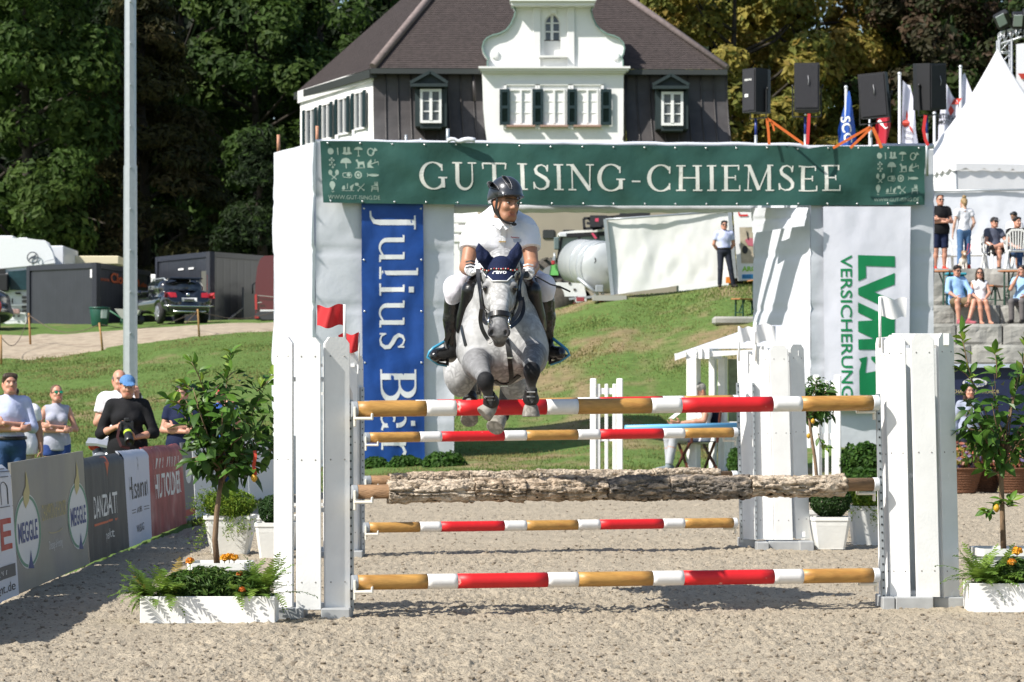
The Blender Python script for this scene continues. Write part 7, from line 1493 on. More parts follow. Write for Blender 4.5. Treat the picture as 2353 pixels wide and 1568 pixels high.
container('dark steel container with orange lettering left of the lamp post', gxy(221, 110.5), gxy(66, 113.0), gxy(343, 117.5), 6.86, 1, deco1, 4.45)
def deco2(go, fL, fR, nL, nR, C, A, B):
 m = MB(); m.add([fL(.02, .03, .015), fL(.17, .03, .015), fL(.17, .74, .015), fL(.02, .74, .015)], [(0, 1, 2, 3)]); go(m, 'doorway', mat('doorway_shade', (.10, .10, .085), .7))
 m = MB()
 for u in (.30, .49): m.add([fL(u, .78, .015), fL(u + .1, .78, .015), fL(u + .1, .805, .015), fL(u, .805, .015)], [(0, 1, 2, 3)])
 go(m, 'sign', WSIGN); m = MB(); m.add([fL(.55, .03, .012), fL(.78, .03, .012), fL(.78, .70, .012), fL(.55, .70, .012)], [(0, 1, 2, 3)]); m.beam(fL(.165, .03, .03), fL(.165, .75, .03), .05); go(m, 'door', ANTHF)
 m = MB(); put_text(m, 'ANMELDUNG', lambda u, v: fL(.004 + .02 * (1 - v), .36 + .32 * u, .12), 0, 0, 1, 1, bold=.04); go(m, 'lettering', ORNG)
 m = MB(); m.add([fR(.33, .02, .5), fR(.68, .02, .5), fR(.68, .44, .5), fR(.33, .44, .5)], [(0, 1, 2, 3)]);
 for u in (.31, .70): m.beam(fR(u, -.02, .52), fR(u, .52, .52), .07)
 m.beam(fR(.08, .03, .52), fR(.31, .24, .52), .06); m.tube([fR(.45, .44, .52), fR(.45, .56, .52), fR(.50, .60, .52), fR(.58, .58, .52), fR(.59, .46, .52)], .035, 6); go(m, 'step_guard', ANTHF)
 m = MB(); m.box(fR(.15, -.01, .5), (.6, .2, .08)); go(m, 'step', WSIGN)
container('dark steel container with open doorway behind the dark car', gxy(483.5, 112.5), gxy(361, 116.5), gxy(640, 116.5), 7.38, 2, deco2, 4.62)
o = thing('caravan', (at_q(352, 124), 124, 4.9), 'white caravan seen in the gap between the two dark containers', 'caravan'); go = wmb(o)
m = MB(); m.box((at_q(352, 124), 125, 6.0), (2.0, 2.0, 2.1), bev=.15); go(m, 'body', PLASW); m = MB(); m.box((at_q(352, 124), 123.98, 6.0), (1.6, .03, .3)); go(m, 'stripe', mat('caravan_blue', (.15, .25, .45), .5))
o = thing('flat_roof_cabin', (at_q(210, 124), 124, 4.8), 'cream flat roofed cabin behind the container with orange lettering', 'cabin'); go = wmb(o)
m = MB(); m.box((at_q(210, 124), 126, 5.95), (2.6, 4, 2.3)); go(m, 'wall', mat('cream_wall', (.55, .50, .36), .7)); m = MB(); m.box((at_q(212, 124), 124.2, 7.55), (2.75, 4.2, .35), bev=.03); go(m, 'roof', mat('cream_roof', (.70, .62, .42), .6))
LY = 115.6; lo = thing('lorry', (at_q(55, LY), LY, 4.45), 'white lorry cab with a round horse emblem at the left edge', 'lorry'); go = wmb(lo); Wp = lambda q, y, Y=115.6: Vector(W(q, y, Y)); LW = mat('lorry_white', (.74, .76, .78), .28, coat=.4, var=.02)
prof = [(0, 745), (0, 690), (2, 640), (4, 590), (10, 560), (22, 553), (60, 550), (100, 550), (112, 556), (122, 575), (127, 600), (129, 640), (129, 690), (126, 730), (100, 747)]
m = MB(); f0 = [Wp(-48 if q == 0 else q - 2, y) for q, y in prof]; m.prism([Wp(q - 45, y) for q, y in ((0, 750), (0, 640), (6, 575), (20, 555), (60, 551), (145, 552), (157, 558), (166, 570), (171, 590), (173, 620), (173, 748))], (-.58, 3.2, 0)); go(m, 'cab', LW)
m = MB(); m.prism([Wp(q, y, LY - .1) for q, y in ((-45, 562), (-40, 548), (0, 546), (60, 548), (105, 553), (121, 580), (127, 605), (60, 612), (-45, 622))], (-.48, 2.6, .04)); m.box(Wp(10, 548, LY + .8), (.9, 1, .16), bev=.06); m.box(Wp(55, 550, LY + .8), (.4, .5, .1), bev=.04); go(m, 'roof_spoiler', LW)
kt = lambda x, y: (x / 5.058 / 1.0625, (570 + y / 5.058) / 1.0625); WT = lambda x, y, d=.12: Vector(W(*kt(x, y), LY - d))
m = MB(); m.prism([WT(x, y) for x, y in ((92, 472), (400, 445), (640, 445), (640, 700), (125, 700))], (0, .05, 0)); go(m, 'windscreen', mat('windscreen_glass', (.018, .045, .055), .25, spec=.25, var=.3, vscale=1.2))
m = MB(); m.prism([WT(x, y, .16) for x, y in ((-60, 445), (62, 440), (75, 560), (70, 680), (-60, 690))], (0, .05, 0)); m.box(WT(30, 610, .3), (.5, .3, .7), bev=.05); go(m, 'mirror', BLACKP)
m = MB(); m.prism([WT(x, y, .06) for x, y in ((-200, 250), (20, 255), (35, 350), (-200, 355))], (0, .05, 0)); go(m, 'side_window', MATS['windscreen_glass'])
for y in (790, 840, 910, 960): m = MB(); m.box(WT(420, y, .10), (.95, .05, .11)); go(m, 'grille_slot', BLACKP)
m = MB(); m.prism([WT(x, y) for x, y in ((180, 728), (250, 730), (262, 755), (200, 752))], (0, .04, 0)); m.box(WT(152, 838), (.05, .03, .22)); go(m, 'air_inlet', BLACKP)
m = MB(); m.box(WT(178, 965), (.44, .05, .19), bev=.02); go(m, 'headlight', mat('headlight_red', (.35, .22, .2), .2, spec=1, var=.5, vscale=6))
for x in (168, 230): m = MB(); m.ell(WT(x, 1020), (.05, .03, .05), 8); go(m, 'fog_lamp', BLACKP)
m = MB(); m.beam(WT(60, 895), WT(345, 882), .05, .04); m.beam(WT(60, 1080), WT(345, 1075), .03, .03); go(m, 'bumper_line', STEEL)
m = MB(); q_ = [Wp(75 + 12.2 * math.cos(a * .262), 592 - 12.2 * math.sin(a * .262), LY - .22) for a in range(25)]; m.tube(q_, .022, 6); m.poly([Wp(x, y, LY - .2) for x, y in ((66, 595), (72, 590), (78, 588), (82, 584), (84, 588), (80, 592), (82, 598), (76, 594), (70, 596), (67, 601))]); go(m, 'emblem', mat('emblem_dark', (.06, .07, .09), .5))
m = MB(); m.tube([Wp(92, 614, LY - .2), Wp(100, 602, LY - .2), Wp(124, 596, LY - .2)], .012, 5); go(m, 'panel_line', mat('panel_line_grey', (.3, .32, .35), .6))
m = MB(); m.lathe([(.0, -.15), (.42, -.15), (.5, -.1), (.5, .1), (.42, .15), (0, .15)], 20, Wp(-22, 748, LY), Matrix.Rotation(R(90), 3, 'X')); go(m, 'wheel', BLACKP)
o = thing('lorry_trailer', (at_q(135, 119), 119, 4.9), 'white box body of the lorry behind its cab', 'lorry body'); go = wmb(o); m = MB(); m.box((at_q(98, 119), 121, 6.55), (1.7, 4, 2.85), bev=.03); go(m, 'box', mat('lorry_box_white', (.70, .72, .74), .4))
o = thing('parked_car', (at_q(-12, 104), 104, tz(at_q(-12, 104), 104)), 'dark car with red tail lamp cut by the left edge of the picture', 'car'); go = wmb(o); zz = o.location.z
b = Blob(.05); b.ell((at_q(-30, 104), 104.8, zz + .65), (.75, 1.9, .42), k=.2); b.ell((at_q(-30, 104), 105.2, zz + 1.1), (.6, 1.2, .4), k=.25); V, Fq = b.geo(); link('body', np_mesh('body', V - np.array(o.location), Fq, mat('car_dark', (.03, .03, .035), .25, coat=.6), True), o)
m = MB(); m.ell((at_q(-4, 103), 103.0, zz + .80), (.12, .06, .22), 8); go(m, 'tail_lamp', mat('tail_lamp_red', (.45, .02, .02), .15, coat=.5)); m = MB(); m.lathe([(0, -.1), (.3, -.1), (.32, 0), (.3, .1), (0, .1)], 16, (at_q(-8, 103.6), 103.6, zz + .3), Matrix.Rotation(R(90), 3, 'Y')); go(m, 'wheel', BLACKP)
cz = tz(at_q(430, 105), 105) - .02; car = thing('parked_car', (at_q(436, 103.6), 103.6, cz), 'black all terrain car seen from behind in front of the dark containers', 'car')
CP = mat('car_black_paint', (.008, .010, .016), .12, coat=1.0, spec=.6); CG = mat('car_glass', (.012, .014, .018), .05, spec=1.0); car.rotation_euler = (0, 0, R(24))
b = Blob(.045); b.p.append(('c', V3((-.55, .55, .72)), V3((-.55, 3.9, .70)), .36, .34, .15, None)); b.p.append(('c', V3((.55, .55, .72)), V3((.55, 3.9, .70)), .36, .34, .15, None)); b.cap((0, .5, .72), (0, 3.9, .68), .40, .36, k=.2)
b.ell((-.5, .30, .86), (.36, .32, .30), k=.2); b.ell((.5, .30, .86), (.36, .32, .30), k=.2); b.cap((-.55, .25, .52), (.55, .25, .52), .24, k=.15)
b.cap((-.52, 1.1, 1.25), (-.50, 2.4, 1.28), .32, .30, k=.2); b.cap((.52, 1.1, 1.25), (.50, 2.4, 1.28), .32, .30, k=.2); b.cap((0, .9, 1.28), (0, 2.5, 1.30), .36, .33, k=.2); b.cut((0, 0, 1.64), (0, .03, 1)); b.cut((0, .0, 1.0), (0, -1, .0)); b.cut((0, .16, 1.05), (0, -1, .52)); b.cut((0, 0, .30), (0, 0, -1))
for x in (-1, 1):
 b.cut((x * .97, 1, .8), (x, 0, 0)); b.cut((x * .94, 1, 1.05), (x, 0, .42)); b.sub((x * .93, .92, .38), (.26, .44, .44), k=.03); b.sub((x * .93, 3.75, .38), (.26, .44, .44), k=.03)
V, Fq = b.geo(); link('body', np_mesh('body', V, Fq, CP, True), car)
CB = BVHTree.FromPolygons([tuple(v) for v in V], [tuple(f) for f in Fq])
def cpatch(pts, d, off, name, m_, par=None, n=4):
 mb = MB(); P = dense(pts, n); c = np.mean(P, 0); rings = []
 for k in (1, .75, .5, .25):
  ring = []
  for a_, z_ in P:
   a2, z2 = c[0] + (a_ - c[0]) * k, c[1] + (z_ - c[1]) * k; o_ = Vector((a2, -3, z2)) if d == 'y' else Vector((-3, a2, z2)); h = CB.ray_cast(o_, Vector((0, 1, 0)) if d == 'y' else Vector((1, 0, 0))); ring.append(h[0] + h[1] * off if h[0] is not None else o_ + Vector((0, 3, 0)) if d == 'y' else o_ + Vector((2.1, 0, 0)))
  rings.append(ring)
 n_ = len(P); vs = sum(rings, []); mb.add(vs, [(r_ * n_ + i, r_ * n_ + (i + 1) % n_, (r_ + 1) * n_ + (i + 1) % n_, (r_ + 1) * n_ + i) for r_ in range(3) for i in range(n_)] + [tuple(range(3 * n_, 4 * n_))], 0, True); return mb.build(name, m_, par or car)
cpatch([(-.70, 1.14), (.70, 1.14), (.60, 1.50), (-.60, 1.50)], 'y', .012, 'rear_window', CG)
cpatch([(1.25, 1.16), (2.05, 1.14), (2.05, 1.50), (1.45, 1.50)], 'x', .012, 'side_window', CG); cpatch([(2.12, 1.14), (2.95, 1.12), (2.7, 1.46), (2.12, 1.50)], 'x', .012, 'side_window', CG)
LR = mat('tail_light', (.42, .015, .02), .12, coat=.6, spec=.8)
cpatch([(-.93, .88), (-.45, .90), (-.47, 1.06), (-.92, 1.08)], 'y', .015, 'tail_light', LR); cpatch([(.45, .90), (.93, .88), (.92, 1.08), (.47, 1.06)], 'y', .015, 'tail_light', LR)
cpatch([(-.28, .76), (.28, .76), (.28, .88), (-.28, .88)], 'y', .018, 'number_plate', WSIGN)
m = MB()
for i in range(7): m.box((-.18 + i * .055, -.005 + .19, .82), (.03, .4, .06))
m.ell((0, .195, 1.0), (.07, .03, .07), 10, 1); m.build('badge', [mat('plate_ink', (.05, .05, .06), .6), CHROME], car)
m = MB(); m.tube([(-.92, .10, .60), (-.5, .0, .59), (.5, .0, .59), (.92, .10, .60)], .028, 6); m.tube([(-.6, .02, .40), (.6, .02, .40)], .03, 6); m.build('bumper_trim', CHROME, car)
m = MB(); m.box((0, .62, 1.57), (1.25, .42, .05), Matrix.Rotation(-.12, 3, 'X'), bev=.02); m.build('roof_spoiler', CP, car)
for x in (-1, 1):
 m = MB(); m.tube([(x * .60, .9, 1.52), (x * .60, 1.1, 1.61), (x * .58, 2.4, 1.62), (x * .56, 2.6, 1.54)], .025, 6); m.build('roof_rail', STEEL, car); m = MB(); m.ell((x * 1.02, 2.75, 1.14), (.12, .08, .09), 8); m.build('mirror', CP, car)
 for y in (.92, 3.75):
  m = MB(); Mx = Matrix.Rotation(R(90), 3, 'Y'); m.lathe([(.0, -.12), (.30, -.12), (.37, -.08), (.38, 0), (.37, .08), (.30, .12), (0, .12)], 22, (x * .80, y, .36), Mx); wl = m.build('wheel', mat('tyre', (.018, .018, .018), .8, bump=.3, bscale=40), car); m = MB(); m.lathe([(0, .0), (.06, .015), (.26, -.005), (.27, -.03)], 18, (x * .925, y, .36), Mx if x > 0 else Matrix.Rotation(R(-90), 3, 'Y'))
  for a in range(5): m.beam((x * .93, y, .36), (x * .932, y + .25 * math.cos(a * 1.2566), .36 + .25 * math.sin(a * 1.2566)), .03, .06)
  m.build('rim', mat('rim_alloy', (.35, .36, .38), .3, metal=.6), wl)
vz = tz(at_q(620, 107), 107); van = thing('parked_van', (at_q(640, 107), 107, vz + .1), 'maroon delivery van half hidden behind the left gate column', 'van'); go = wmb(van); VM = mat('maroon_paint', (.10, .008, .018), .15, coat=1, spec=.5); q_ = lambda x, y, Y=107: Vector(W(x, y, Y))
m = MB(); m.prism([q_(*p) for p in ((587, 728), (585, 690), (587, 650), (591, 615), (598, 595), (608, 588), (670, 586), (690, 590), (696, 650), (698, 728))], (.5, 5.2, 0)); go(m, 'body', VM)
m = MB(); m.prism([q_(x, y, 106.9) for x, y in ((588, 735), (587, 722), (594, 716), (700, 714), (700, 735))], (0, .4, 0)); go(m, 'bumper', mat('grey_bumper', (.05, .05, .055), .6))
m = MB(); m.prism([q_(x, y, 106.94) for x, y in ((586, 712), (585, 678), (590, 676), (591, 712))], (0, .08, 0)); m.box(q_(590, 729, 106.85), (.15, .06, .08)); go(m, 'tail_light', LR)
m = MB(); m.box(q_(615, 716, 106.93), (.55, .03, .13)); go(m, 'number_plate', WSIGN); m = MB(); m.beam(q_(592, 679, 106.93), q_(640, 684, 106.93), .02, .02); m.beam(q_(592, 696, 106.93), q_(602, 695, 106.93), .03, .03); go(m, 'trim', CHROME); m = MB(); m.lathe([(0, -.14), (.3, -.14), (.36, 0), (.3, .14), (0, .14)], 18, (at_q(606, 107.6), 107.7, vz + .36), Matrix.Rotation(R(90), 3, 'Y')); go(m, 'wheel', MATS['tyre'])
by = 102.5; bx = at_q(229, by); bz = tz(bx, by) + .08; o = thing('litter_bin', (bx, by, bz), 'tall dark green bin with a white paper notice beside the container', 'bin'); GB = mat('bin_green', (.012, .075, .05), .45, var=.1)
m = MB(); m.lathe([(0, 0), (.26, 0), (.28, .03), (.355, .62), (.345, .65), (.33, .64)], 24); m.build('body', GB, o); m = MB(); m.lathe([(.345, .62), (.375, .62), (.375, .67), (.33, .67)], 24); m.build('rim', GB, o); m = MB(); m.grid(lambda u, v: Vector((.352 * math.sin(.25 + .75 * u) * (.90 + .09 * v), -.352 * math.cos(.25 + .75 * u) * (.90 + .09 * v), .28 + .30 * v)), 6, 2); m.build('paper_notice', WSIGN, o)
o = thing('wheelbarrow', (at_q(292, 103), 103, tz(at_q(292, 103), 103) + .1), 'grey wheelbarrow between the green bin and the lamp post', 'wheelbarrow'); m = MB(); m.prism([(-.45, 0, .55), (.45, 0, .5), (.3, 0, .2), (-.2, 0, .2)], (0, .5, 0)); m.build('tray', mat('barrow_tray', (.35, .36, .32), .6), o); m = MB()
for y in (.05, .45): m.tube([(-.75, y, .55), (-.2, y, .2), (.2, y, .0)], .02, 6); m.tube([(-.2, y, .2), (-.25, y, -.02)], .02, 6)
m.build('frame', mat('barrow_green', (.02, .12, .06), .5), o); m = MB(); m.lathe([(0, -.04), (.15, -.04), (.17, 0), (.15, .04), (0, .04)], 14, (.42, .25, .15), Matrix.Rotation(R(90), 3, 'X')); m.build('wheel', BLACKP, o)
STK = mat('stake_wood', (.36, .20, .075), .8, var=.2, vscale=6); ends = []
for (x0, y0, x1, y1, Y, lab) in ((2, 770, 3, 832, 86.5, 'wooden stake at the left edge beside the gravel track'), (66, 720, 70, 781, 93, 'wooden stake in front of the lorry and the dark container'), (228, 742, 236, 797, 89.5, 'leaning wooden stake in front of the green bin'), (454, 711, 458, 768, 91.5, 'wooden stake in front of the black car')):
 g = Vector(W(x1, y1, Y)); o = thing('stake', g, lab, 'stake', 'wooden stakes along the gravel track'); t = Vector(W(x0, y0, Y)) - g; m = MB(); m.tube([(0, 0, -.15), t * .5, t], [.035, .033, .030], 7); m.build('post', STK, o); ends.append(g + t * .93)
rp = thing('rope', ends[0], 'thin slack rope strung between the wooden stakes', 'rope'); go = wmb(rp); m = MB()
for a, b_ in ((ends[0], ends[1]), (ends[1], ends[2]), (ends[2], ends[3]), (ends[3], Vector(W(640, 714, 93)))):
 sag = .35 * (b_ - a).length / 4; m.tube([a.lerp(b_, i / 12) - Vector((0, 0, sag * math.sin(math.pi * i / 12))) for i in range(13)], .012, 5)
m.tube([ends[3], Vector(W(425, 745, 95))], .015, 5); go(m, 'rope_line', mat('rope_brown', (.12, .09, .07), .9))
# seen through the gate
BG = mat('beige_panel', (.30, .265, .205), .5, var=.06, vscale=.5); o = thing('horse_lorry', (at_q(1240, 96), 96, 4.5), 'long beige horse lorry standing behind the tractor', 'lorry'); go = wmb(o); q_ = lambda x, y, Y=96: Vector(W(x, y, Y))
m = MB(); a, b_ = q_(1098, 735), q_(1560, 470); m.box(((a.x + b_.x) / 2, 97.3, (a.z + b_.z) / 2), (b_.x - a.x, 2.6, b_.z - a.z), bev=.08); go(m, 'box', BG)
for x, y in ((1261, 539), (1307, 539)): m = MB(); m.box(q_(x, y, 95.98), (.40, .06, .30), bev=.05); go(m, 'window', mat('lorry_window', (.015, .017, .02), .08, spec=.8))
m = MB(); a, b_ = q_(1090, 760), q_(1560, 735); m.box(((a.x + b_.x) / 2, 97.3, (a.z + b_.z) / 2), (b_.x - a.x, 2.3, b_.z - a.z)); go(m, 'chassis', BLACKP)
for x in (1180, 1330): m = MB(); m.lathe([(0, -.2), (.42, -.2), (.48, 0), (.42, .2), (0, .2)], 18, (at_q(x, 96.2), 96.2, 4.9), Matrix.Rotation(R(90), 3, 'X')); go(m, 'wheel', MATS['tyre'])
tr = thing('tractor', (at_q(1330, 88), 88, 4.35), 'light green tractor with white cab roof standing behind the slurry tank', 'tractor'); go = wmb(tr); q_ = lambda x, y, Y=88: Vector(W(x, y, Y)); k8 = lambda x, y: ((1300 + x / 5.6) / 1.0625, (500 + y / 5.6) / 1.0625); T8 = lambda x, y, Y=88: Vector(W(*k8(x, y), Y))
TG = mat('tractor_green', (.16, .50, .13), .35, coat=.3); TGL = mat('tractor_glass', (.20, .27, .26), .12, spec=.8)
m = MB(); m.prism([T8(x, y) for x, y in ((345, 395), (385, 375), (560, 355), (1000, 335), (1000, 385), (400, 425), (350, 420))], (0, 1.6, 0)); go(m, 'cab_roof', PLASW)
m = MB(); m.prism([T8(x, y, 88.1) for x, y in ((400, 440), (350, 790), (420, 800), (1000, 800), (1000, 400))], (0, 1.4, 0)); go(m, 'cab_glass', TGL)
m = MB()
for a, b_ in (((398, 430), (345, 800)), ((640, 410), (640, 520)), ((890, 390), (900, 520))): m.beam(T8(*a, 88.05), T8(*b_, 88.05), .09)
m.beam(T8(400, 425, 88.02), T8(1000, 395, 88.02), .05, .12); go(m, 'cab_frame', BLACKP)
m = MB(); m.box(T8(418, 412, 87.85), (.22, .1, .13), bev=.02); go(m, 'work_lamp', mat('work_lamp_glass', (.6, .62, .65), .2)); m = MB(); m.box(T8(330, 530, 87.9), (.16, .1, .38), bev=.03); m.tube([T8(330, 460, 87.9), T8(395, 440, 88)], .02, 5); go(m, 'mirror', mat('mirror_grey', (.12, .16, .16), .3))
m = MB(); m.prism([T8(x, y, 87.8) for x, y in ((150, 890), (190, 860), (255, 832), (345, 815), (355, 965), (220, 965))], (0, .8, 0)); go(m, 'mudguard', TG); m = MB(); m.prism([T8(x, y, 87.78) for x, y in ((140, 905), (180, 862), (250, 830), (230, 960), (150, 965))], (0, .7, 0)); go(m, 'mudguard_edge', mat('mudguard_grey', (.22, .23, .24), .6))
m = MB(); m.lathe([(0, -.26), (.7, -.26), (.82, -.18), (.85, 0), (.82, .18), (.7, .26), (0, .26)], 26, T8(265, 1110, 88.2), Matrix.Rotation(R(75), 3, 'X'));
for k in range(18): m.beam(T8(265, 1110, 88.0) + Vector((.83 * math.cos(k * .349), -.12, .83 * math.sin(k * .349))), T8(265, 1110, 88.4) + Vector((.83 * math.cos(k * .349 + .2), .12, .83 * math.sin(k * .349 + .2))), .08, .06)
go(m, 'rear_wheel', mat('muddy_tyre', (.07, .062, .052), .9, var=.35, vscale=4))
m = MB(); m.box(T8(283, 795, 87.7), (.10, .08, .12), bev=.02); go(m, 'red_lamp', LR); m = MB(); m.tube([T8(300, 660, 87.75), T8(310, 780, 87.75)], .03, 6); m.box(T8(292, 740, 87.75), (.08, .06, .1)); go(m, 'lamp_bracket', STEEL)
m = MB()
for a, b_ in (((700, 190), (710, 340)), ((700, 190), (1100, 170)), ((1100, 170), (1260, 145)), ((760, 180), (860, 300)), ((850, 180), (800, 320)), ((1090, 160), (1100, 200)), ((960, 300), (820, 340)), ((1240, 140), (1500, 115)), ((740, 250), (980, 300)), ((700, 330), (960, 320))): m.beam(T8(*a, 87.6), T8(*b_, 87.6), .07, .08)
m.box(T8(900, 230, 87.7), (.5, .3, .35)); m.box(T8(1400, 125, 87.6), (.9, .3, .18)); go(m, 'loader_arm', mat('loader_black', (.025, .025, .028), .5))
m = MB(); m.box(T8(880, 210, 87.4), (.1, .08, .1)); m.beam(T8(815, 390, 87.4), T8(870, 465, 87.4), .09, .06); go(m, 'marker', mat('marker_red', (.6, .06, .12), .5))
m = MB(); m.box(T8(360, 1240, 88.3), (.9, 1.6, 1.0), bev=.1); go(m, 'chassis', BLACKP)
tk = thing('tank_trailer', (at_q(1380, 84), 84, 4.3), 'galvanised slurry tank trailer with white wheel guard in front of the tractor', 'trailer'); go = wmb(tk); TANK = mat('galvanised_tank', (.46, .49, .50), .38, metal=.25, var=.08, vscale=1.2, col2=(.55, .57, .57), thr=(.4, .7)); T9 = lambda x, y, Y=82: Vector(W(*k8(x, y), Y))
cf = T9(1010, 860, 81.6); r_ = (T9(1010, 1210).z - T9(1010, 520).z) / -2.0; axd = (T9(650, 800, 86.0) - cf).normalized(); u_ = axd.orthogonal(); Mt = Matrix((Vector((0, 0, 1)).cross(axd).normalized(), axd.cross(Vector((0, 0, 1)).cross(axd).normalized()), axd)).transposed()
m = MB(); m.lathe([(0, -.20), (r_ * .5, -.17), (r_ * .85, -.09), (r_ * .99, 0)], 40, cf, Mt); go(m, 'tank_end', TANK); m = MB(); m.lathe([(r_, 0), (r_, .12), (r_ * 1.0, 2.2), (r_ * 1.0, 4.2), (0, 4.4)], 40, cf, Mt); go(m, 'tank_shell', TANK)
m = MB()
for z in (0.02, .8, 2.0): m.lathe([(r_ * 1.0, z), (r_ * 1.03, z), (r_ * 1.03, z + .06), (r_ * 1.0, z + .06)], 40, cf, Mt)
go(m, 'hoop', STEEL); m = MB()
for k in range(9): a = 1.9 + k * .42; p = cf + Mt @ Vector((r_ * 1.03 * math.cos(a), r_ * 1.03 * math.sin(a), .03)); m.beam(p + Mt @ Vector((0, 0, -.15)), p + Mt @ Vector((0, 0, .12)), .05, .07)
go(m, 'clamp', mat('clamp_dark', (.12, .13, .13), .5)); m = MB(); m.poly([T9(x, y, 81.2) for x, y in ((845, 720), (868, 735), (875, 770), (855, 805), (842, 800), (858, 770))]); go(m, 'handle_mark', BLACKP)
m = MB(); put_text(m, 'LVV', lambda u, v: cf + Mt @ Vector((r_ * 1.01 * math.cos(2.62 + .42 * (1 - v) - .2), r_ * 1.01 * math.sin(2.62 + .42 * (1 - v) - .2), 1.7 - .75 * u)), 0, 0, 1, 1, bold=.04); go(m, 'lettering', mat('faded_red_letters', (.52, .32, .28), .6))
m = MB(); m.prism([T9(x, y, 81.3) for x, y in ((265, 1085), (330, 1060), (680, 1075), (710, 1110), (735, 1240), (745, 1380), (470, 1430), (430, 1200), (380, 1110), (280, 1095))], (0, .9, 0)); go(m, 'wheel_guard', mat('guard_white', (.66, .68, .67), .45, var=.05)); m = MB(); m.lathe([(0, -.2), (.45, -.2), (.52, 0), (.45, .2), (0, .2)], 24, T9(355, 1270, 81.5), Matrix.Rotation(R(78), 3, 'X'))
for k in range(14): m.beam(T9(355, 1270, 81.35) + Vector((.5 * math.cos(k * .449), -.08, .5 * math.sin(k * .449))), T9(355, 1270, 81.65) + Vector((.5 * math.cos(k * .449 + .2), .08, .5 * math.sin(k * .449 + .2))), .06, .05)
go(m, 'wheel', MATS['muddy_tyre'])
m = MB(); m.box(T9(655, 1295, 81.15), (.22, .06, .12), bev=.01); go(m, 'rear_lamp', mat('rear_lamp_red', (.28, .05, .06), .3)); m = MB(); m.beam(T9(500, 1290, 81.2), T9(870, 1255, 81.2), .05, .06); m.box(T9(915, 1150, 81.2), (.22, .1, .2), bev=.02); m.beam(T9(850, 1230, 81.2), T9(865, 1340, 81.2), .08, .08); m.tube([T9(620, 1000, 81.3), T9(800, 1150, 81.2), T9(900, 1240, 81.2)], .05, 8); go(m, 'pipework', STEEL)
m = MB()
for k, c_ in enumerate((0, 1, 0)): m.add([T9(x, y, 81.27) for x, y in ((465 + k * 45, 1340 - k * 3), (510 + k * 45, 1337 - k * 3), (500 + k * 45 - 20, 1420 - k * 4), (455 + k * 45 - (0 if k == 0 else 20), 1424 - k * 4))], [(0, 1, 2, 3)], c_)
go(m, 'warning_stripes', [mat('stripe_red', (.5, .10, .08), .5), WSIGN])
sc = thing('tarpaulin_screen', (at_q(1540, 79), 79, 4.5), 'big white tarpaulin screen on a metal frame behind the grass bank', 'screen'); go = wmb(sc); k9 = lambda x, y: ((1300 + x / 3.137) / 1.0625, (450 + y / 3.137) / 1.0625); T = lambda x, y, Y: Vector(W(*k9(x, y), Y))
f = wrinkle(T(622, 848, 79.3), T(1510, 720, 79.0), T(1510, 205, 79.0), T(575, 280, 79.3), 131, .07, 0, False); m = MB(); m.grid(f, 60, 30); go(m, 'tarpaulin', mat('screen_tarp', (.70, .70, .69), .5, bump=.35, bscale=3))
m = MB(); m.beam(T(556, 268, 79.2), T(612, 850, 79.2), .09, .09, up=(1, 0, 0)); go(m, 'frame_post', STEEL); m = MB(); m.beam(T(1508, 200, 78.9), T(1550, 722, 78.9), .22, .1, up=(1, 0, 0)); go(m, 'frame_post', STEEL); m = MB(); m.tube([T(560, 270, 79.2), T(700, 262, 79.1), T(1510, 205, 78.9)], .03, 6); go(m, 'frame_rail', STEEL)
m = MB(); m.box(T(590, 875, 79), (.9, .5, .14)); go(m, 'base_weight', mat('concrete_grey', (.35, .34, .31), .9)); m = MB(); m.box(T(530, 880, 79), (.16, .2, .14)); m.box(T(1505, 735, 78.8), (.16, .2, .16)); go(m, 'orange_foot', mat('orange_plastic', (.65, .20, .02), .5))
o = thing('poster_board', (at_q(1712, 78), 78, 4.6), 'white poster board with a small vehicle picture behind the right gate column', 'poster'); go = wmb(o); P_ = lambda x, y, l=0: T(x, y, 78.0 - l)
m = MB(); m.prism([P_(x, y) for x, y in ((1540, 215), (1720, 200), (1720, 730), (1575, 742))], (0, .1, 0)); go(m, 'board', WSIGN); m = MB(); m.add([P_(x, y, .02) for x, y in ((1585, 330), (1720, 328), (1720, 605), (1600, 605))], [(0, 1, 2, 3)]); go(m, 'picture', mat('picture_sand', (.42, .36, .27), .7, var=.25, vscale=2, col2=(.10, .14, .05), thr=(.5, .7)))
m = MB(); m.poly([P_(x, y, .03) for x, y in ((1628, 430), (1650, 410), (1690, 415), (1720, 450), (1720, 480), (1650, 470))]); go(m, 'picture_vehicle', mat('picture_red', (.45, .12, .16), .6)); m = MB(); m.poly([P_(1628 + 22 * math.cos(a * .4), 502 + 32 * math.sin(a * .4), .03) for a in range(16)]); m.beam(P_(1640, 360, .03), P_(1650, 420, .03), .04, .02); go(m, 'picture_wheel', BLACKP)
m = MB(); put_text(m, 'ARCTIC', lambda u, v: P_(1605 + 190 * u, 668 - 40 * v, .02), 0, 0, 1, 1, bold=.04); go(m, 'lettering', mat('lime_print', (.25, .55, .04), .5)); m = MB(); m.add([P_(x, y, .02) for x, y in ((1605, 692), (1720, 688), (1720, 722), (1605, 726))], [(0, 1, 2, 3)]); go(m, 'blue_band', mat('blue_band', (.03, .30, .62), .5)); m = MB(); put_text(m, 'BIS 5', lambda u, v: P_(1612 + 100 * u, 718 - 22 * v, .03), 0, 0, 1, 1); go(m, 'lettering', INKB); m = MB(); vs, fs = stroke_geo([(1580, 215), (1585, 240), (1650, 238)], 14); m.add([P_(p[0], p[1], .02) for p in vs], fs); go(m, 'logo', mat('logo_red', (.6, .03, .03), .5))
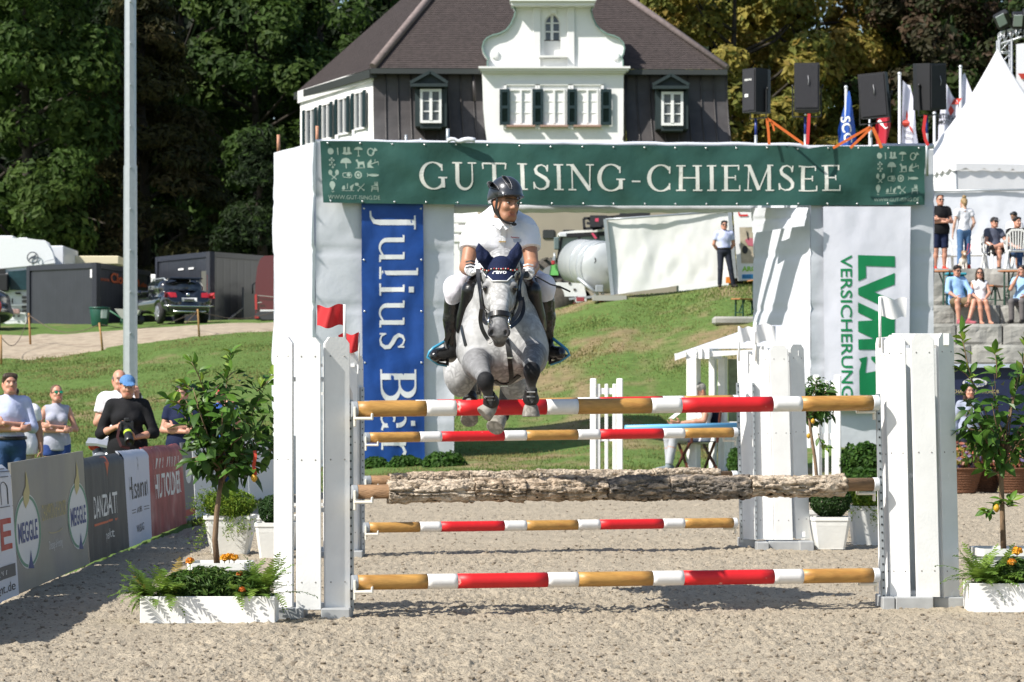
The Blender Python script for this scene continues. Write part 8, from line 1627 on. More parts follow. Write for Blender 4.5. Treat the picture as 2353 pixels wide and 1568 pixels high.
def wing(label, x0, x1, yt, yb, Y, tall):
 g = Vector(W((x0 + x1) / 2, yb, Y)); o = thing('jump_wing', g, label, 'jump wing', 'white slatted jump wings at the far end'); s = Y / F; h = (yb - yt) * s; wd = (x1 - x0) * s
 for x in (-1, 1): m = MB(); m.box((x * (wd / 2 - .05), 0, h / 2), (.10, .09, h), bev=.012); m.build('post', WOODW, o)
 for i in range(3): m = MB(); m.box((-wd * .24 + wd * .24 * i, .0, h * .49), (.055, .03, h * .92), bev=.01); m.build('slat', WOODW, o)
 for z in (.9, .46, .08): m = MB(); m.box((0, .022, h * z * .98), (wd - .04, .03, .10), bev=.006); m.build('rail', WOODW, o)
 return o
wing('white slatted jump wing in the middle, left of the pale blue pole', 1356, 1431, 870, 1120, 47.0, 1)
wing('white slatted jump wing behind the small orange tree', 1868, 1932, 862, 1120, 44.5, 1)
a, b_ = Vector(W(1437, 984, 46.4)), Vector(W(1700, 978, 47.0)); o = thing('jump_pole', (a + b_) / 2, 'pale blue pole resting between the far wing and the white hut', 'pole'); m = MB(); m.tube([(a - b_) / 2, (b_ - a) / 2], .048, 14); m.build('shaft', mat('pale_blue_paint', (.16, .44, .70), .4), o)
hut = thing('wooden_hut', (at_q(1640, 49.5), 49.5, .33), 'white wooden judges hut with a canvas roof behind the far right standard', 'hut'); go = wmb(hut); k10 = lambda x, y: ((1500 + x / 4.126) / 1.0625, (780 + y / 4.126) / 1.0625); U = lambda x, y, Y=49.0: Vector(W(*k10(x, y), Y))
for (x0, x1, yt, yb, Y) in ((725, 880, 390, 1520, 48.9), (950, 1040, 390, 1520, 49.6), (1040, 1150, 380, 1560, 49.3)):
 a, b_ = U(x0, yb, Y), U(x1, yt, Y); m = MB(); m.box(((a.x + b_.x) / 2, Y + (b_.x - a.x) * .5, (a.z + b_.z) / 2), ((b_.x - a.x) * .72, (b_.x - a.x) * .72, b_.z - a.z), Matrix.Rotation(R(-28), 3, 'Z'), bev=.01); go(m, 'post', WOODW)
for i in range(9):
 a, b_ = U(1045 + i * 45, 1560, 49.35 + .03 * i), U(1087 + i * 45, 1045, 49.35 + .03 * i); m = MB(); m.box(((a.x + b_.x) / 2, a.y, (a.z + b_.z) / 2), (b_.x - a.x, .03, b_.z - a.z), bev=.004); go(m, 'board', WOODW)
m = MB(); m.box(U(1250, 1048, 49.3), (1.3, .12, .06)); go(m, 'counter', WOODW); m = MB(); m.prism([U(x, y, 49.5) for x, y in ((1145, 400), (1400, 400), (1400, 1045), (1150, 1045))], (0, .02, 0)); go(m, 'window_pane', mat('hut_pane', (.12, .18, .11), .08, spec=.8, var=.3, vscale=4))
m = MB(); rp_ = [U(605, 345, 47.9), U(720, 330, 47.9), U(1260, 300, 48.4), U(1700, 300, 48.6)]; ap = [U(1430, 60, 50.6), U(1500, 60, 50.6)]
m.add([U(605, 352, 47.8), U(960, 296, 48.3), U(1700, 290, 48.5), U(1700, 60, 50.8), U(1450, 58, 50.6)], [(0, 1, 4), (1, 2, 3, 4)]); m.add([U(605, 352, 47.8), U(1450, 58, 50.6), U(1300, 200, 53)], [(0, 1, 2)]); go(m, 'canvas_roof', TARP)
m = MB(); m.prism([U(x, y, 47.78) for x, y in ((605, 345), (720, 330), (725, 375), (612, 415))], (0, .05, 0)); m.prism([U(x, y, 47.85) for x, y in ((730, 330), (850, 310), (800, 385), (720, 405))], (0, .02, 0)); m.prism([U(x, y, 48.0) for x, y in ((840, 325), (1400, 305), (1400, 345), (880, 385))], (0, .05, 0)); go(m, 'fascia', WOODW)
for x in (860, 915, 990): m = MB(); m.box(U(x, 350, 48.2), (.10, .5, .16), Matrix.Rotation(R(-28), 3, 'Z')); go(m, 'rafter', WOODW)
o = thing('motor_scooter', (at_q(235, 33), 33, 0), 'silver motor scooter tail with red lamp behind the grey boards', 'motor scooter'); go = wmb(o); q_ = lambda x, y, Y=33: Vector(W(x, y, Y))
m = MB(); m.strap([q_(200, 1018), q_(225, 1019), q_(250, 1024), q_(280, 1034)], .20, .03, (0, -.3, 1)); go(m, 'luggage_rack', mat('rack_grey', (.45, .47, .5), .35, metal=.4)); m = MB(); m.ell(q_(217, 1026), (.07, .06, .055), 10); go(m, 'tail_lamp', LR); m = MB(); m.ell(q_(262, 1062, 33.3), (.22, .4, .30), 12); m.tube([q_(222, 1030), q_(224, 1060), q_(226, 1100)], .05, 8); m.ell(q_(236, 1090, 33.1), (.16, .3, .30), 10); go(m, 'body', mat('scooter_grey', (.22, .24, .27), .35, metal=.3)); m = MB(); m.lathe([(.15, -.06), (.27, -.06), (.28, 0), (.27, .06), (.15, .06)], 18, (at_q(240, 33.3), 33.2, .28), Matrix.Rotation(R(70), 3, 'Y')); go(m, 'wheel', MATS['tyre'])
# right side: terrace, tent, loudspeakers, flags
STONE = mat('granite', (.36, .35, .32), .9, var=.2, vscale=1.6, bump=.9, bscale=7, col2=(.24, .24, .22), thr=(.4, .65), detail=8)
ter = thing('stone_terrace', (at_q(2300, 64), 64, 1.5), 'terrace of big rough granite blocks with seats on the right', 'terrace'); go = wmb(ter); r = random.Random(12)
LV = [(67.0, 3.66, 4.55), (65.0, 3.205, 3.66), (63.6, 2.73, 3.205), (62.5, 2.27, 2.73), (61.4, 1.80, 2.27), (60.4, 1.1, 1.80)]
BLK = {}
def block_mesh(w_, d_, h_, seed):
 rs_ = np.random.RandomState(seed); b = []; n = 7
 m = MB(); hw = w_ / 2
 def fn(u, v):
  e = min(u, 1 - u, v, 1 - v); k = .05 * (n1(u * w_ * 3, v * h_ * 4, seed) + .6 * n1(u * w_ * 8, v * h_ * 9, seed + 1)) * min(1, e * 8) - (.03 if e == 0 else 0); return Vector((-hw + w_ * u, -d_ / 2 - k if e > 0 else -d_ / 2 + .03, -h_ / 2 + h_ * v))
 m.grid(fn, 12, 7, 0, False); m.box((0, .03, 0), (w_, d_ - .06, h_)); return m.mesh('stone_block', STONE)
for (Y, z0, z1) in LV:
 x = at_q(2060, Y)
 while x < at_q(2600, Y):
  w_ = r.choice((1.0, 1.3, 1.6, 1.9)); o = link('stone_block', block_mesh(w_ - .025, 1.6 + (.8 if Y == 67.0 else 0), z1 - z0 - .02, r.randint(0, 999)), ter); o.location = (x + w_ / 2 - ter.location.x, Y + .8 - .03 * r.random() - 64, (z0 + z1) / 2 - 1.5); o.rotation_euler = (0, R(r.uniform(-.5, .5)), R(r.uniform(-.8, .8))); x += w_
m = MB(); m.box((15.6, 76, 4.45), (12.4, 16, .18)); tag(m.build('terrace_paving', mat('gravel_paving', (.34, .32, .28), .95, var=.2, vscale=2)), kind='structure')
TENT = mat('tent_fabric', (.80, .80, .82), .5, trans=.12, var=.02, bump=.1, bscale=3); tc0 = Vector((at_q(2292, 86), 86, 4.7)); tent = thing('peaked_tent', tc0, 'white pagoda tent with a tall pointed roof and scalloped edge', 'tent'); az = Vector(W(2292, 112, 86)).z - tc0.z; ez = Vector(W(2292, 392, 86)).z - tc0.z; ha = 2.15
def sqr(a, r_): c, s = math.cos(a), math.sin(a); k = r_ / max(abs(c), abs(s)); return (c * k, s * k)
def ftent(u, v):
 a = u * 2 * math.pi + .0; rr_ = ha * ((1 - v) * .72 + .28 * (1 - v) ** 3); x, y = sqr(a, rr_); q = Matrix.Rotation(R(12), 3, 'Z') @ Vector((x, y, 0)); return Vector((q.x, q.y, ez + (az - ez) * v))
m = MB(); m.grid(ftent, 64, 26); m.build('roof', TENT, tent); m = MB()
def fval(u, v): p = ftent(u, 0); d = Vector((p.x, p.y, 0)).normalized(); k = .12 + .10 * abs(math.sin(u * math.pi * 36)); return Vector((p.x, p.y, ez - k * v)) + d * .02
m.grid(fval, 288, 2); m.build('valance', TENT, tent); m = MB()
for i in range(4):
 p, q = ftent((i + .5) / 4, 0), ftent((i + 1.5) / 4, 0)
 if i == 2: q = p.lerp(q, .62)
 m.grid(lambda u, v: p.lerp(q, u) * .97 + Vector((0, 0, -.0)) - Vector((0, 0, (p.lerp(q, u) * .97).z)) + Vector((0, 0, -.3 + (ez + .3) * v)) + Vector((0, .02 * n1(u * 9, v, 7), 0)), 20, 6)
m.build('side_wall', TENT, tent); m = MB()
for i in range(4): p = ftent((i + .5) / 4, 0) * .96; m.tube([(p.x, p.y, -.3), (p.x, p.y, ez)], .04, 8)
m.build('leg', STEEL, tent); m = MB()
for x, z in ((1.0, .3), (1.25, .25), (1.55, .4), (1.75, .3)): m.ell((x, -1.2, ez - .75 + z * .3), (.10, .10, .10), 8)
m.build('lantern', mat('lantern_red', (.5, .03, .03), .4), tent); m = MB(); m.box((1.3, -1.5, ez - 1.05), (1.6, .4, .5)); m.build('bar_counter', mat('bar_dark', (.05, .04, .035), .6), tent)
o = thing('tent_wall', (at_q(2300, 76), 76, 4.6), 'long white fabric wall behind the seated spectators', 'fabric wall'); go = wmb(o); f = wrinkle(Vector(W(2120, 640, 76)), Vector(W(2480, 640, 76)), Vector(W(2480, 436, 76)), Vector(W(2120, 440, 76)), 151, .04); m = MB(); m.grid(f, 50, 14); go(m, 'fabric', TARP); m = MB(); m.tube([W(2120, 439, 75.95), W(2480, 435, 75.95)], .03, 6); go(m, 'rail', STEEL)
o = thing('lighting_truss', (at_q(2310, 100), 100, 4.8), 'aluminium lighting truss with floodlights at the upper right corner', 'truss'); go = wmb(o); q_ = lambda x, y, Y=100: Vector(W(x, y, Y)); TR_ = mat('truss_aluminium', (.55, .57, .60), .35, metal=.5)
def truss(a, b_, w_, n, up):
 m = MB(); d = (b_ - a).normalized(); s_ = d.cross(up).normalized() * w_ / 2; t_ = up.normalized() * w_ / 2; C_ = [s_ + t_, s_ - t_, -s_ - t_, -s_ + t_]
 for c in C_: m.tube([a + c, b_ + c], .035, 6)
 for i in range(n):
  p, q = a.lerp(b_, i / n), a.lerp(b_, (i + 1) / n)
  for j in range(4): m.tube([p + C_[j], q + C_[(j + 1) % 4]], .018, 5); m.tube([p + C_[j], p + C_[(j + 1) % 4]], .018, 5)
 go(m, 'truss_segment', TR_)
truss(q_(2310, 740), q_(2308, 92), .42, 22, Vector((0, 1, 0))); truss(q_(2296, 90), q_(2420, 50), .38, 9, Vector((0, 0, 1)))
for x, y, t in ((2304, 46, .5), (2342, 47, 0), (2366, 40, 0)):
 m = MB(); m.box(q_(x, y, 99.7), (.50, .3, .55), Matrix.Rotation(-t, 3, 'Y') @ Matrix.Rotation(.5, 3, 'X'), bev=.04); m.tube([q_(x + 8, y + 10, 99.8), q_(x + 8, y + 40, 99.8)], .035, 6); go(m, 'floodlight', BLACKP)
 m = MB(); m.box(q_(x - 3, y + 1, 99.52), (.30, .03, .40), Matrix.Rotation(-t, 3, 'Y') @ Matrix.Rotation(.5, 3, 'X')); go(m, 'lamp_glass', mat('lamp_glass', (.45, .5, .48), .15))
def emblem3(mb, f, cx_, cy_, s_, mi=0):
 for k in range(3):
  a = R(90 + 120 * k); d = (math.cos(a), math.sin(a)); p = (-d[1], d[0]); mb.poly([f(cx_, cy_)] + [f(cx_ + s_ * (d[0] * u + p[0] * v), cy_ + s_ * (d[1] * u + p[1] * v)) for u, v in ((.5, .29), (1, 0), (.5, -.29))], mi)
m = MB(); m.add([q_(2335, 236, 99.4), q_(2430, 260, 99.4), q_(2430, 90, 99.4), q_(2335, 102, 99.4)], [(0, 1, 2, 3)]); go(m, 'hanging_banner', mat('hanging_banner_white', (.74, .74, .78), .6)); m = MB(); emblem3(m, lambda x, y: q_(x, y, 99.35), 2362, 182, 26); go(m, 'emblem', INKR); m = MB(); put_text(m, 'MITSUBISHI', lambda u, v: q_(2339 + 46 * u, 216 - 8 * v, 99.35), 0, 0, 1, 1); put_text(m, 'MOTORS', lambda u, v: q_(2341 + 40 * u, 228 - 8 * v, 99.35), 0, 0, 1, 1); go(m, 'lettering', mat('grey_blue_print', (.2, .22, .3), .6))
def flagpole(label, xp, yt, Y, pts, m_, deco=None, r_=.045, seed=0):
 g = Vector((at_q(xp, Y), Y, tz(at_q(xp, Y), Y))); o = thing('flagpole', g, label, 'flagpole', 'flagpoles behind the arena gate'); go = wmb(o); m = MB(); m.tube([g + Vector((0, 0, -.2)), Vector(W(xp, yt, Y))], r_, 10); m.ell(Vector(W(xp, yt - 1, Y)), r_ * 1.3, 8); go(m, 'pole', mat('flagpole_grey', (.62, .64, .66), .35, metal=.3))
 if pts is None: return o
 xs = [p[0] for p in pts]; ys = [p[1] for p in pts]; x0, x1 = min(xs), max(xs)
 f = lambda x, y, l=0: Vector(W(x, y, Y - .05 - l)) + Vector((0, -.16 * math.sin((x - x0) * .18 + seed + y * .012), 0))
 m = MB(); L_, Rr_ = pts[:len(pts) // 2], pts[len(pts) // 2:][::-1]; n = 20; k = len(L_)
 def fn(u, v):
  t = v * (k - 1); i = min(int(t), k - 2); t -= i; a = np.array(L_[i]) * (1 - t) + np.array(L_[i + 1]) * t; b_ = np.array(Rr_[i]) * (1 - t) + np.array(Rr_[i + 1]) * t; p = a * (1 - u) + b_ * u; return f(p[0], p[1])
 m.grid(fn, n, 24); c = go(m, 'flag_cloth', m_)
 if deco: deco(go, f, c)
 return o
FW = mat('flag_white', (.66, .66, .76), .65, trans=.25)
def d_sc(go, f, c): m = MB(); put_text(m, 'SCC', lambda u, v: f(1932 + 20 * v + 8 * u, 268 + 60 * u, .03), 0, 0, 1, 1, bold=.02); go(m, 'lettering', INKW, c)
flagpole('flagpole with a limp blue flag behind the loudspeakers', 1944, 202, 88, [(1949, 210), (1936, 262), (1926, 298), (1930, 345), (1973, 345), (1966, 290), (1957, 245), (1951, 210)], mat('flag_blue', (.015, .08, .38), .6, trans=.25), d_sc)
def d_r(go, f, c): m = MB(); vs, fs = stroke_geo([(2020, 276), (2036, 296)], 7); m.add([f(p[0], p[1], .03) for p in vs], fs); go(m, 'stripe', INKW, c)
flagpole('thin flagpole with a limp red flag under the third loudspeaker', 1998, 262, 90, [(2018, 268), (2012, 290), (2014, 320), (2018, 345), (2030, 345), (2040, 315), (2047, 290), (2046, 262)], mat('flag_red', (.48, .02, .04), .6, trans=.25), d_r, .03)
def d_m1(go, f, c):
 m = MB(); m.poly([f(2082 + 8 * math.cos(a * .5), 283 - 9 * math.sin(a * .5), .04) for a in range(12)]); m.poly([f(*p, .04) for p in ((2084, 252), (2087, 262), (2086, 275), (2083, 272))]); m.poly([f(*p, .04) for p in ((2088, 286), (2094, 296), (2098, 310), (2090, 298))]); go(m, 'emblem', INKR, c); m = MB(); put_text(m, 'MITSUBISHI', lambda u, v: f(2079 + 20 * u, 305 - 7 * v + 8 * u, .04), 0, 0, 1, 1); put_text(m, 'MOTORS', lambda u, v: f(2080 + 18 * u, 319 - 7 * v + 8 * u, .04), 0, 0, 1, 1); go(m, 'lettering', INK, c)
flagpole('tall flagpole with a white flag between the two right loudspeakers', 2067, 171, 86, [(2073, 186), (2073, 240), (2073, 300), (2073, 345), (2116, 345), (2104, 300), (2099, 240), (2092, 196)], FW, d_m1)
def d_m2(go, f, c):
 m = MB(); emblem3(m, f, 2186, 240, 27); go(m, 'emblem', INKR, c); m = MB(); put_text(m, 'MITSUBISHI', lambda u, v: f(2155 + 42 * u, 272 - 12 * v + 6 * u, .04), 0, 0, 1, 1, bold=.02); put_text(m, 'MOTORS', lambda u, v: f(2157 + 38 * u, 286 - 11 * v + 4 * u, .04), 0, 0, 1, 1, bold=.02); go(m, 'lettering', INK, c)
flagpole('short looking flagpole with a white flag bearing a red three part emblem', 2147, 262, 90, [(2171, 192), (2163, 240), (2157, 290), (2156, 345), (2190, 345), (2203, 300), (2203, 262), (2200, 232)], FW, d_m2, seed=2)
flagpole('tallest flagpole with a plain white flag beside the tent peak', 2207, 155, 92, [(2212, 172), (2211, 200), (2211, 240), (2210, 290), (2222, 300), (2236, 250), (2232, 215), (2219, 166)], FW, None, seed=1)
SPK = mat('speaker_black', (.012, .012, .015), .6, bump=.2, bscale=120); GRL = mat('speaker_grille', (.020, .020, .026), .75, bump=.5, bscale=260); STRAPO = mat('orange_strap', (.72, .16, .03), .5, trans=.15); STRAPR = mat('red_strap', (.55, .03, .03), .5)
ks = lambda x, y: ((1780 + x / 4.057) / 1.0625, (130 + y / 4.057) / 1.0625); KS = lambda x, y, Y=55.6: Vector(W(*ks(x, y), Y))
def speaker(label, x0, x1, y0, y1, yaw, tilt, px, pole_m, roll=0, logo=False, rear=False, dep=.42):
 Y = 56; a, b_ = KS(x0, y1, Y), KS(x1, y0, Y); ht = (b_.z - a.z) * .97; ap = b_.x - a.x; wd = max(.36, (ap - dep * abs(math.sin(R(yaw)))) / math.cos(R(yaw))); c = Vector(((a.x + b_.x) / 2, Y, (a.z + b_.z) / 2)); o = thing('loudspeaker', c, label, 'loudspeaker', 'black loudspeakers on top of the gate'); M_ = Matrix.Rotation(R(yaw), 3, 'Z') @ Matrix.Rotation(R(tilt), 3, 'X') @ Matrix.Rotation(R(roll), 3, 'Y'); m = MB()
 w2, d2, k = wd / 2, dep / 2, .10; poly = [(-w2, -d2), (w2, -d2), (w2, d2 * .3), (w2 - k, d2), (-w2 + k, d2), (-w2, d2 * .3)]; m.prism([M_ @ Vector((x, y, -ht / 2)) for x, y in poly], M_ @ Vector((0, 0, ht))); m.build('cabinet', SPK, o)
 m = MB(); m.box(M_ @ Vector((0, -d2 - .008, 0)), (wd - .05, .02, ht - .06), M_, bev=.006); m.build('grille' if not rear else 'back_plate', GRL, o)
 m = MB()
 for s_ in (-1, 1): m.beam(M_ @ Vector((s_ * (w2 + .03), 0, .02)), M_ @ Vector((s_ * (w2 + .03), 0, 0)) + Vector((0, 0, -ht / 2 - .10)), .02, .06, up=(0, 1, 0)); m.lathe([(0, 0), (.035, 0), (.035, .03), (0, .03)], 10, M_ @ Vector((s_ * (w2 + .045), 0, .03)), Matrix.Rotation(R(90), 3, 'Y'))
 m.beam(M_ @ Vector((-w2 - .03, 0, 0)) + Vector((0, 0, -ht / 2 - .10)), M_ @ Vector((w2 + .03, 0, 0)) + Vector((0, 0, -ht / 2 - .10)), .06, .02); m.build('yoke', BLACKP, o)
 if logo: m = MB(); put_text(m, 'SEEBURG', lambda u, v: M_ @ Vector((-wd * .28 + wd * .52 * u, -d2 - .022, ht * .22 + .035 * v)), 0, 0, 1, 1, bold=.04); m.build('lettering', INKW, o); m = MB(); m.box(M_ @ Vector((-wd * .12, -d2 - .02, -ht * .12)), (.09, .02, .06), M_); m.build('handle_plate', WSIGN, o)
 else:
  m = MB(); m.tube([M_ @ Vector((w2 * .1, -d2 - .03, .2)), M_ @ Vector((w2 * .15, -d2 - .05, .1)), M_ @ Vector((w2 * .1, -d2 - .04, .02))], .008, 5); m.build('cable', mat('cable_grey', (.3, .3, .32), .5), o)
 pp = thing('speaker_pole', (KS(px, 900, Y).x, Y, 6.2), 'steel pole carrying the ' + label[6:42].strip(), 'pole', 'steel poles of the loudspeakers'); m = MB(); top = c.z - ht / 2 - .11 - 6.2; m.tube([(0, 0, -.4), (0, 0, top * .55)], .030, 10); m.build('lower_tube', STEEL, pp); m = MB(); m.tube([(0, 0, top * .5), (0, 0, top)], .024, 10); m.build('upper_tube', pole_m, pp)
PBL = mat('pole_blue', (.02, .04, .22), .4);
speaker('black loudspeaker at the left end of the row with white maker lettering', 150, 430, 155, 600, -50, 0, 265, PBL, 0, True, dep=.5)
speaker('black loudspeaker second from the left, facing straight forwards', 635, 905, 105, 585, -6, -3, 755, PBL)
speaker('black loudspeaker second from the right, tilted and seen from the back', 1282, 1610, 195, 650, -18, 4, 1405, STEEL, -4, rear=True)
speaker('black loudspeaker at the right end of the row, leaning slightly', 1790, 2150, 95, 570, 42, 4, 1960, PBL, -5, rear=True, dep=.5)
def strapx(label, pts, m_, wd=.05):
 P = [KS(*p, 55.4) for p in pts]; o = thing('tie_strap', P[0], label, 'strap', 'straps tying down the loudspeakers'); m = MB(); m.strap([p - P[0] for p in P], wd, .006, (0, -1, 0)); m.build('webbing', m_, o)
strapx('orange strap running down to the right from the first loudspeaker', [(380, 650), (560, 775), (740, 905)], STRAPO); strapx('orange strap hanging straight down below the first loudspeaker', [(375, 650), (390, 780), (397, 905)], STRAPO); strapx('short loose orange strap end near the first loudspeaker', [(415, 680), (435, 720), (447, 772)], STRAPO, .035)
strapx('red strap beside the pole of the second loudspeaker', [(792, 600), (784, 760), (775, 905)], STRAPR, .06); strapx('long orange strap running left from the third loudspeaker', [(1400, 730), (1215, 835), (1030, 940)], STRAPO); strapx('steep orange strap running left from the third loudspeaker', [(1410, 740), (1305, 840), (1200, 940)], STRAPO); strapx('orange strap running right from the third loudspeaker pole', [(1420, 735), (1460, 820), (1510, 940)], STRAPO, .06)
strapx('red strap hanging below the fourth loudspeaker', [(1945, 615), (1925, 760), (1945, 860), (1970, 915)], STRAPR, .06)
# seats, tables, small things on the terrace
def plastic_chair(label, p, rz):
 o = thing('plastic_chair', p, label, 'chair', 'white plastic garden chairs on the terrace', R(rz)); m = MB(); m.box((0, 0, .43), (.46, .44, .03), bev=.012); m.build('seat', PLASW, o)
 m = MB(); m.strap([(-.24, .22, .44), (-.22, .30, .80), (-.12, .32, .90), (.12, .32, .90), (.22, .30, .80), (.24, .22, .44)], .05, .02, (0, -1, .2))
 for i in range(6): x = -.15 + .06 * i; m.beam((x * .9, .235, .46), (x * 1.1, .31, .87), .03, .012, up=(0, 1, 0))
 m.build('backrest', PLASW, o)
 for sx in (-1, 1):
  for sy in (-1, 1): m = MB(); m.beam((sx * .20, sy * .19, .43), (sx * .26, sy * .25, 0), .06, .035); m.build('leg', PLASW, o)
  m = MB(); m.strap([(sx * .25, .27, .66), (sx * .27, -.1, .66), (sx * .27, -.22, .62), (sx * .25, -.22, .43)], .05, .02, (0, 0, 1)); m.build('armrest', PLASW, o)
 return o
TOPW = mat('bench_top_wood', (.42, .17, .07), .45, var=.12, vscale=4, stretch=(.3, 3, 1)); LEGG = mat('bench_leg_green', (.008, .045, .025), .5)
def beer_bench(label, a, b_, zt, zg, wd, cat, m2=None):
 a, b_ = Vector((*a, zt)), Vector((*b_, zt)); c = (a + b_) / 2; c.z = zg; o = thing('beer_' + cat, c, label, cat, 'folding beer tables and benches'); d = (b_ - a); d.z = 0; L = d.length; an = math.atan2(d.y, d.x); o.rotation_euler = (0, 0, an); h = zt - zg
 for k in range(2): m = MB(); m.box((0, (k - .5) * wd / 2, h - .015), (L, wd / 2 - .006, .03), bev=.004); m.build('plank', TOPW, o)
 for sx in (-1, 1):
  m = MB(); x = sx * (L / 2 - .14)
  for sy in (-1, 1): m.beam((x, sy * wd * .38, h - .03), (x, sy * wd * .42, 0), .035, .03)
  m.beam((x, -wd * .40, h * .3), (x, wd * .40, h * .3), .025); m.beam((x, 0, h * .35), (x - sx * L * .22, 0, h - .04), .025); m.build('trestle', LEGG, o)
 return o
G3, G2 = 4.56, 3.67
beer_bench('folding beer table beside the right gate column', gxy(2110, 66.0), gxy(2189, 65.6), G2 + .78, G2, .5, 'table'); beer_bench('folding beer table at the right edge above the seated couple', gxy(2299, 65.8), gxy(2372, 65.5), G2 + .78, G2, .5, 'table')
beer_bench('folding beer bench right of the seated couple', gxy(2270, 65.7), gxy(2304, 66.4), G2 + .46, G2, .28, 'bench')
hz_ = tz(at_q(1708, 71), 71); beer_bench('folding beer bench on the grass bank beside the right gate column', gxy(1690, 71), gxy(1745, 71.6), hz_ + .47, hz_ - .02, .3, 'bench'); beer_bench('folding beer table partly hidden behind the right gate column', gxy(1724, 71.8), gxy(1800, 72), hz_ + .95, hz_ - .02, .5, 'table')
m = MB(); o = thing('stone_slab', (at_q(1700, 70), 70, tz(at_q(1700, 70), 70)), 'low pale stone slab under the bench on the grass bank', 'stone'); m.box((0, 0, .05), (1.3, .6, .2), bev=.05); m.build('slab', STONE, o)
plastic_chair('white plastic chair seen from behind at the right edge', (at_q(2336, 67.6), 67.6, G3), 172); plastic_chair('white plastic chair under the man with crossed legs', (at_q(2288, 68.4), 68.4, G3), 20); plastic_chair('empty white plastic chair behind the woman with jeans', (at_q(2243, 69.5), 69.5, G3), -15); plastic_chair('white plastic chair under the man in the black shirt', (at_q(2341, 69.4), 69.4, G3), 8); plastic_chair('white plastic chair half hidden behind the man in the black polo', (at_q(2182, 69.8), 69.8, G3), 25)
o = thing('cool_bag', (at_q(2196, 66.3), 66.3, G2), 'teal cool bag standing behind the seated couple', 'bag'); m = MB(); m.box((0, 0, .36), (.42, .32, .70), bev=.06); m.build('body', mat('teal_cloth', (.02, .20, .26), .7, bump=.4, bscale=12), o); m = MB(); m.box((.0, 0, .73), (.46, .34, .06), bev=.02); m.build('lid', mat('teal_lid', (.03, .26, .33), .6), o)
o = thing('small_dog', (at_q(2209, 68.0), 67.6, G3), 'small tan and white dog at the feet of the woman in jeans', 'dog'); b = Blob(.012); WH = (.6, .55, .48); TN_ = (.30, .17, .08)
b.cap((0, .05, .22), (0, .30, .22), .085, .075, k=.03, col=WH); b.cap((0, .02, .27), (0, -.05, .36), .055, .05, k=.03, col=TN_); b.ell((0, -.08, .38), (.06, .065, .055), k=.02, col=TN_); b.cap((0, -.11, .36), (0, -.17, .345), .032, .022, k=.02, col=WH); b.cap((0, .33, .25), (0, .42, .36), .022, .014, k=.02, col=TN_)
for x in (-1, 1):
 b.cap((x * .055, .02, .19), (x * .055, .0, .03), .030, .020, k=.02, col=WH); b.cap((x * .055, .30, .19), (x * .06, .27, .12), .042, .028, k=.02, col=WH); b.cap((x * .06, .27, .12), (x * .06, .31, .08), .024, .018, k=.01, col=WH); b.cap((x * .06, .31, .08), (x * .06, .28, .02), .018, .018, k=.01, col=WH); b.cap((x * .045, -.07, .42), (x * .07, -.06, .37), .02, .012, k=.01, col=TN_)
b.build('body', SKIN, o, base=WH)
o = thing('leash', (at_q(2225, 67.8), 67.8, G3), 'red leash in the hand of the woman in jeans', 'leash'); m = MB(); m.tube([(.0, 0, .62), (-.03, -.02, .45), (-.08, -.05, .30), (.02, -.05, .42), (.06, 0, .60)], .008, 5); m.tube([(-.03, -.02, .4), (-.16, -.1, .34)], .006, 5); m.build('strap', mat('leash_red', (.5, .04, .05), .5), o)
o = thing('advertising_board', (at_q(2300, 51.5), 51.5, .2), 'navy blue board with a white oval sign behind the right lemon tree', 'board'); go = wmb(o); q_ = lambda x, y, Y=51.4: Vector(W(x, y, Y)); m = MB(); a, b_ = q_(2150, 1085), q_(2480, 843); m.box(((a.x + b_.x) / 2, 51.5, (a.z + b_.z) / 2), (b_.x - a.x, .06, b_.z - a.z)); go(m, 'panel', mat('navy_panel', (.010, .016, .055), .5, var=.1)); m = MB(); m.beam(q_(2150, 841), q_(2480, 841), .1, .06); go(m, 'top_rail', mat('board_rail_grey', (.45, .50, .60), .5)); m = MB(); m.poly([q_(2240 + 28 * math.cos(a_ * .2), 880 - 10.5 * math.sin(a_ * .2), 51.44) for a_ in range(31)]); go(m, 'oval', INKW); m = MB(); put_text(m, 'MEGGLE', lambda u, v: q_(2217 + 46 * u, 886 - 11 * v, 51.42), 0, 0, 1, 1, bold=.03); go(m, 'lettering', INKB); m = MB(); put_text(m, 'CHAMPION of HONOR', lambda u, v: q_(2190 + 106 * u, 904 - 8 * v, 51.43), 0, 0, 1, 1); go(m, 'lettering', GOLD)
WICK = mat('wicker', (.16, .07, .035), .85, var=.3, vscale=14, bump=1.0, bscale=30, stretch=(1, 1, 2.5)); FLC = [(.50, .16, .10), (.55, .30, .22), (.20, .16, .30), (.10, .17, .03), (.40, .30, .06), (.12, .20, .04)]
for i, (x, Y, lab) in enumerate(((2213, 46.4, 'wicker basket of pink and orange flowers at the edge of the arena, leftmost'), (2262, 46.9, 'wicker basket of mixed flowers behind the right lemon tree trunk'), (2330, 46.5, 'wicker basket of flowers at the right edge of the picture'))):
 g = Vector((at_q(x, Y), Y, .02)); o = thing('flower_basket', g, lab, 'basket', 'wicker flower baskets'); m = MB(); prof = [(0, 0), (.20, 0)]
 for k in range(9): z = .02 + k * .04; prof += [(.205 + .012 * k, z), (.215 + .012 * k, z + .02), (.205 + .012 * (k + .5), z + .04)]
 m.lathe(prof + [(.33, .37), (.34, .40), (.30, .40), (.28, .33)], 26); m.build('basket', WICK, o); bushy('flower_bunch', lab.replace('wicker basket of ', '').replace('at the', 'in the basket at the').replace('behind the', 'in the basket behind the'), g + Vector((0, 0, .56)), (.36, .30, .24), 1500, .04, FLC, 161 + i, 'flowers', 'flowers in the wicker baskets', asp=.8)
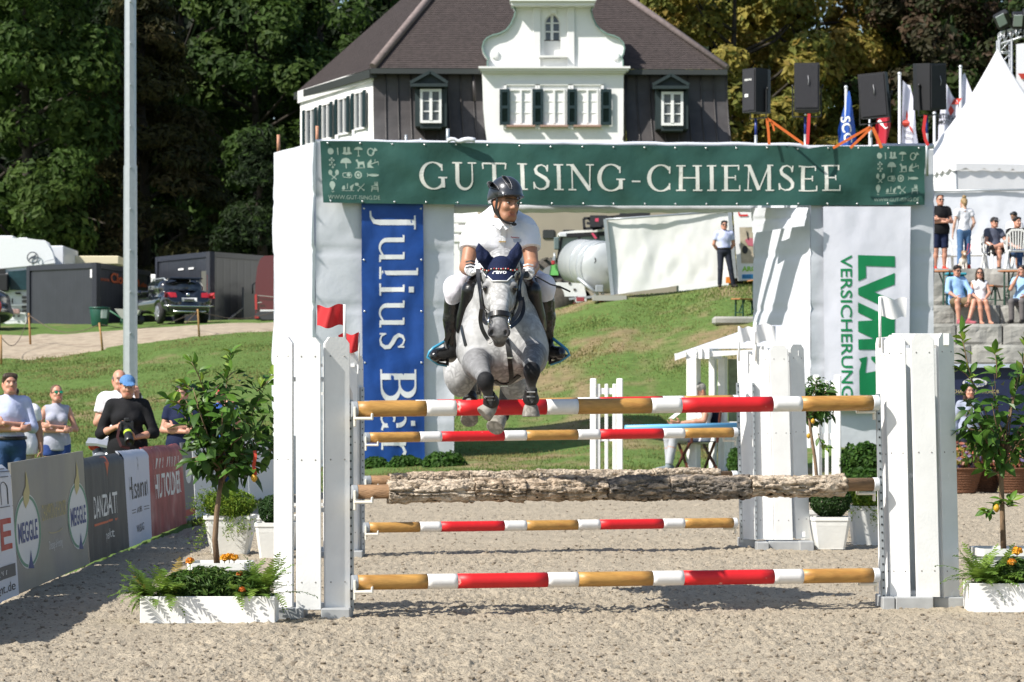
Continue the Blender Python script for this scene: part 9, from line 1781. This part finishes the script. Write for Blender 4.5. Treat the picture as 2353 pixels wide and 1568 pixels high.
# spectators
def standing(q, Y, ztop=None, z=None): return (at_q(q, Y), Y, z if z is not None else tz(at_q(q, Y), Y))
CROSS = dict(ell=(.255, -.03, 1.12), elr=(-.255, -.03, 1.12), wrl=(-.09, -.215, 1.17), wrr=(.08, -.245, 1.10), fl=(-.9, .25, .15), fr=(.9, .20, .2), pl=(.1, .9, 0), pr=(-.1, .9, 0), curl=.5)
def LK(x, y, z): return dict(look=(x, y, z))
SHB = fabric('pale_blue_shirt', (.48, .52, .72)); JEAN = fabric('blue_jeans', (.035, .075, .17), .2); WTEE = fabric('white_shirt', (.74, .74, .78), .03); BEI = fabric('beige_trousers', (.40, .34, .25)); BLK_ = fabric('black_knit', (.012, .012, .014)); GRYT = fabric('grey_top', (.36, .37, .45)); DEN = fabric('denim_shorts', (.03, .06, .20), .15); NAV = fabric('navy_cloth2', (.012, .018, .05)); LBLUE = fabric('light_blue_shirt', (.30, .48, .75)); DKT = fabric('dark_trousers', (.022, .026, .04)); KHA = fabric('khaki_shorts', (.16, .12, .07)); GPOLO = fabric('slate_polo', (.09, .10, .14)); GRL2 = fabric('grey_blue_jersey', (.30, .33, .42)); LTR = fabric('light_grey_trousers', (.42, .43, .46)); BSHOE = fabric('dark_shoe', (.02, .018, .016), rough=.5); RSHOE = fabric('red_shoe', (.6, .05, .03), rough=.6); SSHOE = fabric('grey_shoe', (.20, .24, .26)); BELT = mat('belt_leather', (.012, .010, .009), .4); DBLUE = fabric('royal_shirt', (.03, .08, .30))
HB_ = (.045, .025, .012); HD_ = (.012, .009, .007); HBL = (.30, .20, .09); HG_ = (.32, .31, .29)
person('person', standing(22, 33), R(18), 'man in pale blue shirt and jeans with crossed arms at the left edge', {**CROSS, **LK(.10, -1, .10)}, 'red', 'short', HB_, 'brown', SHB, 1.42, JEAN, 1.0, BSHOE, belt=BELT, fat=1.06, scale=1.02, h=.012)
person('person', standing(46, 35.2), R(10), 'man in white shirt and beige trousers half hidden behind the man in pale blue', {**LK(.3, -1, 0), 'hed': (-.10, -.03, 1.55)}, 'brown', 'short', HD_, 'dark', WTEE, .5, BEI, 1.0, BSHOE, fat=1.1, scale=.96, h=.016)
person('person', standing(130, 38), R(12), 'young woman in grey sleeveless top and denim shorts with green mirror sunglasses', {**CROSS, **LK(.25, -1, .16), 'shl': (.155, .01, 1.39), 'shr': (-.155, .01, 1.39)}, 'red', 'tied', (.12, .06, .03), 'auburn', GRYT, 0, DEN, .16, SSHOE, True, glasses=(.02, .42, .22), tank=True, scale=.965, fat=.96, h=.012)
PH = dict(ell=(.29, -.02, 1.10), elr=(-.29, -.02, 1.09), wrl=(.09, -.24, 1.05), wrr=(-.10, -.20, 1.17), fl=(-.75, -.5, .15), fr=(.65, -.65, .25), pl=(-.2, .1, 1), pr=(.5, .6, -.4), curl=.9, look=(.18, -1, -.16), che=(0, -.01, 1.26))
pr_, T_, M_, J_ = person('person', standing(293, 31.6), R(4), 'woman photographer in black top and blue visor cap behind the boards', PH, 'red', 'tied', HB_, 'chestnut', BLK_, 1.35, fabric('black_trousers', (.012, .012, .014)), 1.0, BSHOE, True, fat=1.16, hat=mat('visor_blue', (.08, .20, .42), .8, bump=.4, bscale=60), scale=.99, h=.012, hem=-.12)
kp = Vector((at_q(299, 31.6), 31.6 - .27, 1.11)); co = thing('camera_with_lens', kp, 'black camera with long lens and yellow green band in the hands of the photographer', 'camera', None, R(8)); m = MB(); m.box((0, 0, .06), (.145, .06, .105), bev=.012); m.box((.0, -.01, .125), (.06, .06, .045), bev=.012); m.box((-.062, -.02, .05), (.03, .05, .10), bev=.01); m.build('camera_body', BLACKP, co)
dl = Vector((.10, -.80, -.55)).normalized(); Ml = Matrix((dl.orthogonal().normalized(), dl.cross(dl.orthogonal().normalized()), dl)).transposed(); m = MB(); m.lathe([(0, 0), (.036, 0), (.040, .05), (.040, .10), (.044, .12), (.044, .19), (.050, .21), (.050, .27), (.043, .275), (.040, .25), (0, .245)], 24, (0, -.03, .04), Ml); m.build('lens', mat('lens_black', (.016, .016, .018), .35), co); m = MB(); m.lathe([(.0405, .085), (.0455, .085), (.0455, .125), (.0445, .125)], 24, (0, -.03, .04), Ml); m.build('lens_band', mat('lime_band', (.45, .62, .03), .5), co)
m = MB(); m.strap([(-.07, .0, .08), (-.10, -.02, -.06), (-.06, -.03, -.16), (.03, -.01, -.18)], .03, .004, (0, -1, 0)); m.build('strap', mat('camera_strap', (.05, .01, .012), .6), co)
PHN = dict(ell=(.27, -.08, 1.16), elr=(-.25, .0, 1.13), wrl=(.205, -.22, 1.40), wrr=(.09, -.29, 1.39), fl=(-.1, -.1, 1), fr=(.45, -.15, .9), pl=(-.7, .7, 0), pr=(.6, .8, 0), curl=.6, look=(.25, -1, .02))
person('person', standing(275, 34.6), R(6), 'grey haired man in white shirt holding up a phone behind the photographer', PHN, 'red', 'bald', (.10, .09, .08), 'greying', WTEE, .6, BEI, 1.0, BSHOE, fat=1.1, scale=1.05, h=.013)
o = thing('mobile_phone', (at_q(322, 34.2), 34.22, 1.50), 'small dark phone held up in front of the lamp post', 'phone', None, R(30)); m = MB(); m.box((0, 0, 0), (.03, .008, .075), bev=.003); m.build('case', BLACKP, o); m = MB(); m.box((0, .006, .002), (.026, .004, .066)); m.build('screen', GLASS, o)
person('person', standing(418, 37.5), R(0), 'man in navy shirt half hidden behind the left lemon tree', {**CROSS, **LK(-.2, -1, .0)}, 'red', 'short', HD_, 'dark', NAV, .5, KHA, .5, BSHOE, fat=1.05, scale=.95, h=.016)
person('person', standing(508, 38.5), R(-5), 'person in blue shirt and red cap behind the left lemon tree crown', {**LK(.1, -1, 0), **PHN}, 'red', 'short', HB_, 'brown', DBLUE, .5, JEAN, 1.0, BSHOE, hat=mat('cap_red', (.5, .03, .04), .8), scale=.95, h=.016)
BACK = dict(ell=(.26, .07, 1.12), elr=(-.26, .07, 1.12), wrl=(.12, .16, .93), wrr=(-.12, .16, .93), fl=(-1, .1, -.2), fr=(1, .1, -.2), knl=(.16, -.02, .49), anl=(.24, .02, .08), tol=(.30, -.12, .035), knr=(-.10, -.02, .49))
person('person', standing(1664, 77.6), R(4), 'man in white shirt and dark trousers standing with hands behind his back on the bank', {**BACK, **LK(0, -1, -.02)}, 'red', 'short', HD_, 'dark', SHB, .62, DKT, 1.0, BSHOE, glasses=(.008, .008, .01), belt=BELT, fat=1.06, h=.02, scale=1.03)
YD = 49.0; gz = tz(at_q(1600, YD), YD); dp = Vector((at_q(1600, YD), YD, gz))
dc = thing('folding_chair', dp, 'brown wooden folding chair with navy canvas, behind the second pole', 'chair', None, R(-68)); WDK = mat('dark_red_wood', (.10, .028, .016), .45, var=.15, vscale=5)
for sx in (-1, 1):
 for (a, b_) in (((sx * .24, -.24, .02), (sx * -.22, -.2, .46)), ((sx * .24, .24, .02), (sx * -.22, .2, .46))): m = MB(); m.beam(a, b_, .035, .03, up=(0, 1, 0)); m.build('leg', WDK, dc)
 m = MB(); m.beam((sx * .26, -.26, .64), (sx * .26, .24, .64), .05, .025); m.build('armrest', WDK, dc); m = MB(); m.beam((sx * .26, .22, .45), (sx * .26, .28, .95), .035, .03); m.beam((sx * .26, -.2, .44), (sx * .26, -.2, .64), .03); m.beam((sx * .25, -.24, .03), (sx * .25, .24, .03), .03); m.build('frame', WDK, dc)
m = MB(); m.box((0, 0, .46), (.50, .44, .012)); m.build('canvas_seat', NAVY, dc); m = MB(); m.box((0, .275, .80), (.54, .012, .24), Matrix.Rotation(-.1, 3, 'X')); m.build('canvas_back', NAVY, dc)
RD = dict(SIT); RD.update(look=(.0, -.85, -.4), ell=(.25, .0, .76), elr=(-.26, -.02, .70), wrl=(.10, -.30, .72), wrr=(-.10, -.30, .70), fl=(-.3, -1, .1), fr=(.3, -1, .1), pl=(-.6, 0, .7), pr=(.6, 0, .7), knl=(.12, -.42, .52), anl=(.10, -.50, .09), tol=(.10, -.68, .035))
person('person', dp + Vector((0, 0, .01)), R(-68), 'grey haired man in white shirt and light trousers reading on a folding chair', RD, 'red', 'grey_short', HG_, 'grey', WTEE, .55, LTR, .97, SSHOE, fat=1.08, h=.014, scale=1.13)
dc.scale = (1.12,) * 3
o = thing('sheet_of_paper', dp + Vector((-.42, -.20, .88)), 'white papers in the hands of the seated man', 'paper', None, R(-68)); m = MB(); m.grid(lambda u, v: Vector((-.10 + .2 * u, -.02 + .14 * v, .02 + .10 * v + .01 * math.sin(u * 3))), 6, 3); m.build('paper', WSIGN, o)
person('person', standing(2160, 68.3, z=G3), R(6), 'man in black polo shirt and navy shorts standing with crossed arms beside the gate', {**CROSS, **LK(.15, -1, 0)}, 'red', 'receding', HB_, 'brown', fabric('black_polo', (.010, .010, .012)), .55, NAV, .46, RSHOE, glasses=(.008, .008, .01), fat=1.08, h=.017, scale=1.03)
WB = dict(ell=(.25, .02, 1.12), elr=(-.24, .06, 1.14), wrl=(.27, -.03, .88), wrr=(-.20, -.06, .95), knl=(.11, .03, .49), anl=(.15, .06, .08), tol=(.20, -.10, .035))
person('person', standing(2215, 68.0, z=G3), R(196), 'blonde woman in white shirt, jeans and red shoes seen from behind', WB, 'pale', 'bun', HBL, 'blonde', WTEE, .45, fabric('light_jeans', (.08, .16, .30), .15), .93, RSHOE, True, h=.017, scale=.98, hem=.0)
SX = dict(SIT); SX.update(knl=(.02, -.42, .66), anl=(-.32, -.40, .58), tol=(-.42, -.48, .56), knr=(-.14, -.42, .49), anr=(-.14, -.40, .09), look=(.1, -1, .02), wrl=(.12, -.34, .66), wrr=(-.20, -.34, .60), ell=(.26, -.04, .74))
person('person', (at_q(2287, 68.4), 68.35, G3 - .05), R(20), 'man in slate polo and grey cap sitting with crossed legs on a white chair', SX, 'red', 'short', HD_, 'dark', GPOLO, .55, fabric('black_shorts', (.015, .015, .016)), .4, BSHOE, glasses=(.008, .008, .01), hat=mat('cap_grey', (.06, .06, .065), .8), h=.017)
person('person', (at_q(2338, 69.3), 69.2, G3 - .05), R(12), 'man in black shirt sitting behind the white chair at the right edge', {**SIT, **LK(.3, -1, 0)}, 'red', 'short', HD_, 'dark', fabric('black_tee', (.012, .012, .014)), .5, JEAN, 1.0, BSHOE, h=.018, fat=1.08, scale=1.05)
person('person', standing(2331, 70.8, z=G3), R(-40), 'dark haired boy in white shirt standing behind the seated men', LK(-.2, -1, -.5), 'brown', 'short', (.006, .005, .005), 'black', WTEE, .5, NAV, .5, BSHOE, h=.018, scale=.90)
SM = dict(SIT); SM.update(look=(.2, -1, -.25), wrl=(.10, -.36, .46), wrr=(-.16, -.28, .60), ell=(.27, -.06, .72), elr=(-.27, -.04, .74), knl=(.24, -.36, .50), anl=(.06, -.50, .06), tol=(.16, -.62, .02), knr=(-.16, -.38, .50), anr=(-.14, -.42, .05), tor=(-.16, -.58, .02), curl=.9)
person('person', (at_q(2203, 64.8), 64.9, LV[1][2] - .44), R(12), 'man in light blue shirt and khaki shorts sitting on the granite ledge', SM, 'red', 'short', HD_, 'dark', LBLUE, 1.30, KHA, .46, fabric('pattern_shoe', (.35, .10, .12)), glasses=(.008, .008, .01), h=.016)
SW = dict(SIT); SW.update(look=(-.1, -1, 0), wrl=(.05, -.30, .56), wrr=(-.05, -.30, .56), ell=(.22, -.0, .74), elr=(-.22, -.0, .74), knl=(.07, -.40, .52), knr=(-.07, -.40, .52), anl=(.16, -.44, .06), anr=(-.04, -.42, .05), tol=(.20, -.58, .02), tor=(-.02, -.58, .02), shl=(.155, .10, .97), shr=(-.155, .10, .97), curl=.6)
person('person', (at_q(2254, 64.8), 64.9, LV[1][2] - .45), R(0), 'young woman in white sleeveless top sitting barefoot on the granite ledge', SW, 'red', 'long', HB_, 'brown', WTEE, 0, fabric('pale_denim', (.30, .40, .55)), .14, None, True, glasses=(.02, .012, .012), tank=True, h=.016, scale=.96)
person('person', (at_q(2349, 64.8), 64.9, LV[1][2] - .44), R(-25), 'man in sky blue shirt and grey trousers cut by the right edge', {**SIT, **LK(-.4, -1, 0), 'wrr': (-.02, -.20, 1.08), 'elr': (-.20, -.16, .78), 'fr': (0, -.3, 1)}, 'red', 'short', HD_, 'dark', fabric('sky_shirt', (.33, .52, .75)), .6, fabric('grey_trousers', (.13, .12, .12)), 1.0, BSHOE, h=.017)
person('person', (at_q(2226, 48.6), 48.6, .05), R(8), 'woman with long brown hair in grey blue jersey standing behind the flower baskets', {**LK(.15, -1, 0), 'shl': (.155, .01, 1.39), 'shr': (-.155, .01, 1.39)}, 'red', 'long', (.035, .015, .010), 'darkbrown', GRL2, 1.9, DKT, 1.0, BSHOE, True, h=.014, scale=.99)
